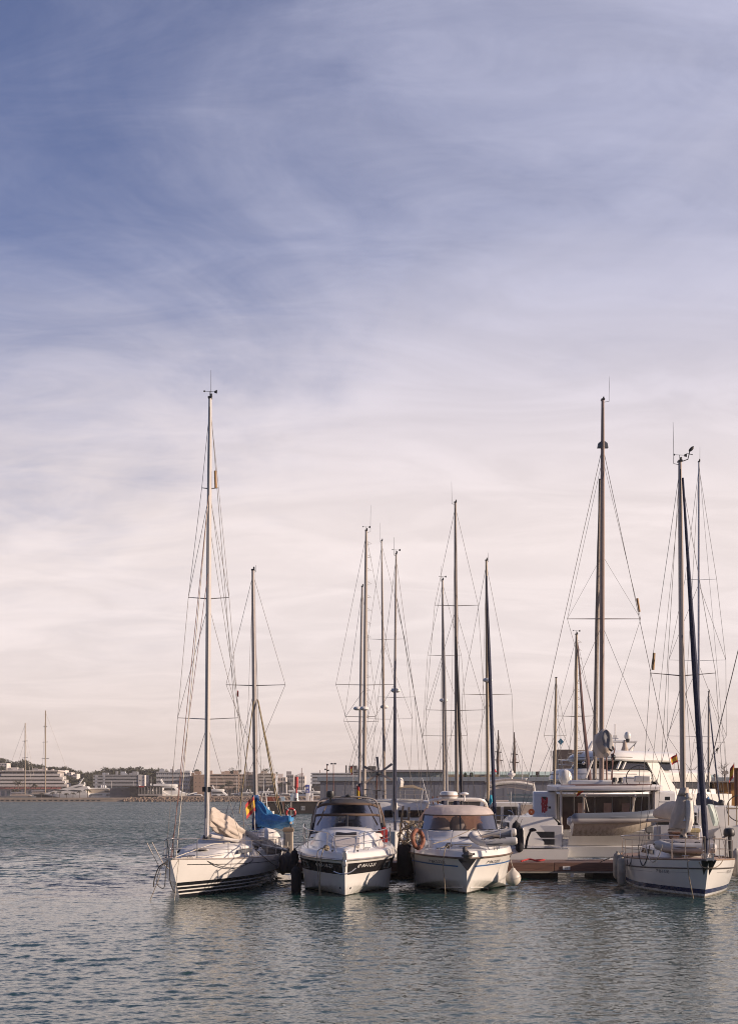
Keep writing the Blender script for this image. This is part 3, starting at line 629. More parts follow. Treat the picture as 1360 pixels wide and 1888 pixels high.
    # anchor rope, loops on the bow, deck gear
    t.part('genoa_sheet', MB().tube(rnd_tube([e(.13, .05, 1, .05), e(.2, -.20, 1, -.04), e(.30, -.28, 1, -.05), e(.41, -.10, 1, -.02), e(.44, .05, 1, .05)], 5), .014, 6), ROPED)
    t.part('genoa_sheet', MB().tube(rnd_tube([e(.46, .3, 1, .05), e(.55, -.06, 1, -.04), e(.68, -.32, 1, -.05), e(.80, -.16, 1, -.03), e(.87, .2, 1, 0), e(.9, .45, 1, 0)], 5), .015, 6), ROPED)
    t.part('jib_halyard', MB().tube([Vector((.05, .3, 1.33)), Vector((.35, 4.0, 1.62)), Vector((.4, 6.5, 1.58))], .013, 5).tube([Vector((.2, .5, 1.30)), Vector((.9, 4.6, 1.25))], .012, 5), ROPEW)
    t.part('horseshoe_lifebuoy', MB().torus((.95, 10.3, 1.72), .24, .06, (1, .3, 0), 14, 8, .6, 5.7), WHITEP)
    for sd in (-1, 1): cleat(t, (sd * .42, .95, 1.30)); t.part('winch', MB().lathe([(.09, 0), (.08, .05), (.06, .08), (.07, .15), (0, .16)], (sd * 1.12, 8.2, 1.28), 10), STEEL)
    t.part('cockpit_cushion', MB().box((-.7, 9, 1.2), (.5, 2, .1)), M('dark cushion', (.05, .05, .06), .8), bevel=.03)
    # the anchor rope curling over the stem
    bt = Vector(t.W((0, -.12, 1.3)))
    t.part('anchor_roller', MB().b2(-.09, .09, -.16, .3, 1.27, 1.33), STEEL)
    t.part('passerelle', MB().tube([(-.45, -.55, 1.85), (-.18, -.2, 1.15), (-.05, .0, .98)], .013, 6).tube([(-.62, -.5, 1.82), (-.3, -.15, 1.0)], .011, 6), ALU)
    t.part('bow_rope', MB().tube(rnd_tube([(-.02, -.12, 1.3), (-.25, -.3, 1.0), (-.32, -.42, .55), (-.15, -.22, .40), (-.10, -.2, .9), (-.05, -.15, 1.25)], 5), .014, 6).tube(rnd_tube([(0, -.1, 1.22), (.0, -.05, .6), (.08, .22, .22), (.16, .40, .25)], 5), .014, 6).tube(rnd_tube([(-.1, -.1, 1.18), (-.3, -.25, 1.05), (-.44, -.3, .65), (-.46, -.3, .42)], 5), .018, 6), ROPED)
    return t, Hu, e
t1, H1, e1 = sloop_left()
mooring('thin frayed line from the leftmost sloop bow slanting left into the water', [P(297, 1610, 42.7), P(290, 1628, 42.6), P(279, 1655, 42.6), P(274, 1664, 42.5)], .012, ROPE)
mooring('pale line hanging straight down from the leftmost sloop bow into the water', [t1.W((.18, .35, 1.28)), t1.W((.16, .2, .8)), t1.W((.10, .05, -.1))], .012, ROPEW)
q = t1.W(e1(.80, 0, 1, -.16)); fender('slim grey-brown fender alone amidships on the leftmost sloop', (q.x, q.y, .25), .13, .78, M('grey brown fender', (.09, .07, .07), .7), q + Vector((0, 0, .55)))
for i, (tt, lb) in enumerate(((.935, 'fat dark grey fender hung at the quarter of the leftmost sloop, nearer the bow'), (.995, 'fat dark grey fender at the sternmost corner of the leftmost sloop'))):
    q = t1.W(e1(tt, 0, 1, -.26)); fender(lb, (q.x, q.y, .24), .18, .80, M('dark grey fender', (.075, .07, .072), .7), q + Vector((0, 0, .45)))
# ================================================================ 2. white and black motor cruiser
def cruiser(bx, by, L, B, kind):
    pass
def motor_a():
    bow = Vector((-.78, 43.75, 0)); t = T('motorboat', 'white motor cruiser with black side band and dark canopy, second from left', 'motorboat', bow, 0)
    Hu = Hull(9.9, [(0, 1.22), (.25, 1.26), (.6, 1.30), (1, 1.30)], plan(3.42, .50, 2.5, .94), chine_prof(.34, -.02, .60, .88), .95, -.5)
    hm = bands('cruiser hull', (.71, .685, .655), [(-1, .03, (.03, .03, .035))], rough=.22, dirt=.45)
    t.part('hull', Hu.mb(), hm)
    for sd in (-1, 1):
        b = t.part('hull_band', Hu.band(.012, .99, -.52, -.14, sd, .006, 40, True), M('black hull band', (.022, .02, .022), .18, var=.15))
        pw = Hu.band(.26, .32, -.43, -.27, sd, .012, 6, True); t.part('porthole', pw, DGLASS, b)
        f0 = Hu.ptz(.26, Hu.zs(.29) - .46, sd, .016); f1 = Hu.ptz(.32, Hu.zs(.29) - .46, sd, .016); f2 = Hu.ptz(.32, Hu.zs(.29) - .24, sd, .016); f3 = Hu.ptz(.26, Hu.zs(.29) - .24, sd, .016)
        t.part('porthole_frame', MB().tube([f0, f1, f2, f3, f0], .012, 5), STEEL, b)
        fn = lambda u, w, sd=sd: Hu.ptz(.110 - sd * u * -.118 * 1.0 if False else .118 + sd * u * .135, Hu.zs(.118) - .27 + w, sd, .013)
        t.part('registration', text_on('6ª AV-1-2-21', .16, fn, .15), INKW, b)
    t.part('rubrail', Hu.rail(-.02, -.02, .035), M('grey rubbing strake', (.33, .31, .30), .5))
    t.part('rubrail_insert', Hu.rail(-.045, -.02, .014), STEEL)
    rows = []                                                     # moulded gunwale, then the side decks and the raised foredeck
    for i in range(31):
        u = (i / 30) ** 1.25; b = Hu.bs(u); y = u * 9.9; z = Hu.zs(u); cr = .62 * sm((u - .05) / .32)
        wc = max(.0, b - .36) * .93; g = max(0, b - .12)
        half = [(b, y, z), (max(0, b - .03), y + .03, z + .15), (g, y + .10, z + .22), (max(0, b - .30), y + .2, z + .23), (wc, y + .2, z + .25 + .02), (wc * .90, y + .2, z + .25 + cr * .62), (wc * .70, y + .2, z + .27 + cr * .94), (wc * .35, y + .2, z + .28 + cr * 1.0), (0, y + .2, z + .29 + cr * 1.02)]
        if u > .42: half = [(b, y, z), (b - .03, y + .03, z + .15), (b - .12, y + .1, z + .22), (b - .30, y + .2, z + .24), (b - .34, y + .2, z + .24), (b - .40, y + .2, z + .30), (b - .44, y + .2, z + .02), (b * .3, y + .2, z - .15), (0, y + .2, z - .15)]
        half = [(max(0, p[0]), p[1], p[2]) for p in half]
        rows.append([(-x, y_, z_) for x, y_, z_ in half] + [h for h in half[::-1][1:]])
    t.part('deck', MB().loft(rows), GEL, ang=50)
    # sun pad and hatch on the foredeck
    t.part('sunpad', MB().box((0, 1.75, 1.70), (.95, .85, .08), rx=.30), M('pale cushion', (.50, .45, .42), .8, bump=.2), bevel=.03)
    hatch(t, 0, 2.65, 1.955, .85, .62, .16)
    for sd in (-1, 1): t.part('grab_rail', MB().tube(rnd_tube([(sd * .62, 2.0, 1.83), (sd * .62, 2.1, 1.93), (sd * .64, 2.9, 2.06), (sd * .64, 3.0, 2.0)], 3), .014, 6), STEEL)
    # windscreen, visor, roof
    def arc(hw, y, bow_, z, n=24, e=1.0): return [Vector((hw * k / (n / 2), y + bow_ * abs(k / (n / 2)) ** 2.2, z - e * abs(k / (n / 2)) ** 6)) for k in range(-n // 2, n // 2 + 1)]
    A0 = arc(1.30, 4.0, 1.25, 1.98, e=.06); A1 = arc(1.20, 4.75, 1.05, 2.60, e=.05); A2 = arc(1.10, 5.15, .8, 2.98, e=.12); A3 = arc(.90, 5.55, .5, 3.17, e=.14); A4 = arc(.90, 8.2, .1, 3.16, e=.2)
    CB = arc(1.36, 3.75, 1.35, 1.86, e=.10)
    t.part('windscreen_base', MB().loft([CB, A0]), GEL, ang=120)
    ws = t.part('windscreen', MB().loft([A0, A1]), glass('windscreen glass', (.50, .47, .45), .5), ang=120)
    fr = MB().tube(A0, .035, 6).tube(A1, .035, 6)
    for k in (0, 12, 24): fr.tube([A0[k], A1[k]], .045 if k == 12 else .06, 6)
    t.part('frame', fr, BLACK, ws)
    t.part('visor', MB().loft([A1, A2]), glass('clear vinyl', (.58, .55, .54), .42, .10), ang=120)
    t.part('visor_trim', MB().tube([p + Vector((0, -.02, .0)) for p in A1], .045, 6).tube(A2, .05, 6), M('brown canvas trim', (.11, .07, .05), .8))
    t.part('roof', MB().loft([A2, A3, A4]), M('dark grey canvas', (.07, .065, .065), .55, var=.25, bump=.4, bscale=5), ang=120)
    t.part('roof_bow', MB().tube(rnd_tube([(1.22, 5.3, 2.3), (1.15, 5.5, 2.75), (.98, 5.6, 3.12), (.5, 5.55, 3.22), (0, 5.55, 3.24), (-.5, 5.55, 3.22), (-.98, 5.6, 3.12), (-1.15, 5.5, 2.75), (-1.22, 5.3, 2.3)], 4), .03, 6), ALU)
    for sd in (-1, 1):
        c = 24 if sd > 0 else 0
        t.part('side_screen', MB().loft([[A0[c], A1[c], A2[c], A3[c]], [Vector((sd * 1.38, 6.4, 1.72)), Vector((sd * 1.26, 6.5, 2.5)), Vector((sd * 1.12, 6.5, 2.9)), Vector((sd * .92, 6.6, 3.04))], [Vector((sd * 1.36, 8.2, 1.66)), Vector((sd * 1.26, 8.2, 2.5)), Vector((sd * 1.14, 8.2, 2.85)), Vector((sd * .9, 8.3, 2.96))]]), M('side canvas', (.085, .07, .06), .7, var=.3, bump=.3), ang=120)
        t.part('screen_frame', MB().tube([Vector((sd * 1.38, 6.4, 1.72)), Vector((sd * 1.27, 6.5, 2.5)), Vector((sd * 1.12, 6.5, 2.92))], .07, 6).tube([Vector((sd * 1.38, 8.1, 1.72)), Vector((sd * 1.27, 8.1, 2.5)), Vector((sd * 1.12, 8.2, 2.9))], .09, 6), M('brown canvas trim', (.11, .07, .05), .8))
        t.part('wiper', MB().tube([(sd * .15 + .1, 4.0, 2.0), (sd * .15 + .55, 4.35, 2.18)], .013, 5), BLACK)
    bc = M('dark shade backing', (.05, .045, .042), .8, var=.2)  # dark panels added aft so the cockpit behind the screens looks shaded
    for x0, x1 in ((-1.2, -.72), (.25, 1.2)): t.part('shade_backing', MB().b2(x0, x1, 8.15, 8.19, 1.5, 3.0), bc)
    t.part('shade_backing', MB().b2(-.72, .25, 8.15, 8.19, 2.62, 3.08), bc)
    # cockpit seen through the screens
    t.part('helm_console', MB().box((.55, 5.1, 1.75), (.95, .5, .55)), M('dark dash', (.05, .045, .045), .7), bevel=.06)
    t.part('steering_wheel', MB().torus((.55, 5.3, 2.08), .19, .018, (0, .8, .5), 18, 6), BLACK)
    for x in (-.75, .1, .75): s_ = t.part('seat', MB().box((x, 6.2, 1.65), (.5, .5, .35)).box((x, 6.45, 2.05), (.5, .14, .7)), M('white upholstery', (.5, .48, .46), .7), bevel=.06)
    t.part('cabin_door', MB().b2(-.42, .18, 4.95, 4.98, 1.5, 2.3), M('brown smoked door', (.10, .065, .05), .3))
    t.part('spotlight', MB().lathe([(0, 0), (.13, .02), (.16, .12), (.14, .24), (0, .28)], (-.62, 5.6, 3.2), 12).tube([(-.62, 5.6, 3.05), (-.62, 5.6, 3.25)], .04, 6), BLACK)
    t.part('roof_horn', MB().blob((.02, 5.5, 3.27), (.09, .06, .06), 8, 6), BLACK)
    # rails
    def E(u, h, sd, ins=.16): b = Hu.edge(u, ins, .23 + h, sd); return b
    for sd in (-1, 1):
        top = rnd_tube([Vector((sd * .34, .42, 1.88)), E(.13, .58, sd, .3), E(.24, .62, sd), E(.34, .66, sd), E(.45, .70, sd), E(.55, .72, sd), E(.58, .5, sd), E(.585, .0, sd)], 5)
        mid = rnd_tube([Vector((sd * .34, .42, 1.64)), E(.13, .28, sd, .3), E(.24, .30, sd), E(.36, .33, sd), E(.57, .36, sd)], 5)
        t.part('bow_rail', MB().tube(top, .019, 7).tube(mid, .013, 6), STEEL)
        for u, ins in ((.13, .3), (.27, .16), (.42, .16)): t.part('stanchion', MB().tube([E(u, 0, sd, ins), E(u, .6 if u < .2 else .64, sd, ins)], .015, 6), STEEL)
        t.part('pulpit_post', MB().tube(rnd_tube([Vector((sd * .30, .12, 1.46)), Vector((sd * .36, .30, 1.80)), Vector((sd * .37, .40, 1.93)), Vector((sd * .36, .52, 1.90)), Vector((sd * .30, .8, 1.56))], 4), .021, 7), STEEL)
        cleat(t, E(.14, 0.01, sd, .25))
        t.part('navigation_light', MB().blob(E(.055, .02, sd, .02), (.04, .05, .03), 8, 6), BLACK)
    t.part('bow_roller', MB().b2(-.07, .07, -.13, .35, 1.20, 1.50).b2(-.05, .05, -.2, .0, 1.0, 1.22), STEEL, bevel=.02)
    t.part('anchor', MB().tube([(0, -.16, 1.25), (0, -.10, .82)], .022, 6).tube(rnd_tube([(-.36, .16, .83), (-.2, -.02, .78), (0, -.12, .76), (.2, -.02, .82), (.36, .16, .93)], 4), .02, 6), STEEL)
    for sd in (-1, 1): t.part('thruster_port', MB().lathe([(0, -.01), (.045, 0), (.045, .02), (0, .02)], Hu.ptz(.035, .25, sd, .0), 10, 'y'), BLACK)
    t.part('swim_platform', MB().b2(-1.5, 1.5, 9.85, 10.6, .3, .42), GEL)
    return t, Hu
t2, H2 = motor_a()
mooring('doubled brown rope hanging from the bow cleat of the black-banded cruiser into the water', [t2.W((-.62, .9, 1.55)), t2.W((-.72, .72, 1.5)), t2.W((-.80, .6, 1.1)), t2.W((-.82, .7, .3)), t2.W((-.80, .8, -.15))], .018, ROPE)
mooring('second strand of brown rope below the knot on the black-banded cruiser', [t2.W((-.66, .8, 1.57)), t2.W((-.90, .8, 1.45)), t2.W((-.90, .75, .9)), t2.W((-.86, .75, .3)), t2.W((-.83, .8, -.1))], .016, ROPE)
single('rope_coil', MB().torus(t2.W((-.62, .92, 1.56)), .085, .03, (.3, -.8, .5), 16, 6).torus(t2.W((-.60, .94, 1.60)), .06, .028, (.6, -.3, .8), 16, 6).blob(t2.W((-.64, .9, 1.57)), (.07, .06, .05), 8, 5, None, .4), ROPE, 'knotted coil of brown rope on the foredeck edge of the black-banded cruiser', 'rope')
fender('long black fender standing in the water left of the black-banded cruiser', (-2.47, 46.1, -.12), .17, 1.0, FEND, (-2.30, 46.5, 1.35))
fender('black fender behind another at the left side of the black-banded cruiser', (-2.66, 48.6, .30), .15, 1.05, FEND, (-2.5, 48.7, 1.5))
fender('large black round-shouldered fender right of the black-banded cruiser', (1.31, 49.2, .30), .30, 1.25, FEND, (1.05, 49.2, 1.6))
fender('black fender in the gap, against the left flank of the cream-canopy cruiser', (1.78, 49.6, .42), .27, 1.05, FEND, (1.75, 49.7, 1.55))
single('rope_coil', MB().tube(rnd_tube([(1.30 + .30 * math.sin(k * 1.7) + .03 * k % .4, 49.0 + .2 * math.cos(k * 2.3), 1.95 + .42 * math.sin(k * 1.1 + .5)) for k in range(40)], 4), .022, 5), ROPE, 'tangle of hanging tan ropes in the gap between the two motor cruisers', 'rope')
single('gangway', MB().tube([(1.1, 51.0, 1.3), (1.28, 50.8, 2.9)], .04, 6).tube([(1.42, 51.0, 1.3), (1.5, 50.8, 2.85)], .04, 6).tube([(1.13, 51, 1.6), (1.43, 51, 1.6)], .03, 5).tube([(1.2, 51, 2.0), (1.45, 51, 2.0)], .03, 5).tube([(1.23, 51, 2.4), (1.47, 51, 2.4)], .03, 5), ALUG, 'folded gangway ladder standing upright between the two motor cruisers', 'gangway')
single('fuel_can', MB().box((.52, 48.9, 1.83), (.30, .25, .46)).box((.52, 48.9, 2.10), (.12, .18, .10)).tube([(.60, 48.9, 2.05), (.60, 48.9, 2.13)], .03, 6), REDF, 'red canister on the right side deck of the black-banded cruiser', 'canister', bevel=.03)
# ================================================================ 3. cream-canopy cruiser
def motor_b():
    bow = Vector((3.25, 44.9, 0)); t = T('motorboat', 'white motor cruiser with cream canopy and blue side stripe, third from left', 'motorboat', bow, -.012)
    Hu = Hull(9.7, [(0, 1.22), (.3, 1.28), (.6, 1.25), (1, 1.2)], plan(3.66, .46, 2.6, .93), chine_prof(.46, -.02, .66, .90), .55, -.45)
    hm = bands('old cruiser hull', (.70, .67, .63), [(-1, .05, (.05, .045, .04))], rough=.25, dirt=.5)
    t.part('hull', Hu.mb(), hm)
    for sd in (-1, 1):
        t.part('hull_stripe', Hu.band(.035, .99, -.335, -.285, sd, .006, 40, True), M('blue stripe', (.05, .13, .30), .35))
        fn = lambda u, w, sd=sd: Hu.ptz(.135 + sd * u * .125, Hu.zs(.12) - .215 + w, sd, .009)
        t.part('registration', text_on('7ª BA-2-2272', .135, fn, .2), INK)
        w0 = [Hu.ptz(u, Hu.zs(.32) + dz, sd, .012) for u, dz in ((.31, -.07), (.35, -.07), (.345, -.2), (.325, -.22))]
        t.part('hawse_port', MB().poly(w0), BLACK)
        t.part('strake', MB().tube([Hu.pt(.03 + .25 * k / 8, .17 , sd, .01) for k in range(9)], .018, 5), GEL2)
    t.part('rubrail', Hu.rail(-.02, -.02, .032), M('brown rubbing strake', (.10, .065, .045), .6))
    rows = []
    for i in range(31):
        u = (i / 30) ** 1.25; b = Hu.bs(u); y = u * 9.7; z = Hu.zs(u); cr = .36 * sm((u - .20) / .16); wc = max(0, b - .55)
        half = [(b, y, z), (b - .02, y + .02, z + .10), (b - .05, y + .06, z + .20), (b - .14, y + .15, z + .21), (b - .17, y + .17, z + .12), (wc, y + .2, z + .14), (wc * .95, y + .2, z + .15 + cr * .85), (wc * .85, y + .2, z + .17 + cr), (0, y + .2, z + .20 + cr)]
        if u > .44: half = half[:5] + [(b - .5, y + .2, z + .12), (b - .52, y + .2, z + .34), (b - .6, y + .2, z - .1), (0, y + .2, z - .15)]
        half = [(max(0, p[0]), p[1], p[2]) for p in half]; rows.append([(-p[0], p[1], p[2]) for p in half] + half[::-1][1:])
    t.part('deck', MB().loft(rows), GEL, ang=50)
    hatch(t, .15, 2.5, 1.80, .6, .6, .06)
    def arc(hw, y, bow_, z, n=24, e=0.0, p=2.4): return [Vector((hw * k / (n / 2), y + bow_ * abs(k / (n / 2)) ** p, z - e * abs(k / (n / 2)) ** 5)) for k in range(-n // 2, n // 2 + 1)]
    A0 = arc(1.38, 3.9, .9, 2.04); A1 = arc(1.29, 4.45, .75, 2.56, e=-.02); A2 = arc(1.27, 4.60, .7, 2.70, e=.03); A3 = arc(1.20, 4.80, .58, 2.84, e=.07); A4 = arc(1.05, 5.2, .4, 2.91, e=.06); A5 = arc(1.05, 7.6, .1, 2.92, e=.1)
    t.part('windscreen_base', MB().loft([arc(1.44, 3.6, .9, 1.66), A0]), GEL, ang=120)
    ws = t.part('windscreen', MB().loft([A0, A1]), glass('clear windscreen', (.95, .88, .82), .95), ang=120)
    fr = MB().tube(A0, .024, 6)
    for k in (0, 12, 24): fr.tube([A0[k], A1[k]], .03, 6)
    t.part('frame', fr, BLACK, ws); t.part('dark_trim', MB().tube(A1, .022, 5), M('brown canvas trim', (.11, .07, .05), .8), ws)
    t.part('canopy', MB().loft([A1, A2, A3, A4, A5]), translucent('grey cream canopy', (.78, .69, .64), .40, var=.12, bump=.6, bscale=4), ang=120)
    for sd in (-1, 1):
        c = 24 if sd > 0 else 0
        t.part('canopy_side', MB().loft([[A0[c], A1[c], A3[c]], [Vector((sd * 1.5, 5.6, 1.8)), Vector((sd * 1.4, 5.8, 2.45)), Vector((sd * 1.12, 5.9, 2.86))], [Vector((sd * 1.5, 7.8, 1.75)), Vector((sd * 1.4, 7.8, 2.4)), Vector((sd * 1.1, 7.8, 2.84))]]), translucent('tan canvas', (.72, .54, .42), .65, var=.12), ang=120)
    zz_ = [(-1.25 + 2.5 * k / 16, 6.7 + (.10 if k % 2 else -.10)) for k in range(17)]  # zigzag folds angled so half the curtain catches the sun and looks brighter
    t.part('interior_curtain', MB().loft([[Vector((x, y, 1.7)) for x, y in zz_], [Vector((x, y, 2.76)) for x, y in zz_]]), translucent('tan curtain', (.80, .56, .42), .5, var=.1, bump=.4), ang=120)
    t.part('covered_seat', MB().blob((-.75, 5.4, 2.05), (.5, .35, .42), 10, 7, None, .2, 3).blob((-.05, 5.5, 2.05), (.35, .3, .45), 10, 7, None, .2, 4), M('grey seat cover', (.16, .16, .18), .85), ang=70)
    t.part('helm_seat', MB().box((.95, 5.6, 2.0), (.5, .3, .5)), M('grey seat cover', (.16, .16, .18), .85), bevel=.06)
    rd = t.part('radar_dome', MB().lathe([(0, 0), (.2, 0), (.30, .05), (.33, .12), (.34, .22), (.30, .30), (.24, .32), (0, .33)], (-.36, 5.4, 3.12), 18), GEL)
    t.part('trim_ring', MB().lathe([(.335, .13), (.347, .15), (.345, .17)], (-.36, 5.4, 3.12), 18), M('brown ring', (.25, .12, .07), .6), rd)
    t.part('radar_arch', MB().tube(rnd_tube([(-1.15, 6.9, 2.5), (-1.0, 6.4, 3.08), (0, 6.2, 3.14), (1.0, 6.4, 3.08), (1.15, 6.9, 2.5)], 5), .06, 8), GEL)
    t.part('satellite_antenna', MB().lathe([(.03, 0), (.03, .2), (.10, .23), (.17, .25), (.16, .29), (.08, .33), (0, .34)], (.24, 5.8, 3.08), 14), WHITEP)
    t.part('whip_antenna', MB().tube([(-1.05, 6.2, 2.9), (-1.32, 6.4, 3.95)], [.016, .009], 5), WHITEP)
    for x in (-.9, -.72): t.part('rod_holder', MB().tube([(x, 6.5, 2.95), (x - .02, 6.5, 3.25)], .03, 7), RUST)
    # pulpit
    def E(u, h, sd, ins=.14): return Hu.edge(u, ins, .20 + h, sd)
    for sd in (-1, 1):
        top = rnd_tube([Vector((sd * .42, 1.05, 2.12)), E(.14, .62, sd, .28), E(.22, .64, sd), E(.34, .66, sd), E(.47, .66, sd), E(.50, .4, sd), E(.505, .0, sd)], 5)
        if sd < 0: top = rnd_tube([Vector((-.45, 1.0, 2.10)), E(.14, .60, sd, .3), E(.22, .64, sd), E(.34, .66, sd), E(.47, .66, sd), E(.5, .3, sd), E(.505, 0, sd)], 5)
        mid = rnd_tube([E(.14, .28, sd, .3), E(.24, .3, sd), E(.36, .32, sd), E(.48, .32, sd)], 5)
        t.part('bow_rail', MB().tube(top, .018, 7).tube(mid, .012, 6), STEEL)
        for u in (.2, .32, .45): t.part('stanchion', MB().tube([E(u - .02, 0, sd), E(u, .63, sd)], .014, 6), STEEL)
        t.part('pulpit_leg', MB().tube([Vector((sd * .66 + .1, .55, 1.48)), Vector((sd * .42, 1.0, 2.08))], .016, 6), STEEL)
        cleat(t, (sd * .95 + .05, .75, 1.46))
    t.part('anchor_plate', MB().prism([(-.30, .06, 1.17), (.30, .06, 1.17), (.02, -.03, .80), (-.02, -.03, .80)], (0, .25, .0)).prism([(-.34, -.06, 1.2), (.34, -.06, 1.2), (0, -.08, 1.1)], (0, .1, 0)), BLACK)
    t.part('anchor', MB().tube([(-.06, -.12, 1.56), (.0, -.2, 1.22)], .035, 6).blob((.02, -.18, 1.32), (.16, .10, .12), 8, 6, None, .6, 3).blob((-.08, -.1, 1.48), (.10, .08, .12), 8, 6, None, .6, 5).tube([(-.2, -.15, 1.3), (.24, -.15, 1.36)], .04, 6), M('galvanised anchor', (.14, .12, .11), .8, var=.35, scale=9))
    t.part('bow_eye', MB().torus((0, .34, .62), .04, .012, (1, 0, 0), 12, 5), STEEL)
    # jackline rope over the foredeck and rope coils
    t.part('deck_rope', MB().tube(rnd_tube([(-1.1, 1.5, 1.62), (-.3, 2.2, 1.85), (.45, 2.8, 2.15)], 4), .014, 5).tube(rnd_tube([(-.95, 1.1, 1.48), (-.6, 1.6, 1.55), (-.2, 1.5, 1.62), (.2, 1.35, 1.6), (.1, 1.2, 1.55), (-.2, 1.25, 1.56)], 5), .015, 5), ROPE)
    t.part('swim_platform', MB().b2(-1.5, 1.5, 9.65, 10.3, .3, .42), GEL)
    return t, Hu
t3, H3 = motor_b()
lifebuoy('lifebuoy', 'worn orange ring lashed to the left bow rail of the cream-canopy cruiser', P(770, 1547, 46.2), .30, .075, (.80, -.62, .12), M('worn orange ring', (.23, .075, .04), .7, var=.3, scale=7), M('worn ring band', (.28, .12, .07), .7))
mooring('brown rope from the foredeck cleat of the cream-canopy cruiser straight into the water', [t3.W((-.62, .8, 1.58)), t3.W((-.72, .5, 1.45)), t3.W((-.78, .35, 1.0)), t3.W((-.74, .3, .4)), t3.W((-.70, .3, -.15))], .016, ROPE)
mooring('thin dark line down the left shoulder of the cream-canopy cruiser', [t3.W((-1.72, 2.4, 1.75)), t3.W((-1.72, 2.15, 1.3)), t3.W((-1.69, 2.2, .6)), t3.W((-1.66, 2.3, -.1))], .013, ROPED)
single('rope_coil', MB().blob(t3.W((-.6, .85, 1.58)), (.09, .08, .07), 8, 6, None, .6, 3).torus(t3.W((-.55, .87, 1.62)), .08, .025, (.2, -.6, .7), 14, 6), ROPE, 'small knot of rope on the foredeck of the cream-canopy cruiser', 'rope')
td = T('dinghy', 'small grey inflatable with open cockpit leaning on the right bow rail of the cream-canopy cruiser', 'dinghy', t3.W((1.28, 2.1, 1.5)))
dinghy(td, (-.20, .1, .30), 1.55, .95, .145, math.pi - .10, .10, -.44, M('pale grey hypalon', (.50, .48, .46), .6, var=.12, scale=4), M('tan dinghy floor', (.30, .24, .19), .8), GREYC, wear=M('charcoal rub strip', (.09, .09, .10), .7))
fender('round white ball fender hanging at the right flank of the cream-canopy cruiser', (4.98, 46.9, .16), .27, 0, FENDW, (4.86, 46.9, 1.15), round_=True)
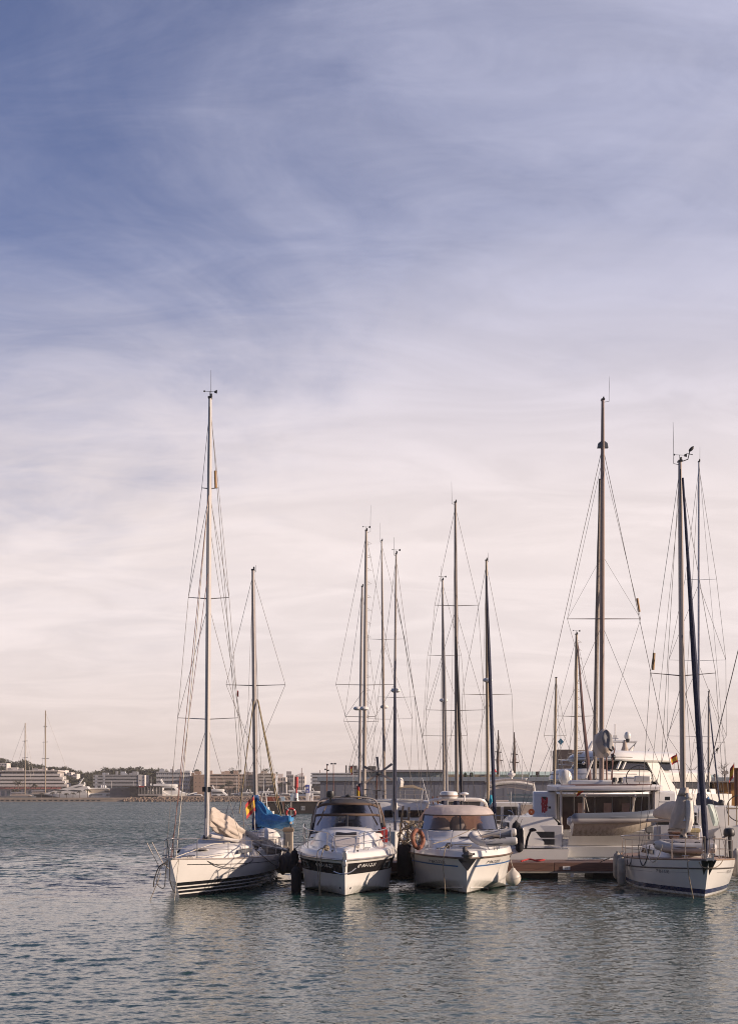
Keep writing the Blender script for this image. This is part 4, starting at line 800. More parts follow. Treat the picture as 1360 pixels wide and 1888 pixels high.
# ================================================================ 5. right-hand sloop
def sloop_right():
    bow = Vector((10.75, 42.95, 0)); t = T('sailboat', 'white sloop with navy waterline stripe and furled blue genoa, right end of the front row', 'sailboat', bow, -.055)
    Hu = Hull(10.6, [(0, 1.22), (.3, 1.10), (.7, 1.0), (1, .98)], plan(3.6, .56, 2.25, .78), round_prof(.88, 1, .60), 1.0, -.5)
    hm = bands('navy striped hull', (.70, .675, .64), [(-1, .045, (.30, .26, .20)), (.12, .27, (.012, .018, .085))], rough=.22, dirt=.32)
    t.part('hull', Hu.mb(), hm)
    rub = [H_ for H_ in ()]
    for sd in (-1, 1):
        t.part('rubbing_strake', MB().tube([Hu.ptz(u, Hu.zs(u) - .26, sd, .01) for u in [k / 30 for k in range(31)]], .026, 6), M('dark strake', (.045, .035, .03), .6))
        t.part('pinstripe', Hu.band(.07, .17, -.40, -.39, sd, .005, 8, True).loft(Hu_rows(Hu, .27, .9, -.40, -.39, sd)), M('grey pinstripe', (.18, .17, .17), .5))
        fn = lambda u, w, sd=sd: Hu.ptz(.205 + sd * u * .105, Hu.zs(.2) - .39 + w, sd, .009)
        t.part('registration', text_on('7ª IB-1-5-95', .15, fn, .2), M('grey lettering', (.16, .15, .15), .5))
        t.part('hawse', MB().poly([Hu.ptz(u, Hu.zs(.6) + dz, sd, .01) for u, dz in ((.60, -.04), (.65, -.04), (.66, -.16), (.63, -.18))]), BLACK)
    t.part('deck', Hu.deck(.08, .0), TEAKL); t.part('toe_rail', Hu.rail(.03, .03, .028), M('teak toe rail', (.22, .14, .09), .6))
    rows = []
    for y, w, h in ((3.3, .3, .02), (3.7, .62, .20), (4.6, .86, .34), (6.0, 1.0, .42), (7.4, 1.02, .42), (7.5, 1.02, .02)):
        z = Hu.zs(y / 10.6) + .06; rows.append([(-w - .1, y, z), (-w, y, z + h * .85), (-w * .7, y, z + h), (0, y, z + h * 1.08), (w * .7, y, z + h), (w, y, z + h * .85), (w + .1, y, z)])
    cb = t.part('cabin', MB().loft(rows, False, True, True), GEL2, ang=50)
    for sd in (-1, 1): t.part('cabin_window', MB().prism([(sd * 1.0, 4.9, 1.22), (sd * 1.1, 7.0, 1.2), (sd * 1.06, 6.9, 1.36), (sd * .96, 5.1, 1.36)], (sd * .02, 0, 0)), DGLASS, cb)
    t.part('stem_plate', MB().prism([(-.24, -.03, 1.23), (.24, -.03, 1.23), (.05, .50, .62), (-.05, .50, .62)], (0, .12, .03)).tube([(0, .40, .72), (0, .60, .36)], .022, 6), BLACK)
    t.part('bow_roller', MB().b2(-.09, .09, -.22, .4, 1.24, 1.32).b2(-.12, -.08, -.24, .2, 1.22, 1.46).b2(.08, .12, -.24, .2, 1.22, 1.46), STEEL)
    # pulpit
    hz = .72; e = lambda u, dz, sd, ins=.1: Hu.edge(u, ins, dz, sd); pu = MB()
    for sd in (-1, 1):
        a, b, c = e(.03, 0, sd), e(.10, 0, sd), e(.16, 0, sd)
        pu.tube(rnd_tube([Vector((sd * .16, -.18, 1.22 + hz + .05)), e(.05, hz, sd), e(.10, hz, sd), c + Vector((0, 0, hz))], 5), .018, 7).tube([e(.04, .38, sd), e(.10, .37, sd), c + Vector((0, 0, .36))], .013, 6)
        for q in (a, b, c): pu.tube([q, q + Vector((0, 0, hz))], .016, 6)
        pu.tube([Vector((sd * .16, -.18, 1.22 + hz + .05)), Vector((sd * .1, .1, 1.24))], .016, 6)
    t.part('pulpit', pu, M('weathered steel tube', (.48, .40, .34), .35, .7))
    for sd in (-1, 1):
        stanchion_rail(t, Hu, .16, .97, sd, .08, .66, 6, mat=M('weathered steel tube', (.48, .40, .34), .35, .7), lines=(.5, 1), rw=.009)
    t.part('pushpit', MB().tube(rnd_tube([e(.93, .7, -1), e(.99, .72, -1), Vector((0, 10.5, 1.72)), e(.99, .72, 1), e(.93, .7, 1)], 5), .018, 7).tube([e(.985, 0, -1), e(.985, .7, -1)], .016, 6).tube([e(.985, 0, 1), e(.985, .7, 1)], .016, 6), STEEL)
    foot = P(1259, 1548, 47.6); head = P(1252.5, 852, 47.6); k = 47.6 / F; S = lambda py, l, r, rise=.03: ((1548 - py) / 696.0, l, r, rise)
    fs = t.W((0, .35, 1.35))
    m, at = rig(t, foot, head, .20, M('tan spar', (.36, .31, .28), .45, .4, stretch=(6, 6, .6), scale=1.2), [S(1246, 58 * k, 62 * k, .10)], (1.55, 4.7, 1.1),
        [(t.W((0, 10.5, 1.7)), 1, 'backstay', WIRE, .009), (t.W((-.9, 7.8, 1.2)), .93, 'halyard', WIRE, .007), (t.W((.2, 3.2, 1.3)), .60, 'baby_stay', WIRE, .009)], 'vane', .009, ant=(-.22, 1.45))
    t.part('masthead_arm', MB().tube([head, head + Vector((.28, 0, .10)), head + Vector((.34, 0, .36))], .018, 5).blob(head + Vector((.40, 0, .46)), (.13, .03, .06), 8, 5, Matrix.Rotation(-.8, 3, 'Y')).tube([head + Vector((.26, 0, .30)), head + Vector((.45, 0, .26))], .014, 5), BLACK, m, world=True)
    tp = at(.955) + Vector((.06, -.15, 0)); pts = [tp.lerp(fs, i / 24) for i in range(25)]; g = random.Random(3)
    t.part('furled_genoa', MB().tube(pts, [(.040 + .058 * sm(i / 14)) * (1 + g.uniform(-.07, .07)) for i in range(23)] + [.09, .05], 9), NAVY, world=True)
    t.part('furling_drum', MB().lathe([(.03, 0), (.11, .02), (.11, .05), (.05, .06), (.05, .15), (.11, .16), (.11, .19), (.03, .22)], t.L(fs) - Vector((0, 0, .1)), 12), STEEL)
    t.part('radar_reflector', MB().tube([P(1203, 1235, 47.6), P(1205, 1204, 47.6)], .05, 8), M('ochre reflector', (.35, .2, .08), .6), m, world=True)
    bA, bB = P(1257, 1512, 47.8), P(1192, 1513, 54.0)
    t.part('boom', MB().tube([bA, bB], .065, 8), M('tan spar', (.36, .31, .28), .45, .4), world=True)
    cs = [P(1261, 1452, 47.55), P(1257, 1480, 47.55), P(1255, 1505, 47.6), P(1250, 1524, 47.7), P(1246, 1533, 47.7)]
    t.part('sail_cover', bundle(cs, [.12, .22, .33, .36, .22], [.16, .24, .32, .34, .2], 8, 20, .20, 6, side=Vector((1, 0, 0))), SAIL, world=True, ang=120)
    cs = [P(1268, 1462, 47.35), P(1270, 1485, 47.35), P(1269, 1510, 47.4), P(1266, 1534, 47.5)]
    t.part('gathered_sail', bundle(cs, [.05, .12, .15, .10], [.05, .13, .16, .10], 15, 14, .30, 6, side=Vector((1, 0, 0))), SAILW, world=True, ang=120)
    cs = [P(1250, 1497, 48.0), P(1235, 1494, 49.5), P(1220, 1497, 51.0), P(1209, 1500, 52.5)]
    t.part('boom_cover', bundle(cs, [.16, .20, .18, .14], [.34, .34, .26, .16], 21, 16, .10, 6), SAIL, world=True, ang=120)
    t.part('mast_winch', MB().lathe([(.08, 0), (.06, .08), (.07, .15), (0, .16)], t.L(at(.05)) + Vector((.0, -.2, 0)), 10), STEEL, m)
    # ropes looped over the rail
    for k0, (u0, u1, d, mm) in enumerate(((.45, .55, .34, ROPED), (.28, .38, .62, ROPED), (.20, .31, .50, ROPEW))):
        a = e(u0, .5 if k0 else .12, -1, .02); b = e(u1, .5 if k0 else .1, -1, .02)
        t.part('fender_rope', MB().tube(rnd_tube([a, a.lerp(b, .2) - Vector((.03, 0, d * .8)), a.lerp(b, .5) - Vector((.05, 0, d * 1.15)), a.lerp(b, .8) - Vector((.03, 0, d * .75)), b], 5), .016, 6), mm)
    t.part('anchor_chain', MB().tube(rnd_tube([(-.3, .05, 1.18), (-.2, -.1, 1.02), (.1, -.16, 1.0), (.35, .1, 1.08), (.5, .35, 1.2)], 5), .017, 5), ROPE)
    t.part('windlass', MB().lathe([(.12, 0), (.12, .08), (.07, .12), (.09, .22), (0, .24)], (.05, 1.0, 1.28), 12), STEEL)
    for sd in (-1, 1): cleat(t, (sd * .55, 1.0, 1.27))
    return t, Hu
def Hu_rows(Hu, t0, t1, z0, z1, sd, n=20):
    return [[Hu.ptz(lerp(t0, t1, i / n), Hu.zs(lerp(t0, t1, i / n)) + lerp(z0, z1, k / 2), sd, .005) for k in range(3)] for i in range(n + 1)]
t5, H5 = sloop_right()
tdd = T('dinghy', 'pale inflatable under a grey cover upside down on the foredeck of the right-hand sloop', 'dinghy', t5.W((-.12, 3.2, 1.24)))
dinghy(tdd, (0, 0, .22), 1.95, 1.15, .17, -.22 + math.pi, .03, .10, M('pale grey hypalon', (.50, .48, .46), .6), BEIGEC, GREYC, wear=M('brown rub strip', (.17, .13, .10), .7))
rows = []
for i in range(9):
    a = i / 8; w = .54 * (1 - .72 * max(0, .42 - a) / .42); x = lerp(-.92, .88, a)
    rows.append([(Matrix.Rotation(-.22, 3, 'Z') @ Vector((x, w * k / 4, .37 + .20 * (1 - (k / 4) ** 2) * (1 - .5 * abs(a - .5)) + .08 * max(0, .4 - a)))) for k in range(-4, 5)])
tdd.part('cover', MB().loft(rows), M('grey dinghy cover', (.36, .32, .30), .8, var=.12, bump=.5, bscale=5), ang=120)
mooring('brown rope from the bow of the right-hand sloop down into the water', [t5.W((-.52, .62, 1.2)), t5.W((-.60, .35, 1.1)), t5.W((-.55, .30, .6)), t5.W((-.40, .3, -.15))], .017, ROPE)
mooring('slack dark line from the right-hand sloop quarter back to the pontoon', [t5.W((-1.75, 6.0, 1.0)), P(1130, 1580, 51), P(1105, 1590, 53.6)], .016, ROPED)
fender('long grimy white fender at the left shoulder of the right-hand sloop, behind', P(1137, 1622, 49.2), .15, 1.0, M('grimy white fender', (.34, .30, .25), .7, var=.35), P(1150, 1570, 49))
fender('long grimy white fender at the left shoulder of the right-hand sloop, in front', P(1145, 1634, 48.0), .15, 1.05, M('grimy white fender', (.34, .30, .25), .7, var=.35), P(1152, 1572, 48))
fender('pale fender at the far right hanging right of the sloop bow', P(1356, 1617, 47.4), .22, .95, M('greyish fender', (.36, .33, .30), .6), P(1352, 1570, 47.4))
to = T('outboard_motor', 'small black outboard motor clamped to the right bow rail of the right-hand sloop', 'outboard motor', P(1347, 1570, 46.4))
to.part('cowl', MB().lathe([(0, 0), (.17, .0), (.20, .07), (.19, .20), (.15, .27), (0, .30)], to.L(P(1343, 1542, 46.4)), 12), BLACK)
to.part('leg', MB().tube([P(1344, 1540, 46.4), P(1345, 1572, 46.4), P(1346, 1585, 46.4)], [.07, .055, .05], 7), BLACK, world=True)
to.part('propeller', MB().lathe([(.04, -.06), (.05, 0), (.02, .08)], to.L(P(1346, 1585, 46.4)), 8, 'y').box(to.L(P(1346, 1585, 46.4)), (.24, .02, .07)), BLACK)
to.part('clamp', MB().tube([P(1330, 1545, 46.4), P(1341, 1540, 46.4)], .035, 6), ALU, world=True)
# ================================================================ pontoon between the two rows
def pontoon():
    t = T('pontoon', 'floating pontoon with brown plank edge behind the front row of boats', 'pontoon', (6, 55, 0))
    t.part('deck', MB().b2(-4.3, 24, 53.62, 56.4, .52, .62), M('grey brown decking', (.20, .125, .10), .8, var=.3, scale=2, stretch=(14, .5, 1), bump=.3), world=True)
    for a, b in ((-4.3, .4), (.42, 5.1), (5.12, 7.28), (7.3, 12.2), (12.22, 17.2), (17.22, 24)):
        t.part('fascia', MB().b2(a, b, 53.5, 53.6, .29, .64), M('brown edge plank', (.165, .085, .06), .65, var=.25, scale=2.5, stretch=(.6, 3, 8)), world=True, bevel=.01)
    t.part('fender_strip', MB().b2(-4.3, 24, 53.46, 53.62, .225, .285), M('pale rubbing strip', (.36, .33, .28), .7, var=.2), world=True)
    for x in (-2.8, .6, 2.2, 4.0, 5.9, 8.9, 12, 15.5): t.part('float', MB().b2(x, x + 1.6, 53.9, 56.1, -.3, .5), M('black float', (.012, .012, .012), .8, var=.3), world=True, bevel=.05)
    for x in (8.0, 1.4, 12.6): t.part('bracket', MB().b2(x - .06, x + .06, 53.48, 53.6, .06, .225), WHITEP, world=True)
    pl_ = t.part('number_plate', MB().b2(7.63, 7.92, 53.47, 53.5, .35, .50), WHITEP, world=True)
    t.part('lettering', text_on('23', .13, lambda u, w: Vector((7.775 + u, 53.463, .42 + w))), M('grey lettering', (.16, .15, .15), .5), pl_, world=True)
    for x in (-1.9, 4.6, 9.9): cleat(t, t.L((x, 54.0, .64)), .16)
    t.part('pile', MB().tube([(-4.1, 54.8, -1), (-4.1, 54.8, 1.0)], .16, 10), RUST, world=True)
pontoon()
def pedestal(label, p, h, w, capm):
    t = T('service_pedestal', label, 'pedestal', p, 0, 'shore power pedestals on the pontoon')
    t.part('column', MB().box((0, 0, h * .45), (w, w * .8, h * .9)), CREAM, bevel=.03)
    t.part('cap', MB().loft([[(x * w * .56 * k, y * w * .48 * k, h * z) for x, y in ((-1, -1), (1, -1), (1, 1), (-1, 1))] for k, z in ((1, .88), (1, .95), (.8, 1.0))], True, True, True), capm, ang=20)
    for z in (.22, .36): t.part('socket', MB().box((0, -w * .42, h * z), (w * .35, .04, h * .07)), BLACK)
    t.part('door_panel', MB().box((0, -w * .41, h * .66), (w * .6, .02, h * .34)), M('grey panel', (.24, .21, .18), .6))
    return t
pedestal('beige service pedestal with brown cap between the left sloop and the black-banded cruiser', (-3.24, 54.6, .62), 1.38, .38, M('brown cap', (.25, .18, .12), .6))
pedestal('beige service pedestal with yellowish cap right of the right-hand sloop mast', (13.06, 54.6, .62), 1.35, .40, M('yellow cap', (.50, .40, .20), .6))
single('wooden_crate', MB().b2(12.15, 12.65, 54.3, 54.9, .63, 1.75).b2(12.1, 12.7, 54.25, 54.95, 1.75, 1.82), TEAK, 'brown wooden locker on the pontoon at the foot of the right-hand sloop mast', 'locker', bevel=.02)
single('red_hose', MB().tube(rnd_tube([P(960, 1588, 54.2), P(975, 1584, 54.6), P(990, 1587, 54.3), P(1003, 1585, 54.5), P(985, 1586, 54.8)], 5), .035, 6), REDF, 'dark red hose lying on the pontoon planks before the catamaran', 'hose')
lb = lifebuoy('lifebuoy', 'bright red ring hung on a post beyond the left sloop blue sail cover', P(536, 1499, 84), .27, .07, (.1, -1, .1), RED, WHITEP)
single('post', MB().tube([P(536, 1478, 84.2), P(536, 1553, 84.2)], .05, 8).box(P(536, 1478, 84.2), (.14, .14, .05)), ALU, 'slim pale post carrying the red lifebuoy ring', 'post')
# ================================================================ 4. catamaran, stern towards the camera
def catamaran():
    o = Vector((10.2, 57.5, 0)); t = T('catamaran', 'white sailing catamaran, stern to the pontoon, grey dinghy on its davits', 'catamaran', o, -.10)
    W1 = M('catamaran white', (.69, .675, .66), .25, var=.05, scale=1.2, coat=.2); W2 = M('catamaran beige panel', (.60, .57, .53), .35, var=.06)
    for sd in (-1, 1):
        rows = []                                                 # hull, stern at y=0, bow at y=13
        for y, w0, w1, z1 in ((-.25, .80, .95, .50), (.28, .88, .98, .54), (.32, .89, .99, .90), (.9, .9, 1.0, .95), (1.0, .9, 1.0, 2.0), (3, .9, 1.0, 2.1), (8, .8, .95, 2.2), (11.5, .4, .6, 2.3), (13, .03, .08, 2.35)):
            c = sd * 2.92; rows.append([(c - w0 * .4, y, -.4), (c - w0, y, .1), (c - w1, y, z1 * .55), (c - w1, y, z1), (c + w1, y, z1), (c + w1, y, z1 * .55), (c + w0, y, .1), (c + w0 * .4, y, -.4)])
        h = t.part('hull', MB().loft(rows, True, True, True), W1, ang=40)
        c = sd * 2.92
        t.part('swim_platform', MB().b2(c - .85, c + .85, -.35, .95, .55, .61), M('teak inlay', (.30, .2, .14), .6, var=.25), h, bevel=.02)
        t.part('name_riser', MB().b2(c - .78, c + .80, .30, .98, .61, .97), W1, h, bevel=.02)
        t.part('stair_wall', MB().prism([(c - sd * -.98, -.2, .5), (c - sd * -.98, .9, .55), (c - sd * -.98, 1.0, 1.95), (c - sd * -.98, .55, 1.9)], (sd * -.28, 0, 0)), W1, h, bevel=.03)
        t.part('stair_riser', MB().b2(c - .72, c + .95, .80, .99, .97, 2.0), W1, h, bevel=.02)
        for z in (1.18, 1.48): t.part('stair_recess', MB().b2(c - .36, c + .62, .76, .82, z - .02, z + .24), BLACK, h)
        t.part('step_edge', MB().b2(c - .42, c + .68, .73, .84, 1.405, 1.455), W1, h)
        t.part('ladder', MB().tube([(c + .45, .25, .7), (c + .45, .28, .98), (c + .8, .28, .98), (c + .8, .25, .7)], .018, 6).box((c + .62, .22, .68), (.5, .1, .07)), BLACK, h)
        t.part('coach_side', MB().loft([[(c - .95, 1.0, 2.0), (c - .6, 1.1, 2.35), (c + .6, 1.1, 2.35), (c + .95, 1.0, 2.0)], [(c - .95, 4, 2.15), (c - .5, 4.2, 2.5), (c + .5, 4.2, 2.5), (c + .95, 4, 2.15)]]), W1, h)
        t.part('stern_rail', MB().tube(rnd_tube([(c + sd * .9, 1.1, 2.0), (c + sd * .9, 1.1, 2.75), (c + sd * .9, 3, 2.85), (c + sd * .9, 6, 2.9)], 4), .02, 6).tube([(c + sd * .9, 1.1, 2.4), (c + sd * .9, 6, 2.5)], .014, 5).tube([(c + sd * .9, 3, 2.1), (c + sd * .9, 3, 2.85)], .016, 5), STEEL, h)
        t.part('hull_window', MB().b2(c + sd * .97, c + sd * 1.01, 3.5, 7.0, 1.35, 1.7), DGLASS, h)
        if sd < 0: t.part('lettering', text_on('OCEAN GREY', .215, lambda u, w: Vector((c + .0 + u, .285, .80 + w)), .1), INK, h)
        t.part('seat', MB().box((sd * 2.6, 2.2, 3.0), (.55, .35, .06)).tube([(sd * 2.6, 2.2, 2.95), (sd * 2.6, 2.3, 2.35)], .03, 5), W1, h)
    t.part('bridge_deck', MB().b2(-2.0, 2.0, .9, 10.4, .75, 1.35), W1, bevel=.05)
    t.part('aft_beam', MB().b2(-1.95, 1.95, .55, .92, .62, 1.12), W1, bevel=.04)
    t.part('cockpit_back', MB().loft([[(-1.72, .75, 1.14), (-1.68, .70, 1.72), (-1.64, .90, 1.75)], [(1.9, .75, 1.14), (1.9, .70, 1.72), (1.9, .90, 1.75)]]), W2)
    t.part('cockpit_floor', MB().b2(-2.0, 2.0, .95, 4.0, 1.35, 1.40), W1)
    t.part('cockpit_bench', MB().b2(-1.6, 1.9, .95, 1.6, 1.4, 1.85), W2, bevel=.05)
    s = t.part('saloon', MB().loft([[(-2.1, 3.6, 1.35), (-2.05, 3.6, 3.35), (2.05, 3.6, 3.35), (2.1, 3.6, 1.35)], [(-2.6, 6, 1.35), (-2.4, 6, 3.35), (2.4, 6, 3.35), (2.6, 6, 1.35)], [(-2.2, 9.2, 1.35), (-1.7, 8.2, 3.3), (1.7, 8.2, 3.3), (2.2, 9.2, 1.35)]], False, True, True), W1)
    for a, b in ((-1.98, -1.35), (-1.3, -.42), (-.38, .35), (.4, 1.15), (1.2, 1.95)):
        t.part('saloon_window', MB().b2(a, b, 3.54, 3.58, 1.75, 3.22), M('brown smoked glass', (.045, .026, .024), .07, var=.2), s)
    for x in (-1.0, .15, .95): t.part('curtain', MB().b2(x - .16, x + .18, 3.50, 3.53, 1.9, 2.95), M('pinkish blind', (.30, .20, .18), .8, var=.2), s)
    for sd in (-1, 1):
        t.part('side_wing', MB().prism([(sd * 2.12, 2.6, 2.0), (sd * 2.12, 4.6, 2.0), (sd * 2.12, 4.6, 3.5), (sd * 2.12, 3.1, 3.45)], (sd * 1.05, 0.15, 0)), W1, bevel=.08)
        t.part('wing_instrument', MB().box((sd * 2.7, 2.62, 3.15), (.22, .06, .16)).box((sd * 2.45, 2.6, 2.75), (.12, .06, .1)), BLACK)
        t.part('roof_post', MB().tube([(sd * 2.0, 1.3, 1.4), (sd * 2.0, 1.2, 3.5)], .05, 8), ALUW)
        t.part('davit', MB().tube(rnd_tube([(sd * 1.05, 1.0, 1.7), (sd * 1.05, .85, 3.0), (sd * 1.05, .4, 3.3), (sd * 1.05, -.25, 3.22)], 4), .05, 8), ALU)
        t.part('davit_tackle', MB().tube([(sd * 1.05, -.2, 3.2), (sd * .9, -.2, 2.6)], .016, 5), ROPEW)
    t.part('davit_bar', MB().tube([(-1.05, .1, 3.3), (1.15, .1, 3.3)], .055, 8), ALU)
    rows = []
    for y, hw, z0, z1 in ((.80, 2.1, 3.50, 3.60), (.86, 2.2, 3.47, 3.66), (2.0, 2.42, 3.48, 3.72), (4.5, 2.5, 3.48, 3.78), (6.5, 2.35, 3.44, 3.76), (7.6, 1.6, 3.40, 3.7)):
        rows.append([(-hw, y, z0 + .02), (-hw - .01, y, z1 - .04), (-hw + .04, y, z1), (0, y, z1 + .04), (hw - .04, y, z1), (hw + .01, y, z1 - .04), (hw, y, z0 + .02), (0, y, z0)])
    rf = t.part('hardtop', MB().loft(rows, True, True, True), M('hardtop cream', (.64, .60, .57), .35, var=.05), ang=40)
    t.part('red_line', MB().tube([(-2.0, 1.6, 3.74), (-.3, 1.9, 3.78), (1.9, 1.5, 3.76)], .018, 5).tube([(-1.4, 1.1, 3.71), (1.7, 1.2, 3.74)], .016, 5), ROPER)
    t.part('helm_pod', MB().b2(.8, 2.0, 2.6, 3.5, 3.74, 4.12).b2(-1.6, .5, 2.2, 3.8, 3.74, 3.96), W1, bevel=.06)
    t.part('steering_wheel', MB().torus((1.45, 2.2, 4.02), .58, .022, (0, -1, .1), 28, 6).tube([(.9, 2.2, 4.02), (2.0, 2.2, 4.02)], .014, 5).tube([(1.45, 2.2, 3.5), (1.45, 2.2, 4.55)], .014, 5), BLACK)
    t.part('winch', MB().lathe([(.1, 0), (.09, .1), (.1, .2), (0, .22)], (.35, 2.0, 3.86), 10).lathe([(.1, 0), (.09, .1), (.1, .2), (0, .22)], (.62, 2.0, 3.86), 10), BLACK)
    t.part('helm_seat', MB().box((1.5, 1.5, 4.0), (.7, .3, .28)), W2, bevel=.06)
    # rig
    foot = P(1108, 1452, 65.6); head = P(1110.5, 738, 65.6); k = 65.6 / F
    m, at = rig(t, foot, head, .24, M('reddish brown spar', (.27, .20, .17), .45, .35, stretch=(6, 6, .6), scale=1.2), [((1452 - 1141) / 714, 64 * k, 71 * k, .0)], None,
        [], 'lamp', .011, ant=(.30, 1.2))
    L0, R0 = P(960, 1500, 63.5), P(1242, 1408, 63.5); L0 = t.W((-3.75, 5.9, 2.2)); R0 = t.W((3.75, 5.9, 2.2)); hh = at(.882)
    sl_, sr_ = at((1452 - 1141) / 714) + Vector((-64 * k, 0, 0)), at((1452 - 1141) / 714) + Vector((71 * k, 0, 0))
    for a, b in ((hh, L0), (hh, R0)): t.wire('shroud', a, b, .014)
    for s_, sg in ((sl_, -1), (sr_, 1)):
        t.wire('diamond_stay', at(.85), s_, .009); t.wire('diamond_stay', s_, at(.12) , .009); t.wire('diamond_stay', at(.60), s_, .007); t.wire('lower_shroud', at(.42), L0 if sg < 0 else R0, .010)
    t.part('mast_cheek', MB().prism([hh + Vector((-.26, -.1, -.1)), hh + Vector((.26, -.1, -.1)), hh + Vector((.22, -.1, .12)), hh + Vector((0, -.1, .28)), hh + Vector((-.22, -.1, .12))], (0, .2, 0)), M('grey cheek plate', (.14, .15, .17), .5), m, world=True)
    bw = P(1095, 1450, 71.0); tp = at(.80) + Vector((-.1, .2, 0)); g = random.Random(2)
    t.part('furled_genoa', MB().tube([tp.lerp(bw, i / 20) for i in range(21)], [(.05 + .06 * sm(i / 10)) * (1 + g.uniform(-.1, .1)) for i in range(21)], 8), M('tan furled sail', (.30, .25, .21), .85, var=.2, bump=.4), world=True)
    t.wire('forestay', at(.882), bw, .012)
    t.part('radar_reflector', MB().tube([P(1174, 1103, 65.6), P(1178, 1128, 65.6)], .055, 8), M('ochre reflector', (.35, .2, .08), .6), m, world=True)
    bA, bB = P(1108, 1392, 65.4), P(1117, 1392, 60.6)
    t.part('boom', MB().tube([bA, bB], .11, 8), ALU, world=True)
    t.part('sail_bag', bundle([P(1106, 1377, 65.3), P(1109, 1374, 63.8), P(1112, 1370, 62.2), P(1113, 1368, 60.8)], [.3, .42, .44, .36], [.45, .62, .62, .52], 5, 22, .10, 6), SAIL, world=True, ang=120)
    t.part('bag_end', cloth([[P(1110, 1350, 59.9), P(1118, 1345, 59.9), P(1126, 1354, 59.9), P(1128, 1372, 60.0)], [P(1109, 1362, 59.85), P(1117, 1362, 59.8), P(1125, 1366, 59.8), P(1128, 1378, 59.9)], [P(1110, 1374, 59.8), P(1117, 1378, 59.7), P(1124, 1380, 59.7), P(1128, 1386, 59.8)]], .05, 3), M('grey sail end', (.20, .20, .21), .8, var=.3), world=True, ang=120)
    t.part('reef_line', MB().tube(rnd_tube([P(1119, 1374, 60.2), P(1124, 1382, 60.2), P(1130, 1378, 60.2), P(1131, 1388, 60.2), P(1126, 1392, 60.2), P(1129, 1400, 60.2), P(1125, 1448, 60.0)], 5), .03, 5), ROPER, world=True)
    t.part('mainsheet', MB().tube([P(1128, 1392, 60.2), P(1128, 1450, 59.4)], .022, 5).tube([P(1117, 1395, 61), P(1118, 1455, 62)], .035, 5), ROPER, world=True)
    t.part('block', MB().blob(P(1126, 1380, 60.2), (.12, .1, .13), 8, 6, None, .4).blob(P(1130, 1396, 60.2), (.1, .1, .14), 8, 6, None, .4, 3), BLACK, world=True)
    t.part('topping_lift', MB().tube([P(1094, 1395, 63), P(1079, 1435, 62)], .05, 6), ALUW, world=True)
    spanish(t, None, P(1081, 1440, 60), Vector((-.15, 0, -.5)), Vector((-.30, .1, -.15)), False)
    # ropes at the left wing
    t.part('red_rope_coil', MB().tube(rnd_tube([t.L(P(1003 + 5.5 * math.sin(i * 1.9), 1484 + 15 * math.cos(i * 2.6), 59.4)) for i in range(15)], 5), .026, 5), M('red rope', (.36, .04, .05), .8, var=.25))
    t.part('horseshoe_lifebuoy', MB().torus(t.L(P(979, 1497, 59.3)), .085, .06, (.2, -1, .1), 16, 8), M('bright orange', (.60, .14, .03), .6))
    return t
t4 = catamaran()
fender('long black cloth fender at the left quarter of the catamaran, in front', P(957, 1572, 57.0), .17, 1.1, FEND, P(962, 1510, 57.4))
fender('long black cloth fender at the left quarter of the catamaran, behind', P(951, 1560, 58.0), .18, 1.05, FEND, P(956, 1505, 58.4))
single('rope_coil', MB().blob(P(981, 1530, 57.3), (.16, .1, .07), 9, 6, None, .5, 2).tube(rnd_tube([P(978, 1531, 57.2), P(972, 1545, 57.2), P(969, 1562, 57.2), P(968, 1575, 57.3)], 4), .05, 6), FEND, 'black rope bundle on the left stern corner of the catamaran', 'rope')
tc_ = T('dinghy', 'grey and white rigid dinghy with brown-stained hull slung from the catamaran davits', 'dinghy', P(1130, 1535, 57.0))
dinghy(tc_, P(1128, 1511, 56.95) - tc_.loc, 3.62, 1.5, .235, .03, -.012, -.12, bands('dinghy two-tone tube', (.56, .53, .50), [(.60, 2, (.13, .145, .17))], rough=.5), GREYC, bands('stained dinghy hull', (.52, .46, .38), [], dirt=.62), rigid=.55, wear=M('slate strip', (.17, .19, .22), .6))
tc_.part('patch', MB().box(tc_.L(P(1159, 1503, 56.60)), (.10, .06, .14)).box(tc_.L(P(1166, 1503, 56.60)), (.10, .06, .14)), M('dark patch', (.03, .03, .05), .5))
tc_.part('outboard', MB().box(tc_.L(P(1196, 1529, 57.1)), (.3, .25, .3)).tube([tc_.L(P(1196, 1530, 57.1)), tc_.L(P(1196, 1548, 57.1))], .06, 6), M('grey outboard', (.2, .2, .2), .5), bevel=.05)
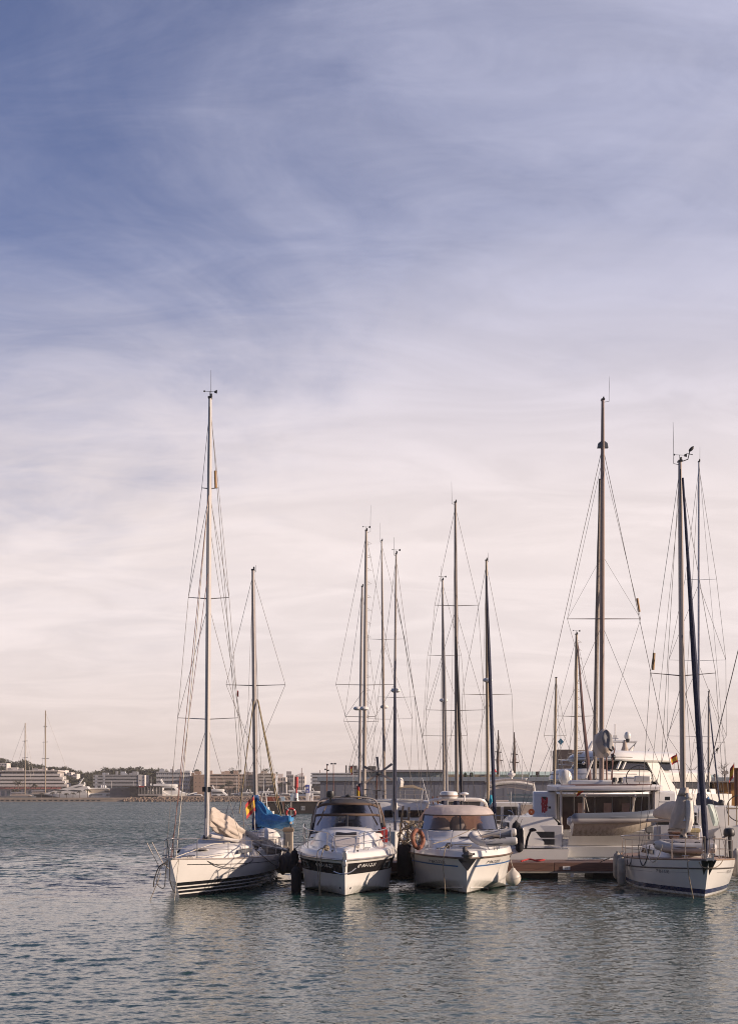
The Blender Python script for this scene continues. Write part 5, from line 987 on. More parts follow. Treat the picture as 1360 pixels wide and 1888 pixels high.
# ================================================================ generic boats of the rows behind
def sail_hull(t, L, B, hull_m, sternto=True, z=1.15, cover=None, boom=True):
    Hu = Hull(L, [(0, z + .15), (.4, z), (1, z - .05)], plan(B, .55, 2.1, .75), round_prof(.86, 1, .6), .8, -.4, 20)
    return Hu
def sailboat(label, pxf, pxh, pyh, Y, pyf=1478, wpx=5.5, spr=(), L=10.5, flip=True, mat=None, cover=None, dome=None, furl=None, hullcol=None, boom=1, steps=False, top='lamp', ant=None, stays=(), wr=.011, depth=1.5, group='sailboats moored behind the front row', beam=3.4, deckz=1.25, name='sailboat'):
    """flip: stern towards the camera"""
    k = Y / F; foot = P(pxf, pyf, Y); head = P(pxh, pyh, Y); foot.z = max(foot.z, deckz + .3)
    X0 = foot.x; y0 = Y + (L * .42 if flip else -L * .42); rz = math.pi if flip else 0.0
    t = T(name, label, 'sailboat', (X0, y0, 0), rz, group)
    Hu = Hull(L, [(0, deckz + .12), (.4, deckz), (1, deckz - .05)], plan(beam, .55, 2.1, .75), round_prof(.86, 1, .6), .8, -.4, 18)
    t.part('hull', Hu.mb(), hullcol or GEL2); t.part('deck', Hu.deck(.06), DECK)
    rows = []
    for y, w, h in ((.30, .4, .05), (.36, .7, .28), (.55, .9, .45), (.70, .95, .45), (.705, .95, .03)):
        z = Hu.zs(y) + .04; rows.append([(-w - .1, y * L, z), (-w, y * L, z + h * .85), (-w * .7, y * L, z + h), (w * .7, y * L, z + h), (w, y * L, z + h * .85), (w + .1, y * L, z)])
    cb = t.part('cabin', MB().loft(rows, False, True, True), GEL2)
    for sd in (-1, 1):
        t.part('cabin_window', MB().b2(sd * .93, sd * 1.0, .48 * L, .66 * L, deckz + .2, deckz + .34), DGLASS, cb)
        t.part('lifeline', MB().tube([Hu.edge(.06, .08, .6, sd), Hu.edge(.5, .08, .6, sd), Hu.edge(.98, .08, .6, sd)], .012, 5), WIRE)
        for u in (.06, .28, .5, .74, .98): t.part('stanchion', MB().tube([Hu.edge(u, .08, 0, sd), Hu.edge(u, .08, .6, sd)], .014, 5), STEEL)
    t.part('pushpit', MB().tube([Hu.edge(.98, .08, .6, -1), (0, L * .995, deckz + .58), Hu.edge(.98, .08, .6, 1)], .018, 6), STEEL)
    t.part('pulpit', MB().tube(rnd_tube([Hu.edge(.06, .08, .6, -1), (0, -.05, deckz + .72), Hu.edge(.06, .08, .6, 1)], 4), .018, 6), STEEL)
    sl_ = [((pyf - py) / (pyf - pyh), (pxf + (pxh - pxf) * ((pyf - py) / (pyf - pyh)) - a) * k, (b - (pxf + (pxh - pxf) * ((pyf - py) / (pyf - pyh)))) * k, .04) for py, a, b in spr]
    f_ = Vector(t.W((0, .15, deckz + .2))); bk = Vector(t.W((0, L - .1, deckz + .1)))
    m, at = rig(t, foot, head, wpx * k, mat or ALU, sl_, (beam / 2 - .08, L * .44, deckz), [(f_, .985, 'forestay', None, wr), (bk, 1, 'backstay', None, wr * .8)] + list(stays), top, wr, depth, ant, steps)
    if furl:
        mm, r, f0 = furl; a = at(f0); t.part('furled_genoa', MB().tube([a.lerp(f_, i / 12) for i in range(13)], [r * (.45 + .55 * sm(i / 5)) for i in range(13)], 7), mm, world=True)
    if boom:
        bA = Vector((foot.x, Y, deckz + 1.15)); bB = Vector(t.W((.2, L * .86, deckz + 1.2))); t.part('boom', MB().tube([bA, bB], .06, 7), mat or ALU, world=True)
        t.part('sail_cover', bundle([bA + Vector((0, 0, .35)), bA.lerp(bB, .3) + Vector((0, 0, .22)), bA.lerp(bB, .7) + Vector((0, 0, .15)), bB + Vector((0, 0, .06))], [.16, .2, .17, .09], [.45, .27, .2, .1], int(pxf), 14, .12, 4), cover or SAIL, world=True, ang=120)
    if dome:
        p = P(dome[0], dome[1], Y); t.part('radar_dome', MB().lathe([(0, 0), (.16, .0), (.26, .06), (.27, .14), (.2, .22), (0, .24)], t.L(p) - Vector((0, 0, .1)) + Vector((0, .2 if flip else -.2, 0)), 14), WHITEP, m)
    return t, at, Hu
HV = M('off white hull', (.60, .57, .54), .35, var=.08); HB = M('navy hull', (.02, .03, .08), .25, var=.15)
# the boat with the blue sail cover, behind the left sloop
ta, ata, Ha = sailboat('sailboat with bright blue sail cover behind the left sloop, mast right of its mast', 472, 466.5, 1052, 62.5, 1528, 9, [(1264, 417, 526)], 11, True, M('grey spar', (.30, .27, .26), .4, .4), top='lamp', ant=(.12, .3), boom=0, wr=.010, deckz=1.2)
bA, bB = P(474, 1518, 62.3), P(537, 1517, 58.6)
ta.part('boom', MB().tube([bA + Vector((0, 0, -.05)), bB], .06, 8), ALU, world=True)
ta.part('sail_cover', bundle([P(474, 1500, 62.2), P(482, 1503, 61.6), P(493, 1512, 61), P(505, 1515, 60.4), P(520, 1516, 59.6), P(535, 1512, 58.7)], [.14, .22, .24, .24, .22, .16], [.66, .52, .32, .25, .22, .19], 9, 30, .30, 6), BLUEC, world=True, ang=120)
ta.part('mast_cover', bundle([P(470, 1466, 62.1), P(472, 1485, 62.1), P(476, 1510, 62.1), P(478, 1530, 62.1)], [.13, .20, .30, .26], [.13, .2, .28, .2], 12, 20, .25, 5, side=Vector((1, 0, 0))), M('deep blue canvas', (.02, .07, .20), .8, var=.25, bump=.5, bscale=7), world=True, ang=120)
for a, b in (((468, 1288), (441, 1500)), ((475, 1290), (512, 1490)), ((476, 1292), (519, 1508))): ta.wire('topping_lift', P(*a, 62.4), P(*b, 60.5), .026, M('khaki rope', (.22, .17, .09), .9))
sf = ta.part('flag_staff', MB().tube([P(470, 1530, 58.2), P(468, 1466, 58.2)], .02, 5), ALUW, world=True)
spanish(ta, sf, P(468, 1468, 58.2), Vector((.06, 0, -.62)), Vector((-.36, -.12, -.30)))
ta.part('courtesy_flag', MB().loft([[P(437.5, 1272, 62.5), P(437, 1284, 62.5)], [P(440, 1275, 62.5), P(440, 1285, 62.6)]]), REDF, world=True)
ta.part('white_tarpaulin', bundle([P(478, 1543, 57.6), P(490, 1541, 57.7), P(502, 1543, 57.8), P(512, 1549, 57.9)], [.3, .42, .4, .2], [.22, .34, .30, .18], 14, 18, .1, 6), SAILW, world=True, ang=120)
ta.part('red_jerrycan', MB().box(P(402, 1539, 58), (.45, .3, .5)).box(P(416, 1556, 57.5), (.25, .25, .4)), RED, world=True, bevel=.06)
NAVYF = (NAVY, .09, .96)
sailboat('tall twin-masted ketch rig mast with radar dome, in the group behind the black-banded cruiser', 671, 675, 979, 82, 1470, 7, [(1322, 637, 692), (1263, 619, 727)], 12.5, True, ALU, dome=(671, 1307), steps=True, top='vane', ant=(.25, 1.6), cover=NAVY)
sailboat('shorter mast close left of the tallest mast behind the black-banded cruiser', 662, 667.5, 1082, 86, 1470, 5.5, [(1331, 634, 697)], 10, True, M('grey spar', (.30, .27, .26), .4, .4), dome=(659, 1307), top='lamp', cover=BEIGEC)
sailboat('slim pale mast with two swept spreaders and brown furled sail, behind the black-banded cruiser', 708, 703.5, 998, 92, 1470, 4.5, [(1326, 678, 760), (1179, 678, 746)], 11, False, ALUW, dome=(708, 1304), furl=(M('tan furled sail', (.30, .25, .21), .85), .085, .93), ant=(-.1, 1.3), top='lamp', cover=GREYC)
tdm, atd, _ = sailboat('mast with a navy furled sail right of the wind turbine behind the black-banded cruiser', 725.5, 730, 1022, 76, 1500, 4.8, [(1286, 697, 764)], 10, False, ALU, dome=(729, 1274), furl=(NAVY, .075, .60), ant=(-.11, 1.0), top='vane', cover=SAILW)
tdm.wire('running_backstay', atd(.85), P(797, 1462, 80), .020, M('black stay', (.05, .045, .045), .6))
sailboat('mast with radar dome left of the tall mast behind the cream-canopy cruiser', 818, 815.5, 1070, 88, 1470, 5, [(1357, 779, 861), (1209, 788, 850)], 10.5, False, ALU, dome=(817, 1292), furl=(M('grey furled sail', (.22, .21, .21), .85), .085, .95), ant=(-.1, 1.0), top='vane', cover=NAVY)
sailboat('tallest mast behind the cream-canopy cruiser, black furled sail along its left side', 841.5, 839, 927, 77, 1472, 6.6, [(1310, 785, 893), (1117, 801, 881)], 12.5, False, M('grey brown spar', (.25, .21, .18), .45, .35), furl=(M('black furled sail', (.02, .018, .02), .8), .085, .56), ant=(-.2, 1.25), top='lamp', cover=NAVY, wr=.011)
sailboat('mast with navy furled sail, rightmost behind the cream-canopy cruiser', 899, 896, 1034, 76, 1480, 6, [(1281, 852, 943)], 10.5, False, ALUG, dome=(898, 1255), furl=(NAVY, .10, .95), ant=(.1, .5), top='lamp', cover=NAVY)
sailboat('short pale mast left of the catamaran rig, behind it', 1021, 1024.5, 1250, 92, 1470, 5, [(1357, 1002, 1043)], 9, True, ALUG, top='', cover=GREYC)
tq, atq, _ = sailboat('mast with brown furled sail just left of the catamaran mast, behind it', 1060, 1062, 1170, 88, 1470, 6.5, [(1321, 1024, 1094)], 11, True, ALUG, steps=True, top='vane', cover=GREYC)
tq.part('furled_staysail', MB().tube([P(1064, 1185, 88), P(1074, 1320, 87), P(1088, 1452, 86)], [.04, .10, .13], 7), M('maroon furled sail', (.13, .075, .07), .85), world=True)
single('signal_flag', MB().prism([P(1033, 1361, 91), P(1038.5, 1367.5, 91), P(1033, 1374, 91), P(1027.5, 1367.5, 91)], (0, .03, 0)).box(P(1033, 1367, 90.96), (.10, .02, .10)).tube([P(1033, 1352, 91.02), P(1033, 1380, 91.02)], .012, 5), M('teal cloth', (.04, .16, .26), .7), 'teal diamond-shaped signal flag hung left of the catamaran mast', 'flag')
single('signal_flag', MB().prism([P(1097, 1339, 90), P(1101.5, 1343, 90), P(1097, 1349, 90)], (0, .03, 0)).tube([P(1097, 1330, 90), P(1097, 1358, 90)], .012, 5), BLUE, 'small blue pennant beside the catamaran mast', 'flag')
sailboat('slim white mast close right of the right-hand sloop mast, navy sail bag on its boom', 1287, 1287.5, 852, 76, 1478, 4.6, [(1358, 1229, 1338), (1218, 1232, 1337), (1069, 1262, 1320)], 12, True, M('bluish white spar', (.46, .46, .50), .4, .2), top='lamp', ant=(.05, .9), cover=NAVY, deckz=1.5)
sailboat('short distant mast with blue furled sail right of the right-hand sloop', 1305, 1305.5, 1276, 96, 1460, 4, [(1370, 1278, 1335)], 9, False, ALU, furl=(NAVYP, .055, .9), top='lamp', cover=BLUEC)
tz, atz, Hz = sailboat('white sailboat cut by the right edge with a big steering wheel and arched hood', 1425, 1425, 930, 66, 1490, 7, [], 12, True, ALU, top='', cover=GREYC, boom=0, deckz=1.5, stays=[])
tz.wire('inner_forestay', atz(1), P(1291, 1482, 61), .022, M('black stay', (.05, .045, .045), .6))
single('signal_flag', cloth([[P(1318, 1382, 64), P(1323, 1377, 64)], [P(1318, 1387, 64), P(1324, 1381, 64)]], .02, 3).tube([P(1323, 1374, 64), P(1321, 1390, 64)], .01, 5), M('black cloth', (.03, .03, .03), .8), 'small black flag on the thick stay near the right edge', 'flag')
# the cut boat at the right edge, its wheel and hood
tw = T('yacht_stern', 'white cockpit with big black steering wheel and cream hood at the right edge', 'boat', P(1352, 1590, 60))
tw.part('hull', MB().loft([[P(1318, 1600, 59), P(1316, 1535, 59), P(1330, 1524, 59), P(1420, 1524, 59)], [P(1318, 1600, 64), P(1316, 1535, 64), P(1330, 1524, 64), P(1420, 1524, 64)]]).poly([P(1318, 1600, 59), P(1316, 1535, 59), P(1330, 1524, 59), P(1420, 1524, 59), P(1420, 1600, 59)]), GEL, world=True)
tw.part('hood', MB().loft([[P(1336, 1520, y), P(1338, 1495, y), P(1346, 1475, y), P(1362, 1464, y), P(1395, 1458, y)] for y in (60, 61, 62)]), M('cream hood', (.56, .52, .46), .7), world=True)
tw.part('steering_wheel', MB().torus(tw.L(P(1363, 1490, 59.8)), .58, .022, (0, 1, 0), 28, 6).tube([tw.L(P(1339, 1490, 59.8)), tw.L(P(1387, 1490, 59.8))], .016, 5), BLACK)
tw.part('rail', MB().tube([P(1342, 1522, 59.4), P(1342, 1478, 59.4)], .025, 6).tube([P(1357, 1522, 59.4), P(1357, 1485, 59.4)], .025, 6).tube([P(1338, 1491, 59.4), P(1400, 1491, 59.4)], .03, 6), ALUG, world=True)
tob = T('outboard_motor', 'black outboard motor clamped to a rail at the upper right, before the orange kiosk', 'outboard motor', P(1330, 1505, 68))
tob.part('cowl', MB().blob(tob.L(P(1328, 1482, 68)), (.17, .2, .22), 10, 7), BLACK); tob.part('leg', MB().tube([P(1329, 1484, 68), P(1332, 1505, 68)], [.10, .05], 6), BLACK, world=True)
tob.part('bracket', MB().tube([P(1318, 1496, 68), P(1340, 1496, 68)], .03, 5).tube([P(1338, 1500, 68), P(1338, 1525, 68)], .03, 5).tube([P(1320, 1500, 68), P(1320, 1525, 68)], .03, 5), WHITEP, world=True)
single('paddle_board', MB().prism([P(1302, 1482, 63), P(1308, 1484, 63), P(1314, 1498, 63), P(1318, 1516, 63), P(1314, 1524, 63), P(1308, 1505, 63)], (.25, .25, 0)), M('pale green board', (.34, .40, .37), .4, var=.1), 'pale green board leaning on a rail behind the furled blue genoa', 'board', bevel=.03)
# ================================================================ white catamaran with a wind turbine
def turbine_boat():
    t = T('catamaran', 'white catamaran with a six-bladed wind turbine, between the two cruisers and behind them', 'catamaran', (1.6, 80, 0))
    t.part('hull', MB().loft([[(x, y0, -.3), (x, y0 - .1 * f, .9), (x, y0 - .15 * f, 1.72), (x, y0 + 2.2, 1.75), (x, y0 + 2.4, -.3)] for x, y0, f in ((-3.4, -1, 1), (0, -1.2, 1), (4, -1.1, 1), (6.5, -.6, 1), (7.6, .6, 0))], False, True, True), GEL)
    t.part('rubbing_strake', MB().tube([(-3.4, -1.15, 1.42), (0, -1.35, 1.42), (4, -1.25, 1.42), (6.5, -.78, 1.45)], .05, 6), GEL2)
    cb = t.part('cabin', MB().loft([[(x, -.95, 1.7), (x, -.85, 1.7 + h * .6), (x, -.55, 1.7 + h * .92), (x, 0, 1.7 + h), (x, 3.5, 1.7 + h), (x, 4, 1.7)] for x, h in ((-3.2, 1.0), (-2.9, 1.35), (0, 1.38), (1.2, 1.36), (2.0, 1.28), (2.9, 1.0), (3.9, .4), (4.4, .06))], False, True, True), GEL, ang=50)
    for x0, x1 in ((-2.4, -1.65), (-.72, -.20), (.12, .62), (.78, 1.65)):
        t.part('cabin_window', MB().b2(x0, x1, -.99, -.93, 2.0, 2.42), DGLASS, cb, bevel=.05)
    t.part('cabin_edge', MB().tube([(-3.0, -.62, 2.95), (0, -.62, 3.0), (1.6, -.62, 2.92), (2.8, -.7, 2.6)], .03, 5), GEL2)
    t.part('guard_rail', MB().tube([(-2.6, -.4, 3.6), (1.9, -.4, 3.6)], .018, 5).tube([(-2.6, -.4, 3.35), (1.9, -.4, 3.35)], .014, 5).tube([(-2.6, -.4, 3.0), (-2.6, -.4, 3.6)], .018, 5).tube([(-.9, -.4, 3.0), (-.9, -.4, 3.6)], .018, 5).tube([(.5, -.4, 3.0), (.5, -.4, 3.6)], .018, 5).tube([(1.9, -.4, 3.0), (1.9, -.4, 3.6)], .018, 5), STEEL)
    t.part('bimini', MB().loft([[(.15, -.5, 3.72), (.15, .8, 3.85), (.15, 2.2, 3.72)], [(1.0, -.5, 3.75), (1.0, .8, 3.92), (1.0, 2.2, 3.75)], [(1.75, -.5, 3.55), (1.75, .8, 3.62), (1.75, 2.2, 3.55)]]), M('khaki canvas', (.24, .18, .11), .85, var=.15), ang=120)
    t.part('bimini_frame', MB().tube([(.2, -.5, 3.0), (.2, -.5, 3.72)], .02, 5).tube([(1.7, -.5, 3.0), (1.7, -.5, 3.55)], .02, 5), STEEL)
    t.part('solar_panel', MB().box((-1.6, .3, 3.62), (1.9, 1.3, .04), ry=.10), DGLASS)
    t.part('furled_sail', bundle([t.L(P(737, 1434, 80)), t.L(P(738, 1442, 80)), t.L(P(737, 1452, 80)), t.L(P(735, 1460, 80))], [.1, .2, .16, .06], [.1, .2, .16, .06], 31, 12, .15, 4, side=Vector((1, 0, 0))), SAILW)
    hub = t.L(P(697.5, 1426, 79.6))
    t.part('turbine_pole', MB().tube([hub + Vector((-.1, .15, 0)), Vector((hub.x - .12, .3, 3.0))], .045, 7), RUST)
    h = t.part('turbine_hub', MB().blob(hub, (.13, .16, .13), 10, 7), BLACK)
    for k in range(6):
        a = R(95 + 60 * k); d = Vector((math.cos(a), 0, math.sin(a))); n = Vector((-d.z, 0, d.x)); q = Vector((0, .03, 0))
        r = .98 if k != 4 else .95
        t.part('turbine_blade', MB().prism([hub + d * .08 + n * .05, hub + d * r + n * .075 + q, hub + d * r - n * .075 - q, hub + d * .08 - n * .05], (0, .03, 0)), M('worn blade', (.30, .25, .22), .6, var=.15), h)
    t.part('whip_antenna', MB().tube([t.L(P(774, 1488, 79)), t.L(P(781, 1446, 79))], [.03, .02], 5), WHITEP)
turbine_boat()
for i, (px, py, m_, lb) in enumerate(((658, 1455, None, 'bright red and yellow flag hung folded between the masts behind the black-banded cruiser'),)):
    tf = T('flag', lb, 'flag', P(px, 1485, 79)); st = tf.part('staff', MB().tube([P(px - 1, 1487, 79), P(px - 1, 1446, 79)], .02, 5), ALUW, world=True)
    spanish(tf, st, P(px - 1, 1447, 79), Vector((-.0, 0, -.95)), Vector((.18, -.05, -.12)), False)
single('clothing', cloth([[P(660, 1446, 79.3), P(664, 1444, 79.3), P(668, 1446, 79.3)], [P(661, 1458, 79.2), P(664, 1458, 79.1), P(668, 1457, 79.3)], [P(662, 1470, 79.3), P(665, 1469, 79.1), P(668, 1468, 79.3)]], .03, 2).tube([P(658, 1445, 79.3), P(670, 1445, 79.3)], .015, 5), NAVY, 'navy cloth hung to dry between the masts behind the black-banded cruiser', 'cloth')
# ================================================================ motor boats of the rows behind
def motorboat(label, X, Y, L, rz, h=1.0, fly=True, group=None, hull_m=None, name='motorboat', dark=None, z0=0.0, cat='motorboat', detail=True):
    t = T(name, label, cat, (X, Y, z0), rz, group); B = L * .32
    Hu = Hull(L, [(0, L * .17 * h), (.4, L * .14 * h), (1, L * .12 * h)], plan(B, .5, 2.3, .9), chine_prof(.3, 0, .6, .9), L * .08, -.3, 12)
    t.part('hull', Hu.mb(), hull_m or GEL); t.part('deck', Hu.deck(.05), GEL)
    zd = L * .13 * h; a = .28 * L; rows = []
    for y, w, z in ((.22, .30, .02), (.36, .36, .055), (.46, .37, .14), (.60, .37, .15), (.82, .36, .145), (.83, .36, .02)):
        rows.append([(-B * w - .05, y * L, zd), (-B * w, y * L, zd + z * L * .8 * h), (-B * w * .8, y * L, zd + z * L * h), (B * w * .8, y * L, zd + z * L * h), (B * w, y * L, zd + z * L * .8 * h), (B * w + .05, y * L, zd)])
    cb = t.part('cabin', MB().loft(rows, False, True, True), GEL, ang=40)
    g = dark or DGLASS
    zz = zd + L * .075 * h; zt = zd + L * .118 * h
    ws = [(-B * .30, .385 * L, zd + .067 * L * h), (B * .30, .385 * L, zd + .067 * L * h), (B * .30, .445 * L, zd + .125 * L * h), (-B * .30, .445 * L, zd + .125 * L * h)]
    t.part('windscreen', MB().prism(ws, (0, -.05, .03)), g, cb)
    for sd in (-1, 1): t.part('side_window', MB().prism([(sd * B * .375, .46 * L, zz), (sd * B * .37, .80 * L, zz), (sd * B * .368, .80 * L, zt), (sd * B * .368, .50 * L, zt)], (sd * .05, 0, 0)), g, cb)
    if fly:
        rows = [[(-B * w, y * L, zd + z * L * h), (-B * w * 1.02, y * L, zd + (z + .03) * L * h), (-B * w * .92, y * L, zd + (z + .05) * L * h), (B * w * .92, y * L, zd + (z + .05) * L * h), (B * w * 1.02, y * L, zd + (z + .03) * L * h), (B * w, y * L, zd + z * L * h)] for y, w, z in ((.44, .24, .14), (.50, .38, .145), (.7, .40, .15), (.95, .37, .145))]
        f = t.part('flybridge', MB().loft(rows, False, True, True), GEL, ang=40)
        t.part('radar_arch', MB().tube([(-B * .36, .74 * L, zd + .18 * L * h), (-B * .28, .80 * L, zd + .27 * L * h), (B * .28, .80 * L, zd + .27 * L * h), (B * .36, .74 * L, zd + .18 * L * h)], L * .014, 6), GEL, f)
        t.part('radar_dome', MB().blob((0, .8 * L, zd + .285 * L * h), (L * .022, L * .022, L * .014), 8, 6), WHITEP, f)
    if detail:
        top = [Hu.edge(u, .1, .5 if u < .5 else .45, -1) for u in (.5, .3, .15, .04)] + [Hu.edge(u, .1, .5, 1) for u in (.04, .15, .3, .5)]
        t.part('bow_rail', MB().tube(top, .02 * max(1, L / 9), 5), STEEL)
    return t
def arched_yacht():
    t = T('motorboat', 'motor yacht with cream padded hardtop and round radar, right of the cream-canopy cruiser and behind', 'motorboat', (8.0, 79, 0))
    t.part('hull', MB().loft([[(-1.6, y, -.3), (-1.85, y, 1.0), (-1.9, y, 1.6), (1.9, y, 1.6), (1.85, y, 1.0), (1.6, y, -.3)] for y in (-3.5, 3)] , True, True, True), GEL2)
    cb = t.part('cabin', MB().loft([[(-1.5, y, 1.6), (-1.35, y, z), (1.35, y, z), (1.5, y, 1.6)] for y, z in ((-2.2, 2.85), (2, 2.9))], False, True, True), GEL2)
    for x in (-.95, .0, .95): t.part('opening', MB().b2(x - .38, x + .38, -2.27, -2.22, 1.7, 2.65), M('dark opening', (.03, .025, .022), .6), cb)
    t.part('side_curtain', MB().b2(.55, 1.25, -2.5, -2.42, 1.5, 2.75), BEIGEC)
    for z, x, th in ((3.55, 1.22, .14), (3.92, 1.28, .12)):
        t.part('hardtop', MB().loft([[(x * k / 4, y, z + .18 * (1 - (k / 4) ** 2) + dz) for k in range(-4, 5)] for y, dz in ((-2.4, 0), (-2.45, th), (0, th + .05), (0, 0), (-2.4, 0))]), M('cream padding', (.56, .50, .47), .6, var=.08))
    t.part('pillow_roll', MB().tube([(x * .3, -2.5, 3.85 + .16 * (1 - (x / 4) ** 2)) for x in range(-4, 5)], .10, 8), SAILW)
    for sd in (-1, 1): t.part('arch_leg', MB().tube([(sd * 1.28, -2.3, 4.0), (sd * 1.42, -2.2, 2.9)], .07, 6), GEL)
    t.part('rail', MB().tube([(-1.5, -2.4, 3.2), (1.5, -2.4, 3.2)], .022, 5).tube([(-1.5, -2.4, 2.9), (-1.5, -2.4, 3.2)], .02, 5).tube([(0, -2.4, 2.9), (0, -2.4, 3.5)], .04, 5).tube([(1.5, -2.4, 2.9), (1.5, -2.4, 3.2)], .02, 5), STEEL)
    t.part('radar_dome', MB().lathe([(.05, 0), (.05, .15), (.12, .2), (.21, .28), (.22, .38), (.1, .44), (.1, .54), (0, .56)], (.1, -1.8, 4.15), 14), WHITEP)
    t.part('gps_antenna', MB().lathe([(.02, 0), (.02, .1), (.10, .12), (.10, .15), (0, .16)], (.92, -1.8, 4.1), 10), WHITEP)
    for x in (-.62, .72): t.part('whip_antenna', MB().tube([(x, -1.8, 4.1), (x + .02, -1.8, 5.9)], [.02, .012], 5), WHITEP)
arched_yacht()
ty = motorboat('low white cruiser with navy folded hood right of the cream-canopy cruiser', 7.1, 66, 9, math.pi, .95, False)
ty.part('hood', MB().loft([[ty.L(P(905 + 40 * k / 6, 1486 + 14 * abs(k / 6 - .45) ** 2 * 4, y)) for k in range(7)] for y in (62, 63, 64)]), NAVY, ang=120)
ty.part('stern_rail', MB().tube([ty.L(P(912, 1500, 61)), ty.L(P(912, 1528, 61))], .025, 5).tube([ty.L(P(925, 1500, 61)), ty.L(P(925, 1528, 61))], .025, 5).tube([ty.L(P(938, 1502, 61)), ty.L(P(938, 1530, 61))], .025, 5).tube([ty.L(P(908, 1503, 61)), ty.L(P(946, 1505, 61))], .022, 5).tube(rnd_tube([ty.L(P(936, 1494, 61)), ty.L(P(946, 1500, 61)), ty.L(P(952, 1530, 61))], 4), .02, 5), STEEL)
single('beach_towel', cloth([[P(901, 1467, 75), P(905, 1465, 75), P(910, 1470, 75)], [P(902, 1476, 74.9), P(906, 1476, 74.8), P(909, 1474, 75)], [P(901, 1485, 75), P(904, 1484, 74.8), P(906, 1480, 75)]], .04, 4), M('turquoise cloth', (.02, .30, .42), .8, var=.15), 'turquoise cloth hung beside the mast right of the cream-canopy cruiser', 'cloth')
motorboat('white motorboat half hidden right of the catamaran, behind the right-hand sloop mast', 16.6, 72, 10, math.pi, 1.0, False)
motorboat('white open boat under the navy sail bag at the right, seen from its stern', 19.5, 70, 9, math.pi + .1, 1.0, False)
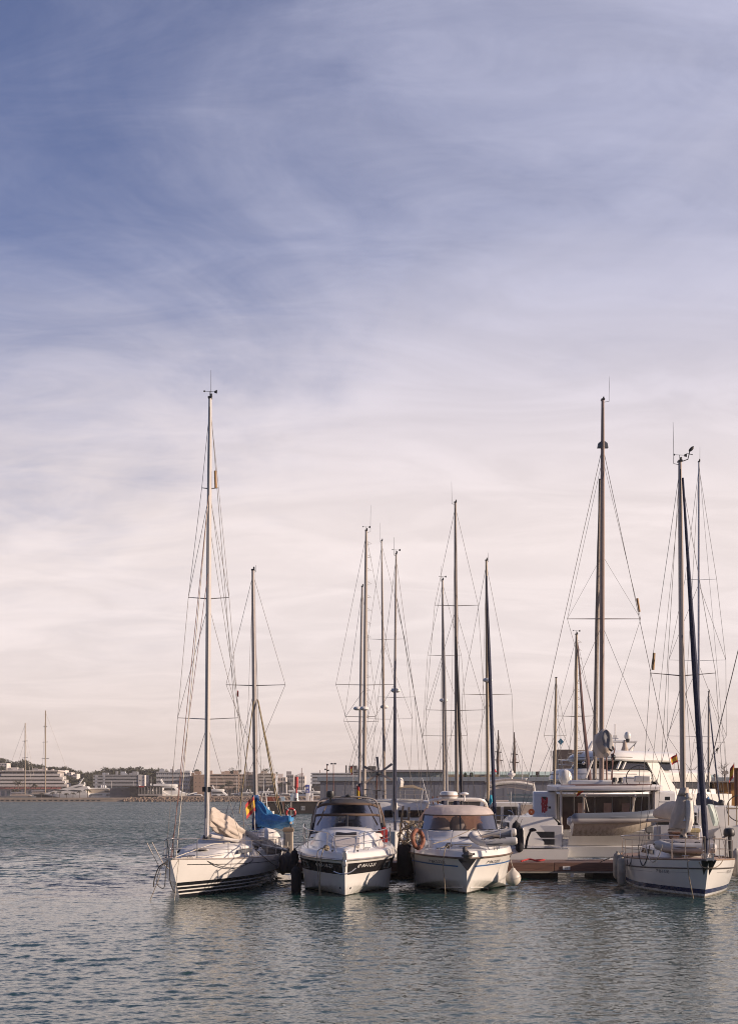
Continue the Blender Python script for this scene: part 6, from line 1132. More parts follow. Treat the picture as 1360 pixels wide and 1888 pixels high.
# ================================================================ superyacht behind the catamaran
def superyacht():
    Y = 112.0; t = T('superyacht', 'large white motor yacht with stacked decks behind the catamaran', 'yacht', P(1110, 1475, Y)); k = Y / F
    fw = Vector((-.72, -.69, 0)); rt = Vector((-.69, .72, 0)) * -1          # forward, and the side that faces the sun
    def outline(c, Lf, Lb, B, z, n=14, p=2.4, rake=0):
        o = []
        for i in range(n + 1):
            a = -math.pi / 2 + math.pi * i / n; ca, sa = abs(math.cos(a)) ** (2 / p), math.copysign(abs(math.sin(a)) ** (2 / p), math.sin(a))
            o.append(c + fw * (Lf * ca + rake) + rt * (B / 2 * sa) + Vector((0, 0, z)))
        return o + [c - fw * Lb + rt * (B / 2) + Vector((0, 0, z)), c - fw * Lb - rt * (B / 2) + Vector((0, 0, z))]
    W = GEL; c0 = Vector((XW(1110, Y), Y, 0))
    def tier(name, c, Lf, Lb, B, zs, mat, par=None): return t.part(name, MB().loft([outline(c, Lf + d, Lb, B + e, z) for z, d, e in zs], True, True, True), mat, par, world=True, ang=40)
    c1 = c0 + rt * .8 + fw * .9
    tier('hull', c0, 9, 14, 7.0, [(-.4, 0, -.8), (1.5, 1, 0), (3.4, 2, .2)], W)
    tier('main_deck', c0, 4.4, 12, 6.4, [(3.3, 1.2, .1), (3.8, 1.0, 0), (3.85, .6, -.2)], W)
    tier('main_deck_windows', c0, 3.6, 11, 6.0, [(3.8, 1.0, 0), (4.55, .3, -.1)], DGLASS)
    d2 = tier('upper_deck', c0, 4.0, 11, 6.3, [(4.42, .8, .3), (4.6, 1.2, .5), (5.15, .9, .45), (5.42, .3, -.2), (5.46, -.6, -.8)], W)
    tier('bridge_windows', c1, 2.0, 6, 4.8, [(5.4, .75, .2), (6.1, .05, -.1)], DGLASS)
    d3 = tier('bridge_roof', c1, 2.1, 6.4, 5.2, [(6.02, .4, .3), (6.15, .75, .5), (6.5, .45, .25), (6.85, -.3, -.7), (6.9, -.9, -1.3)], W)
    for f in (-.25, .45): 
        for z0, z1, cc, B in ((5.4, 6.1, c1, 5.0),): t.part('window_post', MB().tube([cc + fw * (1.2 + f) + rt * (B * .5) + Vector((0, 0, z0)), cc + fw * (.6 + f) + rt * (B * .485) + Vector((0, 0, z1))], .10, 5), W, world=True)
    for a in (-.55, -.2, .15, .5, .85):                              # mullions of the wheelhouse front
        ca = math.cos(a * 1.3) ** .8; q = c1 + fw * (2.72 * ca) + rt * (2.4 * a); t.part('mullion', MB().tube([q + Vector((0, 0, 5.42)), q - fw * .62 + Vector((0, 0, 6.08))], .045, 5), BLACK, world=True)
    for nm, c, Lf, B, z, h in (('upper_deck_rail', c0, 4.1, 5.9, 5.44, .75), ('main_deck_rail', c0, 5.4, 6.4, 3.85, .7)):
        o_ = outline(c, Lf, 8, B, z + h, 16); t.part(nm, MB().tube(o_[:-2], .035, 5).tube([v - Vector((0, 0, h * .5)) for v in o_[:-2]], .022, 4), STEEL, world=True)
        for v in o_[:-2:2]: t.part('rail_post', MB().tube([v - Vector((0, 0, h)), v], .025, 4), STEEL, world=True)
        for k in range(5): v = c + rt * (B / 2) - fw * (k * 1.5); t.part('rail_post', MB().tube([v + Vector((0, 0, z)), v + Vector((0, 0, z + h))], .025, 4), STEEL, world=True)
        t.part('side_rail', MB().tube([c + rt * (B / 2) + Vector((0, 0, z + h)), c + rt * (B / 2) - fw * 7 + Vector((0, 0, z + h))], .035, 5), STEEL, world=True)
    for z in (4.98, 6.32): t.part('seam_line', MB().tube([v + (v - c0).normalized() * .02 for v in outline(c1 if z > 6 else c0, (2.1 + .63) if z > 6 else 4.98, 6, (5.2 + .4) if z > 6 else 6.78, z, 16)[:-2]], .03, 4), M('grey seam', (.25, .25, .26), .6), world=True)
    wing = c1 + rt * 2.4 - fw * 4.4
    t.part('fashion_plate', MB().prism([c1 + rt * 2.55 - fw * 2.2 + Vector((0, 0, 6.2)), c1 + rt * 2.6 - fw * 3.4 + Vector((0, 0, 6.4)), c1 + rt * 2.7 - fw * 7.2 + Vector((0, 0, 3.2)), c1 + rt * 2.7 - fw * 4.8 + Vector((0, 0, 3.2))], rt * -.25), W, world=True)
    a0, a1 = P(1087, 1380, Y), P(1172, 1384, Y)
    arch = MB(); 
    for dy in (0,): arch.tube([P(1084, 1386, Y), P(1091, 1369, Y), P(1132, 1367.5, Y), P(1173, 1368, Y), P(1160, 1386, Y), P(1152, 1391, Y)], [.22, .16, .10, .13, .2, .25], 6)
    ar = t.part('radar_arch', arch, GEL, world=True)
    t.part('satellite_dome', MB().lathe([(.0, 0), (.22, 0), (.27, .12), (.28, .30), (.22, .48), (.12, .56), (0, .58)], t.L(P(1156, 1362, Y)), 16), GEL, ar)
    t.part('dome_base', MB().lathe([(.17, 0), (.17, .27)], t.L(P(1156.5, 1368, Y)), 12), BLACK, ar)
    t.part('covered_crane', MB().lathe([(.34, 0), (.28, .25), (.20, .45), (.17, .75), (.12, .95), (0, 1.0)], t.L(P(1151, 1386, Y)), 10), BEIGEC, ar)
    t.part('light_mast', MB().tube([P(1133, 1386, Y), P(1133, 1335, Y)], .05, 5).tube([P(1126, 1362, Y), P(1139, 1362, Y)], .04, 5).box(P(1133, 1358, Y), (.3, .2, .2)), GEL, ar, world=True)
    t.part('wind_screen', MB().tube([P(1046, 1390, Y - 3), P(1075, 1388, Y - 2), P(1128, 1384, Y - 1)], .07, 5), M('smoked acrylic', (.10, .09, .09), .2), world=True)
    t.part('tender_dome', MB().blob(t.L(P(1041, 1433, Y - 6)), (.55, .55, .62), 12, 8), GEL)
    t.part('searchlight', MB().blob(t.L(P(1075, 1407, Y - 5)), (.14, .14, .14), 8, 6), STEEL)
    t.part('wing_float', MB().blob(t.L(P(1214, 1432, Y + 6)), (.9, .6, .35), 10, 7), GEL)
    t.part('flag_pole', MB().tube([P(1186, 1402, Y + 3), P(1196, 1380, Y + 3)], .03, 5), STEEL, world=True)
superyacht()
# ================================================================ breakwater pier, its fittings and the long terminal
YP = 242.0
def pier():
    x0 = XW(488, YP); t = T('pier', 'dark concrete breakwater pier with a numbered plate, left of the cruisers', 'pier', (x0 + 40, YP + 30, 0))
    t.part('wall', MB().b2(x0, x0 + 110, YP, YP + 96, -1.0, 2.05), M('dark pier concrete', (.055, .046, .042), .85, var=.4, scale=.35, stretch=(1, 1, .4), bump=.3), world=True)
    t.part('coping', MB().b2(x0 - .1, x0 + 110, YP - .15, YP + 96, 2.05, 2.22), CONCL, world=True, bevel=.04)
    pt = t.part('number_plate', MB().b2(XW(555, YP), XW(562, YP), YP - .06, YP, ZW(1494, YP), ZW(1486, YP)), M('pale plate', (.42, .42, .42), .6), world=True)
    t.part('lettering', text_on('12', .62, lambda u, w: Vector((XW(558.5, YP) + u, YP - .08, ZW(1490, YP) + w))), INK, pt, world=True)
    for i in range(4):
        px = 527 + i * 2.8; t.part('wave_emblem', MB().tube([P(px + 1.0 * math.sin(j * .75), 1483.5 + j * .95, YP - .05) for j in range(10)], .055, 4), M('grey emblem', (.24, .27, .27), .7), world=True)
    for px in (515, 545): t.part('bollard', MB().lathe([(.25, 0), (.2, .2), (.2, .4), (.32, .5), (0, .6)], t.L(Vector((XW(px, YP), YP + .8, 2.2))), 10), BLACK)
    t.part('ladder', MB().tube([P(521, 1478, YP - .1), P(521, 1499, YP - .1)], .05, 4).tube([P(523.5, 1478, YP - .1), P(523.5, 1499, YP - .1)], .05, 4), RUST, world=True)
pier()
tb = T('beacon', 'red harbour light beacon on a white round base on the pier', 'beacon', Vector((XW(546.5, YP + 4), YP + 4, 2.22)))
zt = lambda py: ZW(py, YP + 4) - 2.22
tb.part('base', MB().lathe([(.5, 0), (.42, .1), (.36, .2), (.33, zt(1463)), (.3, zt(1462.5)), (0, zt(1462.5))], n=14), WHITEP)
tb.part('neck', MB().lathe([(.14, zt(1463)), (.17, zt(1452))], n=10), RED)
tb.part('tower', MB().lathe([(.0, zt(1452)), (.30, zt(1452)), (.34, zt(1451.5)), (.34, zt(1433)), (.28, zt(1432.3)), (0, zt(1432))], n=16), RED)
for z in (1437, 1441, 1445): tb.part('band', MB().lathe([(.35, zt(z)), (.35, zt(z - .6))], n=16), M('dark red', (.22, .012, .015), .5))
tb.part('lantern', MB().lathe([(.06, zt(1432)), (.1, zt(1430.5)), (.09, zt(1429)), (0, zt(1428))], n=8), BLACK)
ts = T('sign', 'tall blue and white information sign on the pier beside the red beacon', 'sign', Vector((XW(567, YP + 4), YP + 4, 2.22)))
ts.part('post', MB().box((0, 0, zt(1462) / 2), (.62, .3, zt(1462))), WHITEP, bevel=.03)
pn = ts.part('panel', MB().box((0, -.02, (zt(1447) + zt(1463)) / 2), (.66, .24, zt(1447) - zt(1463))), M('violet blue sign', (.11, .13, .42), .45), bevel=.02)
ts.part('pictogram', MB().prism([(-.18, -.16, zt(1454)), (.18, -.16, zt(1454)), (.18, -.16, zt(1452)), (0, -.16, zt(1450)), (-.18, -.16, zt(1452))], (0, .02, 0)), INKW, pn)
ts.part('pictogram', MB().box((0, -.15, zt(1459)), (.34, .02, .36)), INKW, pn)
ts.part('pictogram_cutout', MB().box((0, -.165, zt(1458.3)), (.2, .02, .06)).box((0, -.165, zt(1459.7)), (.06, .02, .18)), M('violet blue sign', (.11, .13, .42), .45), pn)
tb2 = T('cabinet', 'white cabinet right of the blue sign on the pier', 'cabinet', Vector((XW(574.5, YP + 4.3), YP + 4.3, 2.22)))
tb2.part('body', MB().box((0, 0, zt(1462.5) / 2), (.5, .4, zt(1462.5))), WHITEP, bevel=.03); tb2.part('label', MB().box((0, -.21, zt(1468)), (.2, .02, .5)), GREYC)
tb3 = T('cabinet', 'pale blue cabinet left of the red beacon on the pier', 'cabinet', Vector((XW(538.5, YP + 4), YP + 4, 2.22)))
tb3.part('body', MB().box((0, 0, zt(1463) / 2), (.66, .5, zt(1463))), M('pale blue paint', (.40, .47, .52), .5), bevel=.04); tb3.part('notice', MB().box((-.12, -.26, zt(1467.5)), (.14, .02, .22)), BLUE)
tsk = T('skip', 'rust red tub with an orange end on the pier', 'tub', Vector((XW(503, YP + 3), YP + 3, 2.22)))
tsk.part('body', MB().loft([[(-1.1, -.5, .0), (.9, -.5, .0), (.9, .5, .0), (-1.1, .5, .0)], [(-1.2, -.6, .75), (1.0, -.6, .8), (1.0, .6, .8), (-1.2, .6, .75)]], True, True, True), M('rust red', (.28, .07, .04), .7, var=.25)); tsk.part('end_panel', MB().box((1.06, 0, .45), (.12, 1.1, .8)), ORANGE)
tps = T('pallet_box', 'small pale blue box right of the rust red tub on the pier', 'box', Vector((XW(520, YP + 3), YP + 3, 2.22)))
tps.part('body', MB().box((0, 0, .4), (.9, .7, .8)), M('pale blue box', (.36, .48, .58), .6), bevel=.03); tps.part('lid', MB().box((0, 0, .83), (.95, .75, .07)), WHITEP)
tm = motorboat('small white workboat with a tubular frame at the pier end', XW(456, 232), 232, 4.6, -1.75, 1.0, False)
tm.part('frame', MB().tube([tm.L(P(480, 1492, 232)), tm.L(P(484, 1462, 232)), tm.L(P(490, 1462, 232)), tm.L(P(493, 1492, 232))], .09, 5).tube([tm.L(P(481, 1480, 232)), tm.L(P(492, 1480, 232))], .07, 5), WHITEP)
tm.part('mast', MB().tube([tm.L(P(486, 1462, 232)), tm.L(P(486, 1448, 232))], .06, 5), WHITEP)
# terminal
def terminal():
    Y = 300.0; x0, x1 = XW(590, Y), XW(1420, Y); t = T('terminal_building', 'long low grey-blue harbour terminal with a flat roof behind the masts', 'building', ((x0 + x1) / 2, Y + 15, 2.2)); zr = ZW(1433, Y)
    t.part('wall', MB().b2(x0, x1, Y, Y + 30, 2.2, zr - .9), M('grey blue panels', (.135, .15, .19), .6, var=.08, scale=.08, stretch=(3, 1, .3)), world=True)
    t.part('roof_edge', MB().b2(x0 - .6, x1, Y - .6, Y + 30, zr - .9, zr), M('pale blue fascia', (.20, .24, .28), .5, var=.06, scale=.2), world=True, bevel=.08)
    for i in range(44): 
        px = 600 + i * 18.2; t.part('panel_joint', MB().b2(XW(px, Y), XW(px, Y) + .12, Y - .03, Y, 2.2, zr - .9), M('dark joint', (.12, .125, .14), .7), world=True)
    gl = M('greenish glass rail', (.36, .42, .42), .15, var=.12, scale=.3)
    tr = glass('balustrade glass', (.82, .92, .92), .9, .05)
    t.part('balustrade', MB().b2(XW(825, Y), XW(1225, Y), Y + 4, Y + 4.06, zr, ZW(1422, Y)), tr, world=True)
    for i in range(34): px = 828 + i * 12; t.part('balustrade_post', MB().b2(XW(px, Y), XW(px, Y) + .08, Y + 3.9, Y + 4.1, zr, ZW(1421.5, Y)), GREYC, world=True)
    up = t.part('upper_storey', MB().b2(XW(660, Y), XW(826, Y), Y + 8, Y + 24, zr, ZW(1422.5, Y)), M('glazed storey', (.30, .34, .33), .3, var=.15, scale=.4), world=True)
    for i in range(16): px = 664 + i * 10.2; t.part('mullion', MB().b2(XW(px, Y), XW(px, Y) + .12, Y + 7.9, Y + 8, zr, ZW(1423, Y)), GREYC, up, world=True)
    t.part('upper_roof', MB().b2(XW(650, Y), XW(828, Y), Y + 6.5, Y + 25, ZW(1422.5, Y), ZW(1418.2, Y)), M('grey roof slab', (.24, .22, .23), .6), world=True)
    t.part('upper_window_band', MB().b2(XW(662, Y), XW(820, Y), Y + 7.9, Y + 7.98, ZW(1423.4, Y), ZW(1422, Y)), DGLASS, up, world=True)
    for a, b, y0, m in ((788, 803, 1426.5, CREAM), (803, 866, 1426.5, M('peach wall', (.50, .30, .20), .8)), (866, 880, 1427.5, BEIGEC), (880, 928, 1426.5, M('peach wall', (.50, .30, .20), .8)), (928, 960, 1427, M('olive wall', (.30, .28, .22), .8)), (960, 984, 1426.5, M('sand wall', (.48, .38, .27), .8)), (990, 1030, 1428, M('olive wall', (.30, .28, .22), .8))):
        t.part('roof_hut', MB().b2(XW(a, Y), XW(b, Y), Y + 10, Y + 14, zr, ZW(y0, Y)), m, world=True)
    t.part('chimney', MB().b2(XW(999, Y), XW(1004, Y), Y + 10, Y + 12, zr, ZW(1421, Y)), RUST, world=True)
    for px in (863, 874): t.part('potted_shrub', MB().blob(t.L(Vector((XW(px, Y), Y + 9, zr + .6))), (.45, .4, .6), 8, 6, None, .5, int(px)), M('shrub green', (.05, .06, .03), .9))
    t.part('dome_roof', MB().lathe([(.75, 0), (.6, .3), (.3, .7), (.1, .85), (.06, 1.2), (0, 1.4)], t.L(P(910, 1424, Y + 10)), 12), RED)
    t.part('doorway', MB().b2(XW(1240, Y), XW(1262, Y), Y - .05, Y + .2, 2.2, ZW(1452, Y)), DGLASS, world=True)
    t.part('stairs_glass', MB().b2(XW(1222, Y), XW(1330, Y), Y + 3, Y + 3.06, zr, ZW(1428, Y)), tr, world=True)
terminal()
def tower():
    Y = 330.0; t = T('tower_building', 'brown windowless tower block with a beige wing behind the superyacht', 'building', P(1050, 1476, Y))
    t.part('wall', MB().b2(XW(1027, Y), XW(1054, Y), Y, Y + 9, 0, ZW(1382, Y)), M('brown cladding', (.055, .035, .03), .6, var=.2, stretch=(6, 6, .2)), world=True)
    t.part('wing', MB().b2(XW(1054, Y), XW(1120, Y), Y + 1, Y + 9, 0, ZW(1382.5, Y)), M('beige wall', (.36, .26, .20), .8), world=True)
    for px in (1058, 1066, 1074, 1082): t.part('window', MB().b2(XW(px, Y), XW(px + 5, Y), Y + .95, Y + 1.02, ZW(1400, Y), ZW(1390, Y)), DGLASS, world=True)
tower()
tk = T('kiosk_building', 'flat-roofed waterside kiosk with orange walls at the right edge', 'building', P(1335, 1472, 150))
Yk = 150
tk.part('wall', MB().b2(XW(1316, Yk), XW(1400, Yk), Yk, Yk + 8, 1.5, ZW(1443, Yk)), M('orange wall', (.50, .26, .08), .7), world=True)
tk.part('roof', MB().b2(XW(1295, Yk), XW(1400, Yk), Yk - 2, Yk + 9, ZW(1443, Yk), ZW(1440, Yk)), CONC, world=True, bevel=.05)
tk.part('side_wall', MB().b2(XW(1299, Yk), XW(1316, Yk), Yk + 1, Yk + 8, 1.5, ZW(1443, Yk)), DGLASS, world=True)
for px in (1313, 1338, 1358): tk.part('pillar', MB().b2(XW(px, Yk), XW(px + 2.5, Yk), Yk - 1.4, Yk - 1.1, 1.5, ZW(1443, Yk)), RUST, world=True)
tk.part('counter', MB().b2(XW(1300, Yk), XW(1332, Yk), Yk - 1.6, Yk - 1, 1.5, ZW(1463, Yk)), GEL2, world=True)
tk.part('sign_lettering', MB().b2(XW(1318, Yk), XW(1334, Yk), Yk - .03, Yk, ZW(1459.5, Yk), ZW(1458, Yk)), INK, world=True)
tk.part('vent_mast', MB().tube([P(1317, 1440, Yk), P(1317, 1430, Yk)], .08, 6).blob(P(1317, 1430, Yk), (.22, .1, .2), 8, 6).box(P(1336, 1424, Yk), (.6, .3, .35)).tube([P(1336, 1440, Yk), P(1336, 1424, Yk)], .06, 5), ALU, world=True)
single('quay', MB().b2(XW(1195, 135), XW(1195, 135) + 60, 128, 175, -1, 1.5), CONC, 'low concrete quay under the orange kiosk at the right', 'quay', bevel=.05)
# steel piles, lamp posts, bare trees
for px, pyt, Y, lb in ((1243, 1419, 120, 'rusty steel pile with a flat cap left of the right-hand sloop mast'), (1216, 1424, 125, 'rusty steel pile with a flat cap right of the superyacht'), (1357.5, 1417, 110, 'rusty steel pile with a flat cap at the right edge')):
    t = T('mooring_pile', lb, 'pile', Vector((XW(px, Y), Y, 0)), 0, 'rusty mooring piles at the right')
    t.part('tube', MB().tube([(0, 0, -1), (0, 0, ZW(pyt + 1, Y))], .20, 10), RUST); t.part('cap', MB().box((0, 0, ZW(pyt, Y)), (.75, .75, .10)), RUST)
for px, pyt, n, lb in ((602.5, 1410, 1, 'rust brown lamp post with stacked floodlights, left of a pair beyond the black-banded cruiser'), (614.5, 1408, 2, 'rust brown lamp post with a T of two floodlights beyond the black-banded cruiser')):
    Y = 262; t = T('street_lamp', lb, 'lamp post', Vector((XW(px, Y), Y, 2.2)), 0, 'lamp posts on the pier'); h = ZW(pyt, Y) - 2.2
    t.part('post', MB().tube([(0, 0, 0), (0, 0, h)], [.11, .07], 7), RUST)
    for dx, dz in (((-.3, -.9), (.25, -1.1), (.1, 0)) if n == 1 else ((-.35, 0), (.35, 0))): t.part('lamp_head', MB().box((dx, -.1, h + dz), (.36, .3, .2), rx=.4), BLACK)
    if n == 2: t.part('arm', MB().tube([(-.4, 0, h), (.4, 0, h)], .05, 5), RUST)
def bare_tree(px, pyb, pyt, Y, seed, label):
    g = random.Random(seed); b = P(px, pyb, Y); h = ZW(pyt, Y) - b.z; t = T('tree', label, 'tree', b, 0, 'bare winter trees on the quay'); tr = MB().tube([(0, 0, 0), (.05, 0, h * .5), (0, 0, h)], [h * .03, h * .02, h * .006], 6); cr = MB()
    for i in range(22):
        z = h * (.3 + .68 * g.random()); a = g.random() * 6.28; l = h * (.16 + .22 * g.random()) * (1.15 - z / h * .5); d = Vector((math.cos(a), math.sin(a), .55 + g.random() * .5)); q = Vector((0, 0, z)); e = q + d * l
        cr.tube([q, q + d * l * .5 + Vector((0, 0, -.03 * l)), e], [h * .010, h * .007, h * .003], 4)
        for j in range(4):
            f = .35 + .6 * g.random(); d2 = (d + Vector((g.uniform(-.8, .8), g.uniform(-.8, .8), g.uniform(-.2, .7)))); cr.tube([q + d * l * f, q + d * l * f + d2 * l * .4], [h * .005, h * .002], 3)
    bk = M('bark', (.10, .075, .06), .9, var=.25); t.part('trunk', tr, bk); t.part('branches', cr, bk)
bare_tree(1276, 1458, 1418, 145, 1, 'bare tree just right of the right-hand sloop mast'); bare_tree(1334, 1442, 1408, 158, 2, 'bare tree above the orange kiosk roof'); bare_tree(1201, 1440, 1400, 150, 3, 'bare tree right of the superyacht roof'); bare_tree(1302, 1448, 1424, 165, 4, 'small bare tree behind the furled blue genoa')
for px, py0, py1, Y, lb, o, dr in ((1246, 1391, 1404, 70, 'torn red and yellow flag flying left from a stay left of the right-hand sloop mast', Vector((-.32, .0, -.12)), Vector((.08, 0, -.38))), (1352, 1408, 1440, 90, 'long red and yellow flag hanging from a staff near the right edge', Vector((-.26, .05, -.28)), Vector((-.05, 0, -.95))), (650.5, 1411, 1425, 85, 'red and yellow flag high on a white staff behind the black-banded cruiser', Vector((-.13, 0, -.10)), Vector((.02, 0, -.5)))):
    t = T('flag', lb, 'flag', P(px, 1470, Y), 0); b = P(px + (9 if px == 1246 else 1.5 if px == 1352 else .6), 1470 if px != 1246 else 1450, Y)
    s_ = t.part('staff', MB().tube([b, P(px, py0 - 2, Y)], .025, 5), ALUW if px < 1000 else RUST, world=True); spanish(t, s_, P(px, py0, Y), dr, o, False)
# tall ship beyond
tsn = T('tall_ship', 'old two-masted sailing ship with dark rigging beyond the grey terminal', 'ship', P(933, 1460, 362), 0)
for px, pyt in ((918, 1346), (947.5, 1350)):
    Y = 362; m = tsn.part('mast', MB().tube([P(px, 1460, Y), P(px, 1400, Y), P(px, pyt, Y)], [.45, .4, .12], 8), M('dark timber', (.07, .045, .035), .8, var=.3), world=True)
    tsn.part('rigged_sail', MB().tube([P(px + .5, 1424, Y), P(px - .3, 1400, Y), P(px, 1390, Y)], [.3, .55, .2], 7), M('dark canvas', (.10, .06, .05), .9, var=.3), m, world=True)
    for dy, w in ((40, 6), (55, 8)): tsn.part('yard', MB().tube([P(px - w, pyt + dy, Y), P(px + w, pyt + dy + 1, Y)], .13, 5), M('dark timber', (.07, .045, .035), .8), m, world=True)
    for dx, dy in ((-14, 1440), (16, 1440), (-7, 1446), (9, 1446), (28, 1432)): tsn.wire('stay', P(px, pyt + 8, Y), P(px + dx, dy, Y), .05, WIRE)
tsn.part('hull', MB().loft([[P(890, 1462, 362 + y) + Vector((0, 0, -2)), P(890 + 3, 1466, 362 + y) + Vector((0, 0, -3)), P(965, 1466, 362 + y) + Vector((0, 0, -3)), P(972, 1460, 362 + y) + Vector((0, 0, -2))] for y in (-3, 3)], False, True, True), HB, world=True)
# ================================================================ far shore
YF = 690.0
def land():
    o = single('far_shore', MB().b2(-900, 900, 734, 1390, -1, 1.6), M('far ground', (.20, .16, .12), .9, var=.25, scale=.05), None, None, kind='structure')
    rows = []; prof = [(-900, 1426), (-400, 1418), (-60, 1412), (0, 1409), (30, 1413), (70, 1419), (115, 1430), (150, 1436), (175, 1430), (215, 1424), (262, 1423), (300, 1427), (335, 1432), (360, 1445), (420, 1452), (600, 1456), (1000, 1458), (1700, 1458)]
    for y, f in ((760, .0), (830, .55), (900, .92), (960, 1.0), (1150, .9), (1380, .3)):
        rows.append([Vector((XW(px, 900), y, 1.0 + max(0, (ZW(py, 900) - 4.5) - 1.0) * f)) for px, py in prof])
    o = link('hill', MB().loft(rows).mesh('hill', M('hill scrub', (.055, .050, .032), .95, var=.4, scale=.08))); tag(o, None, None, kind='structure')
land()
def jetty():
    k = YF / F; z1 = ZW(1472.6, YF); t = T('quay', 'pale stone quay with dark square openings along the far shore at the left', 'quay', P(110, 1478, YF))
    t.part('deck', MB().b2(XW(-60, YF), XW(240, YF), YF, YF + 9, z1 - .5, z1 + .55), CONCL, world=True)
    t.part('face', MB().b2(XW(-60, YF), XW(240, YF), YF + .15, YF + 8, -1, z1 - .45), CONCL, world=True)
    for i in range(20): px = -8 + i * 9.9; t.part('opening', MB().b2(XW(px, YF), XW(px + 5.2, YF), YF + .05, YF + .2, .35, z1 - .5), BLACK, world=True)
jetty()
def revetment():
    z1 = ZW(1468.5, YF); t = T('breakwater', 'low pale wall along the top of the far rock bank', 'wall', P(480, 1478, YF + 8)); t.part('wall', MB().b2(XW(238, YF), XW(760, YF), YF + 4, YF + 13, -.5, z1 - .5), CONCL, world=True); t.part('parapet', MB().b2(XW(290, YF), XW(760, YF), YF + 3.6, YF + 4.5, z1 - .5, z1 + .35), CONCL, world=True)
    g = random.Random(4); m = MB()
    for i in range(1500):
        px = g.uniform(228, 760); f = g.random(); r = g.uniform(.35, .85); p = Vector((XW(px, YF), YF - 2.2 + f * 6, -.1 + f * (z1 - .7))); m.blob(p, (r * 1.25, r, r * .85), 5, 4, Euler((g.random() * 3, g.random() * 3, g.random() * 3)).to_matrix(), .5, i)
    single('rock_bank', m, M('tan rock', (.23, .165, .12), .9, var=.5, scale=.7), 'tan rubble rock bank at the waterline of the far shore', 'rocks', kind='stuff', ang=0)
revetment()
def building(label, x0, x1, Y, depth, levels, wall, slab, win, bays, ybase=1472, over=.8, stagger=0, gaps=0.25, frame=None, name='apartment_building', wh=.62, roofstuff=0, seed=1):
    """levels: photo rows of the floor slabs from the roof down; each storey has its slab and its windows"""
    X0, X1 = XW(x0, Y), XW(x1, Y); zt = ZW(levels[0], Y); t = T(name, label, 'building', ((X0 + X1) / 2, Y, 1.6)); g = random.Random(seed)
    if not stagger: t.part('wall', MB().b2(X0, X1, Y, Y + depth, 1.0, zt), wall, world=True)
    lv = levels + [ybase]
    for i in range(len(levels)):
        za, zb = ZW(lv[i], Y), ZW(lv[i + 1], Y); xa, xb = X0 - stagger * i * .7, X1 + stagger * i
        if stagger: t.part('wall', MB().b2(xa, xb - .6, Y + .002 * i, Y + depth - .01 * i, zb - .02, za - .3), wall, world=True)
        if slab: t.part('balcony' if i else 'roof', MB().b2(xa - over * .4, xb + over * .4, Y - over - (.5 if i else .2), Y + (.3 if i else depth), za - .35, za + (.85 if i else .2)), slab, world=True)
        w = (xb - xa) / bays; hh = (za - zb); base = None
        for j in range(bays):
            c = xa + w * (j + .5)
            if base is None:
                base = t.part('window', MB().b2(c - w * (1 - gaps) / 2, c + w * (1 - gaps) / 2, Y - .06, Y + .05, zb + hh * .08, zb + hh * (.08 + wh)), win, world=True)
                if frame: fr = t.part('frame', MB().b2(c - w * (1 - gaps) / 2, c + w * (1 - gaps) / 2, Y - .12, Y - .05, zb + hh * .06, zb + hh * .13).b2(c - .1, c + .1, Y - .12, Y - .05, zb + hh * .13, zb + hh * (.08 + wh)), frame, base, world=True)
                first = c
            else: n = copy_tree(base, t.o); n.location.x += c - first
    for i in range(roofstuff):
        x = g.uniform(X0 + 1, X1 - 1); s_ = g.uniform(.5, 1.6); t.part('roof_hut', MB().b2(x - s_, x + s_, Y + 3 + i * .01, Y + 5, zt + .15, zt + .2 + g.uniform(.6, 2.0)), wall if i % 2 else slab or wall, world=True)
    return t
WH = M('hotel white', (.66, .60, .56), .6, var=.06, scale=.2); GW = M('bluish white render', (.42, .43, .46), .7, var=.06, scale=.2); PK = M('pinkish render', (.40, .29, .22), .8, var=.1, scale=.2); TAN = M('tan render', (.40, .27, .19), .8, var=.1, scale=.2)
FW = M('far window', (.075, .08, .085), .25, var=.35, scale=.9); FWB = M('blue grey glazing', (.17, .21, .23), .2, var=.2, scale=.5); DK = M('dark timber cladding', (.045, .038, .034), .7, var=.3)
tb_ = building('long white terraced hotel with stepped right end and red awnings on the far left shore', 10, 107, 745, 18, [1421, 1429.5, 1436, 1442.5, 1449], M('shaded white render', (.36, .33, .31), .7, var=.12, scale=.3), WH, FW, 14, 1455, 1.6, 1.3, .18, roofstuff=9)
pz = lambda px, py, Y=742: P(px, py, Y)
tb_.part('podium', MB().b2(XW(-6, 742), XW(118, 742), 741.8, 760, 1.2, ZW(1455, 742)), WH, world=True)
for i in range(12): tb_.part('awning', MB().prism([pz(0 + i * 9.6, 1452.3), pz(8 + i * 9.6, 1452.3), pz(8 + i * 9.6, 1454.5) - Vector((0, 2, 0)), pz(0 + i * 9.6, 1454.5) - Vector((0, 2, 0))], (0, 0, .1)), M('brick red awning', (.30, .10, .08), .8), world=True)
for i in range(11): tb_.part('shop_window', MB().b2(XW(3 + i * 10, 741.7), XW(9 + i * 10, 741.7), 741.7, 741.8, 2.0, ZW(1457.5, 742)), FWB, world=True)
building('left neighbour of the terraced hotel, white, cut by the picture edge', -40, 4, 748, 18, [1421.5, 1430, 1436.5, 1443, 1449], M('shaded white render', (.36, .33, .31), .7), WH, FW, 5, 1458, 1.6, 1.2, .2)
tc2 = building('low grey-blue apartment slab with a blank white end wall on the far shore', 174, 257, 750, 14, [1429, 1435, 1441, 1447.5], GW, M('grey parapet', (.34, .33, .33), .6), FWB, 12, 1456, .9, 0, .1, roofstuff=13, seed=4)
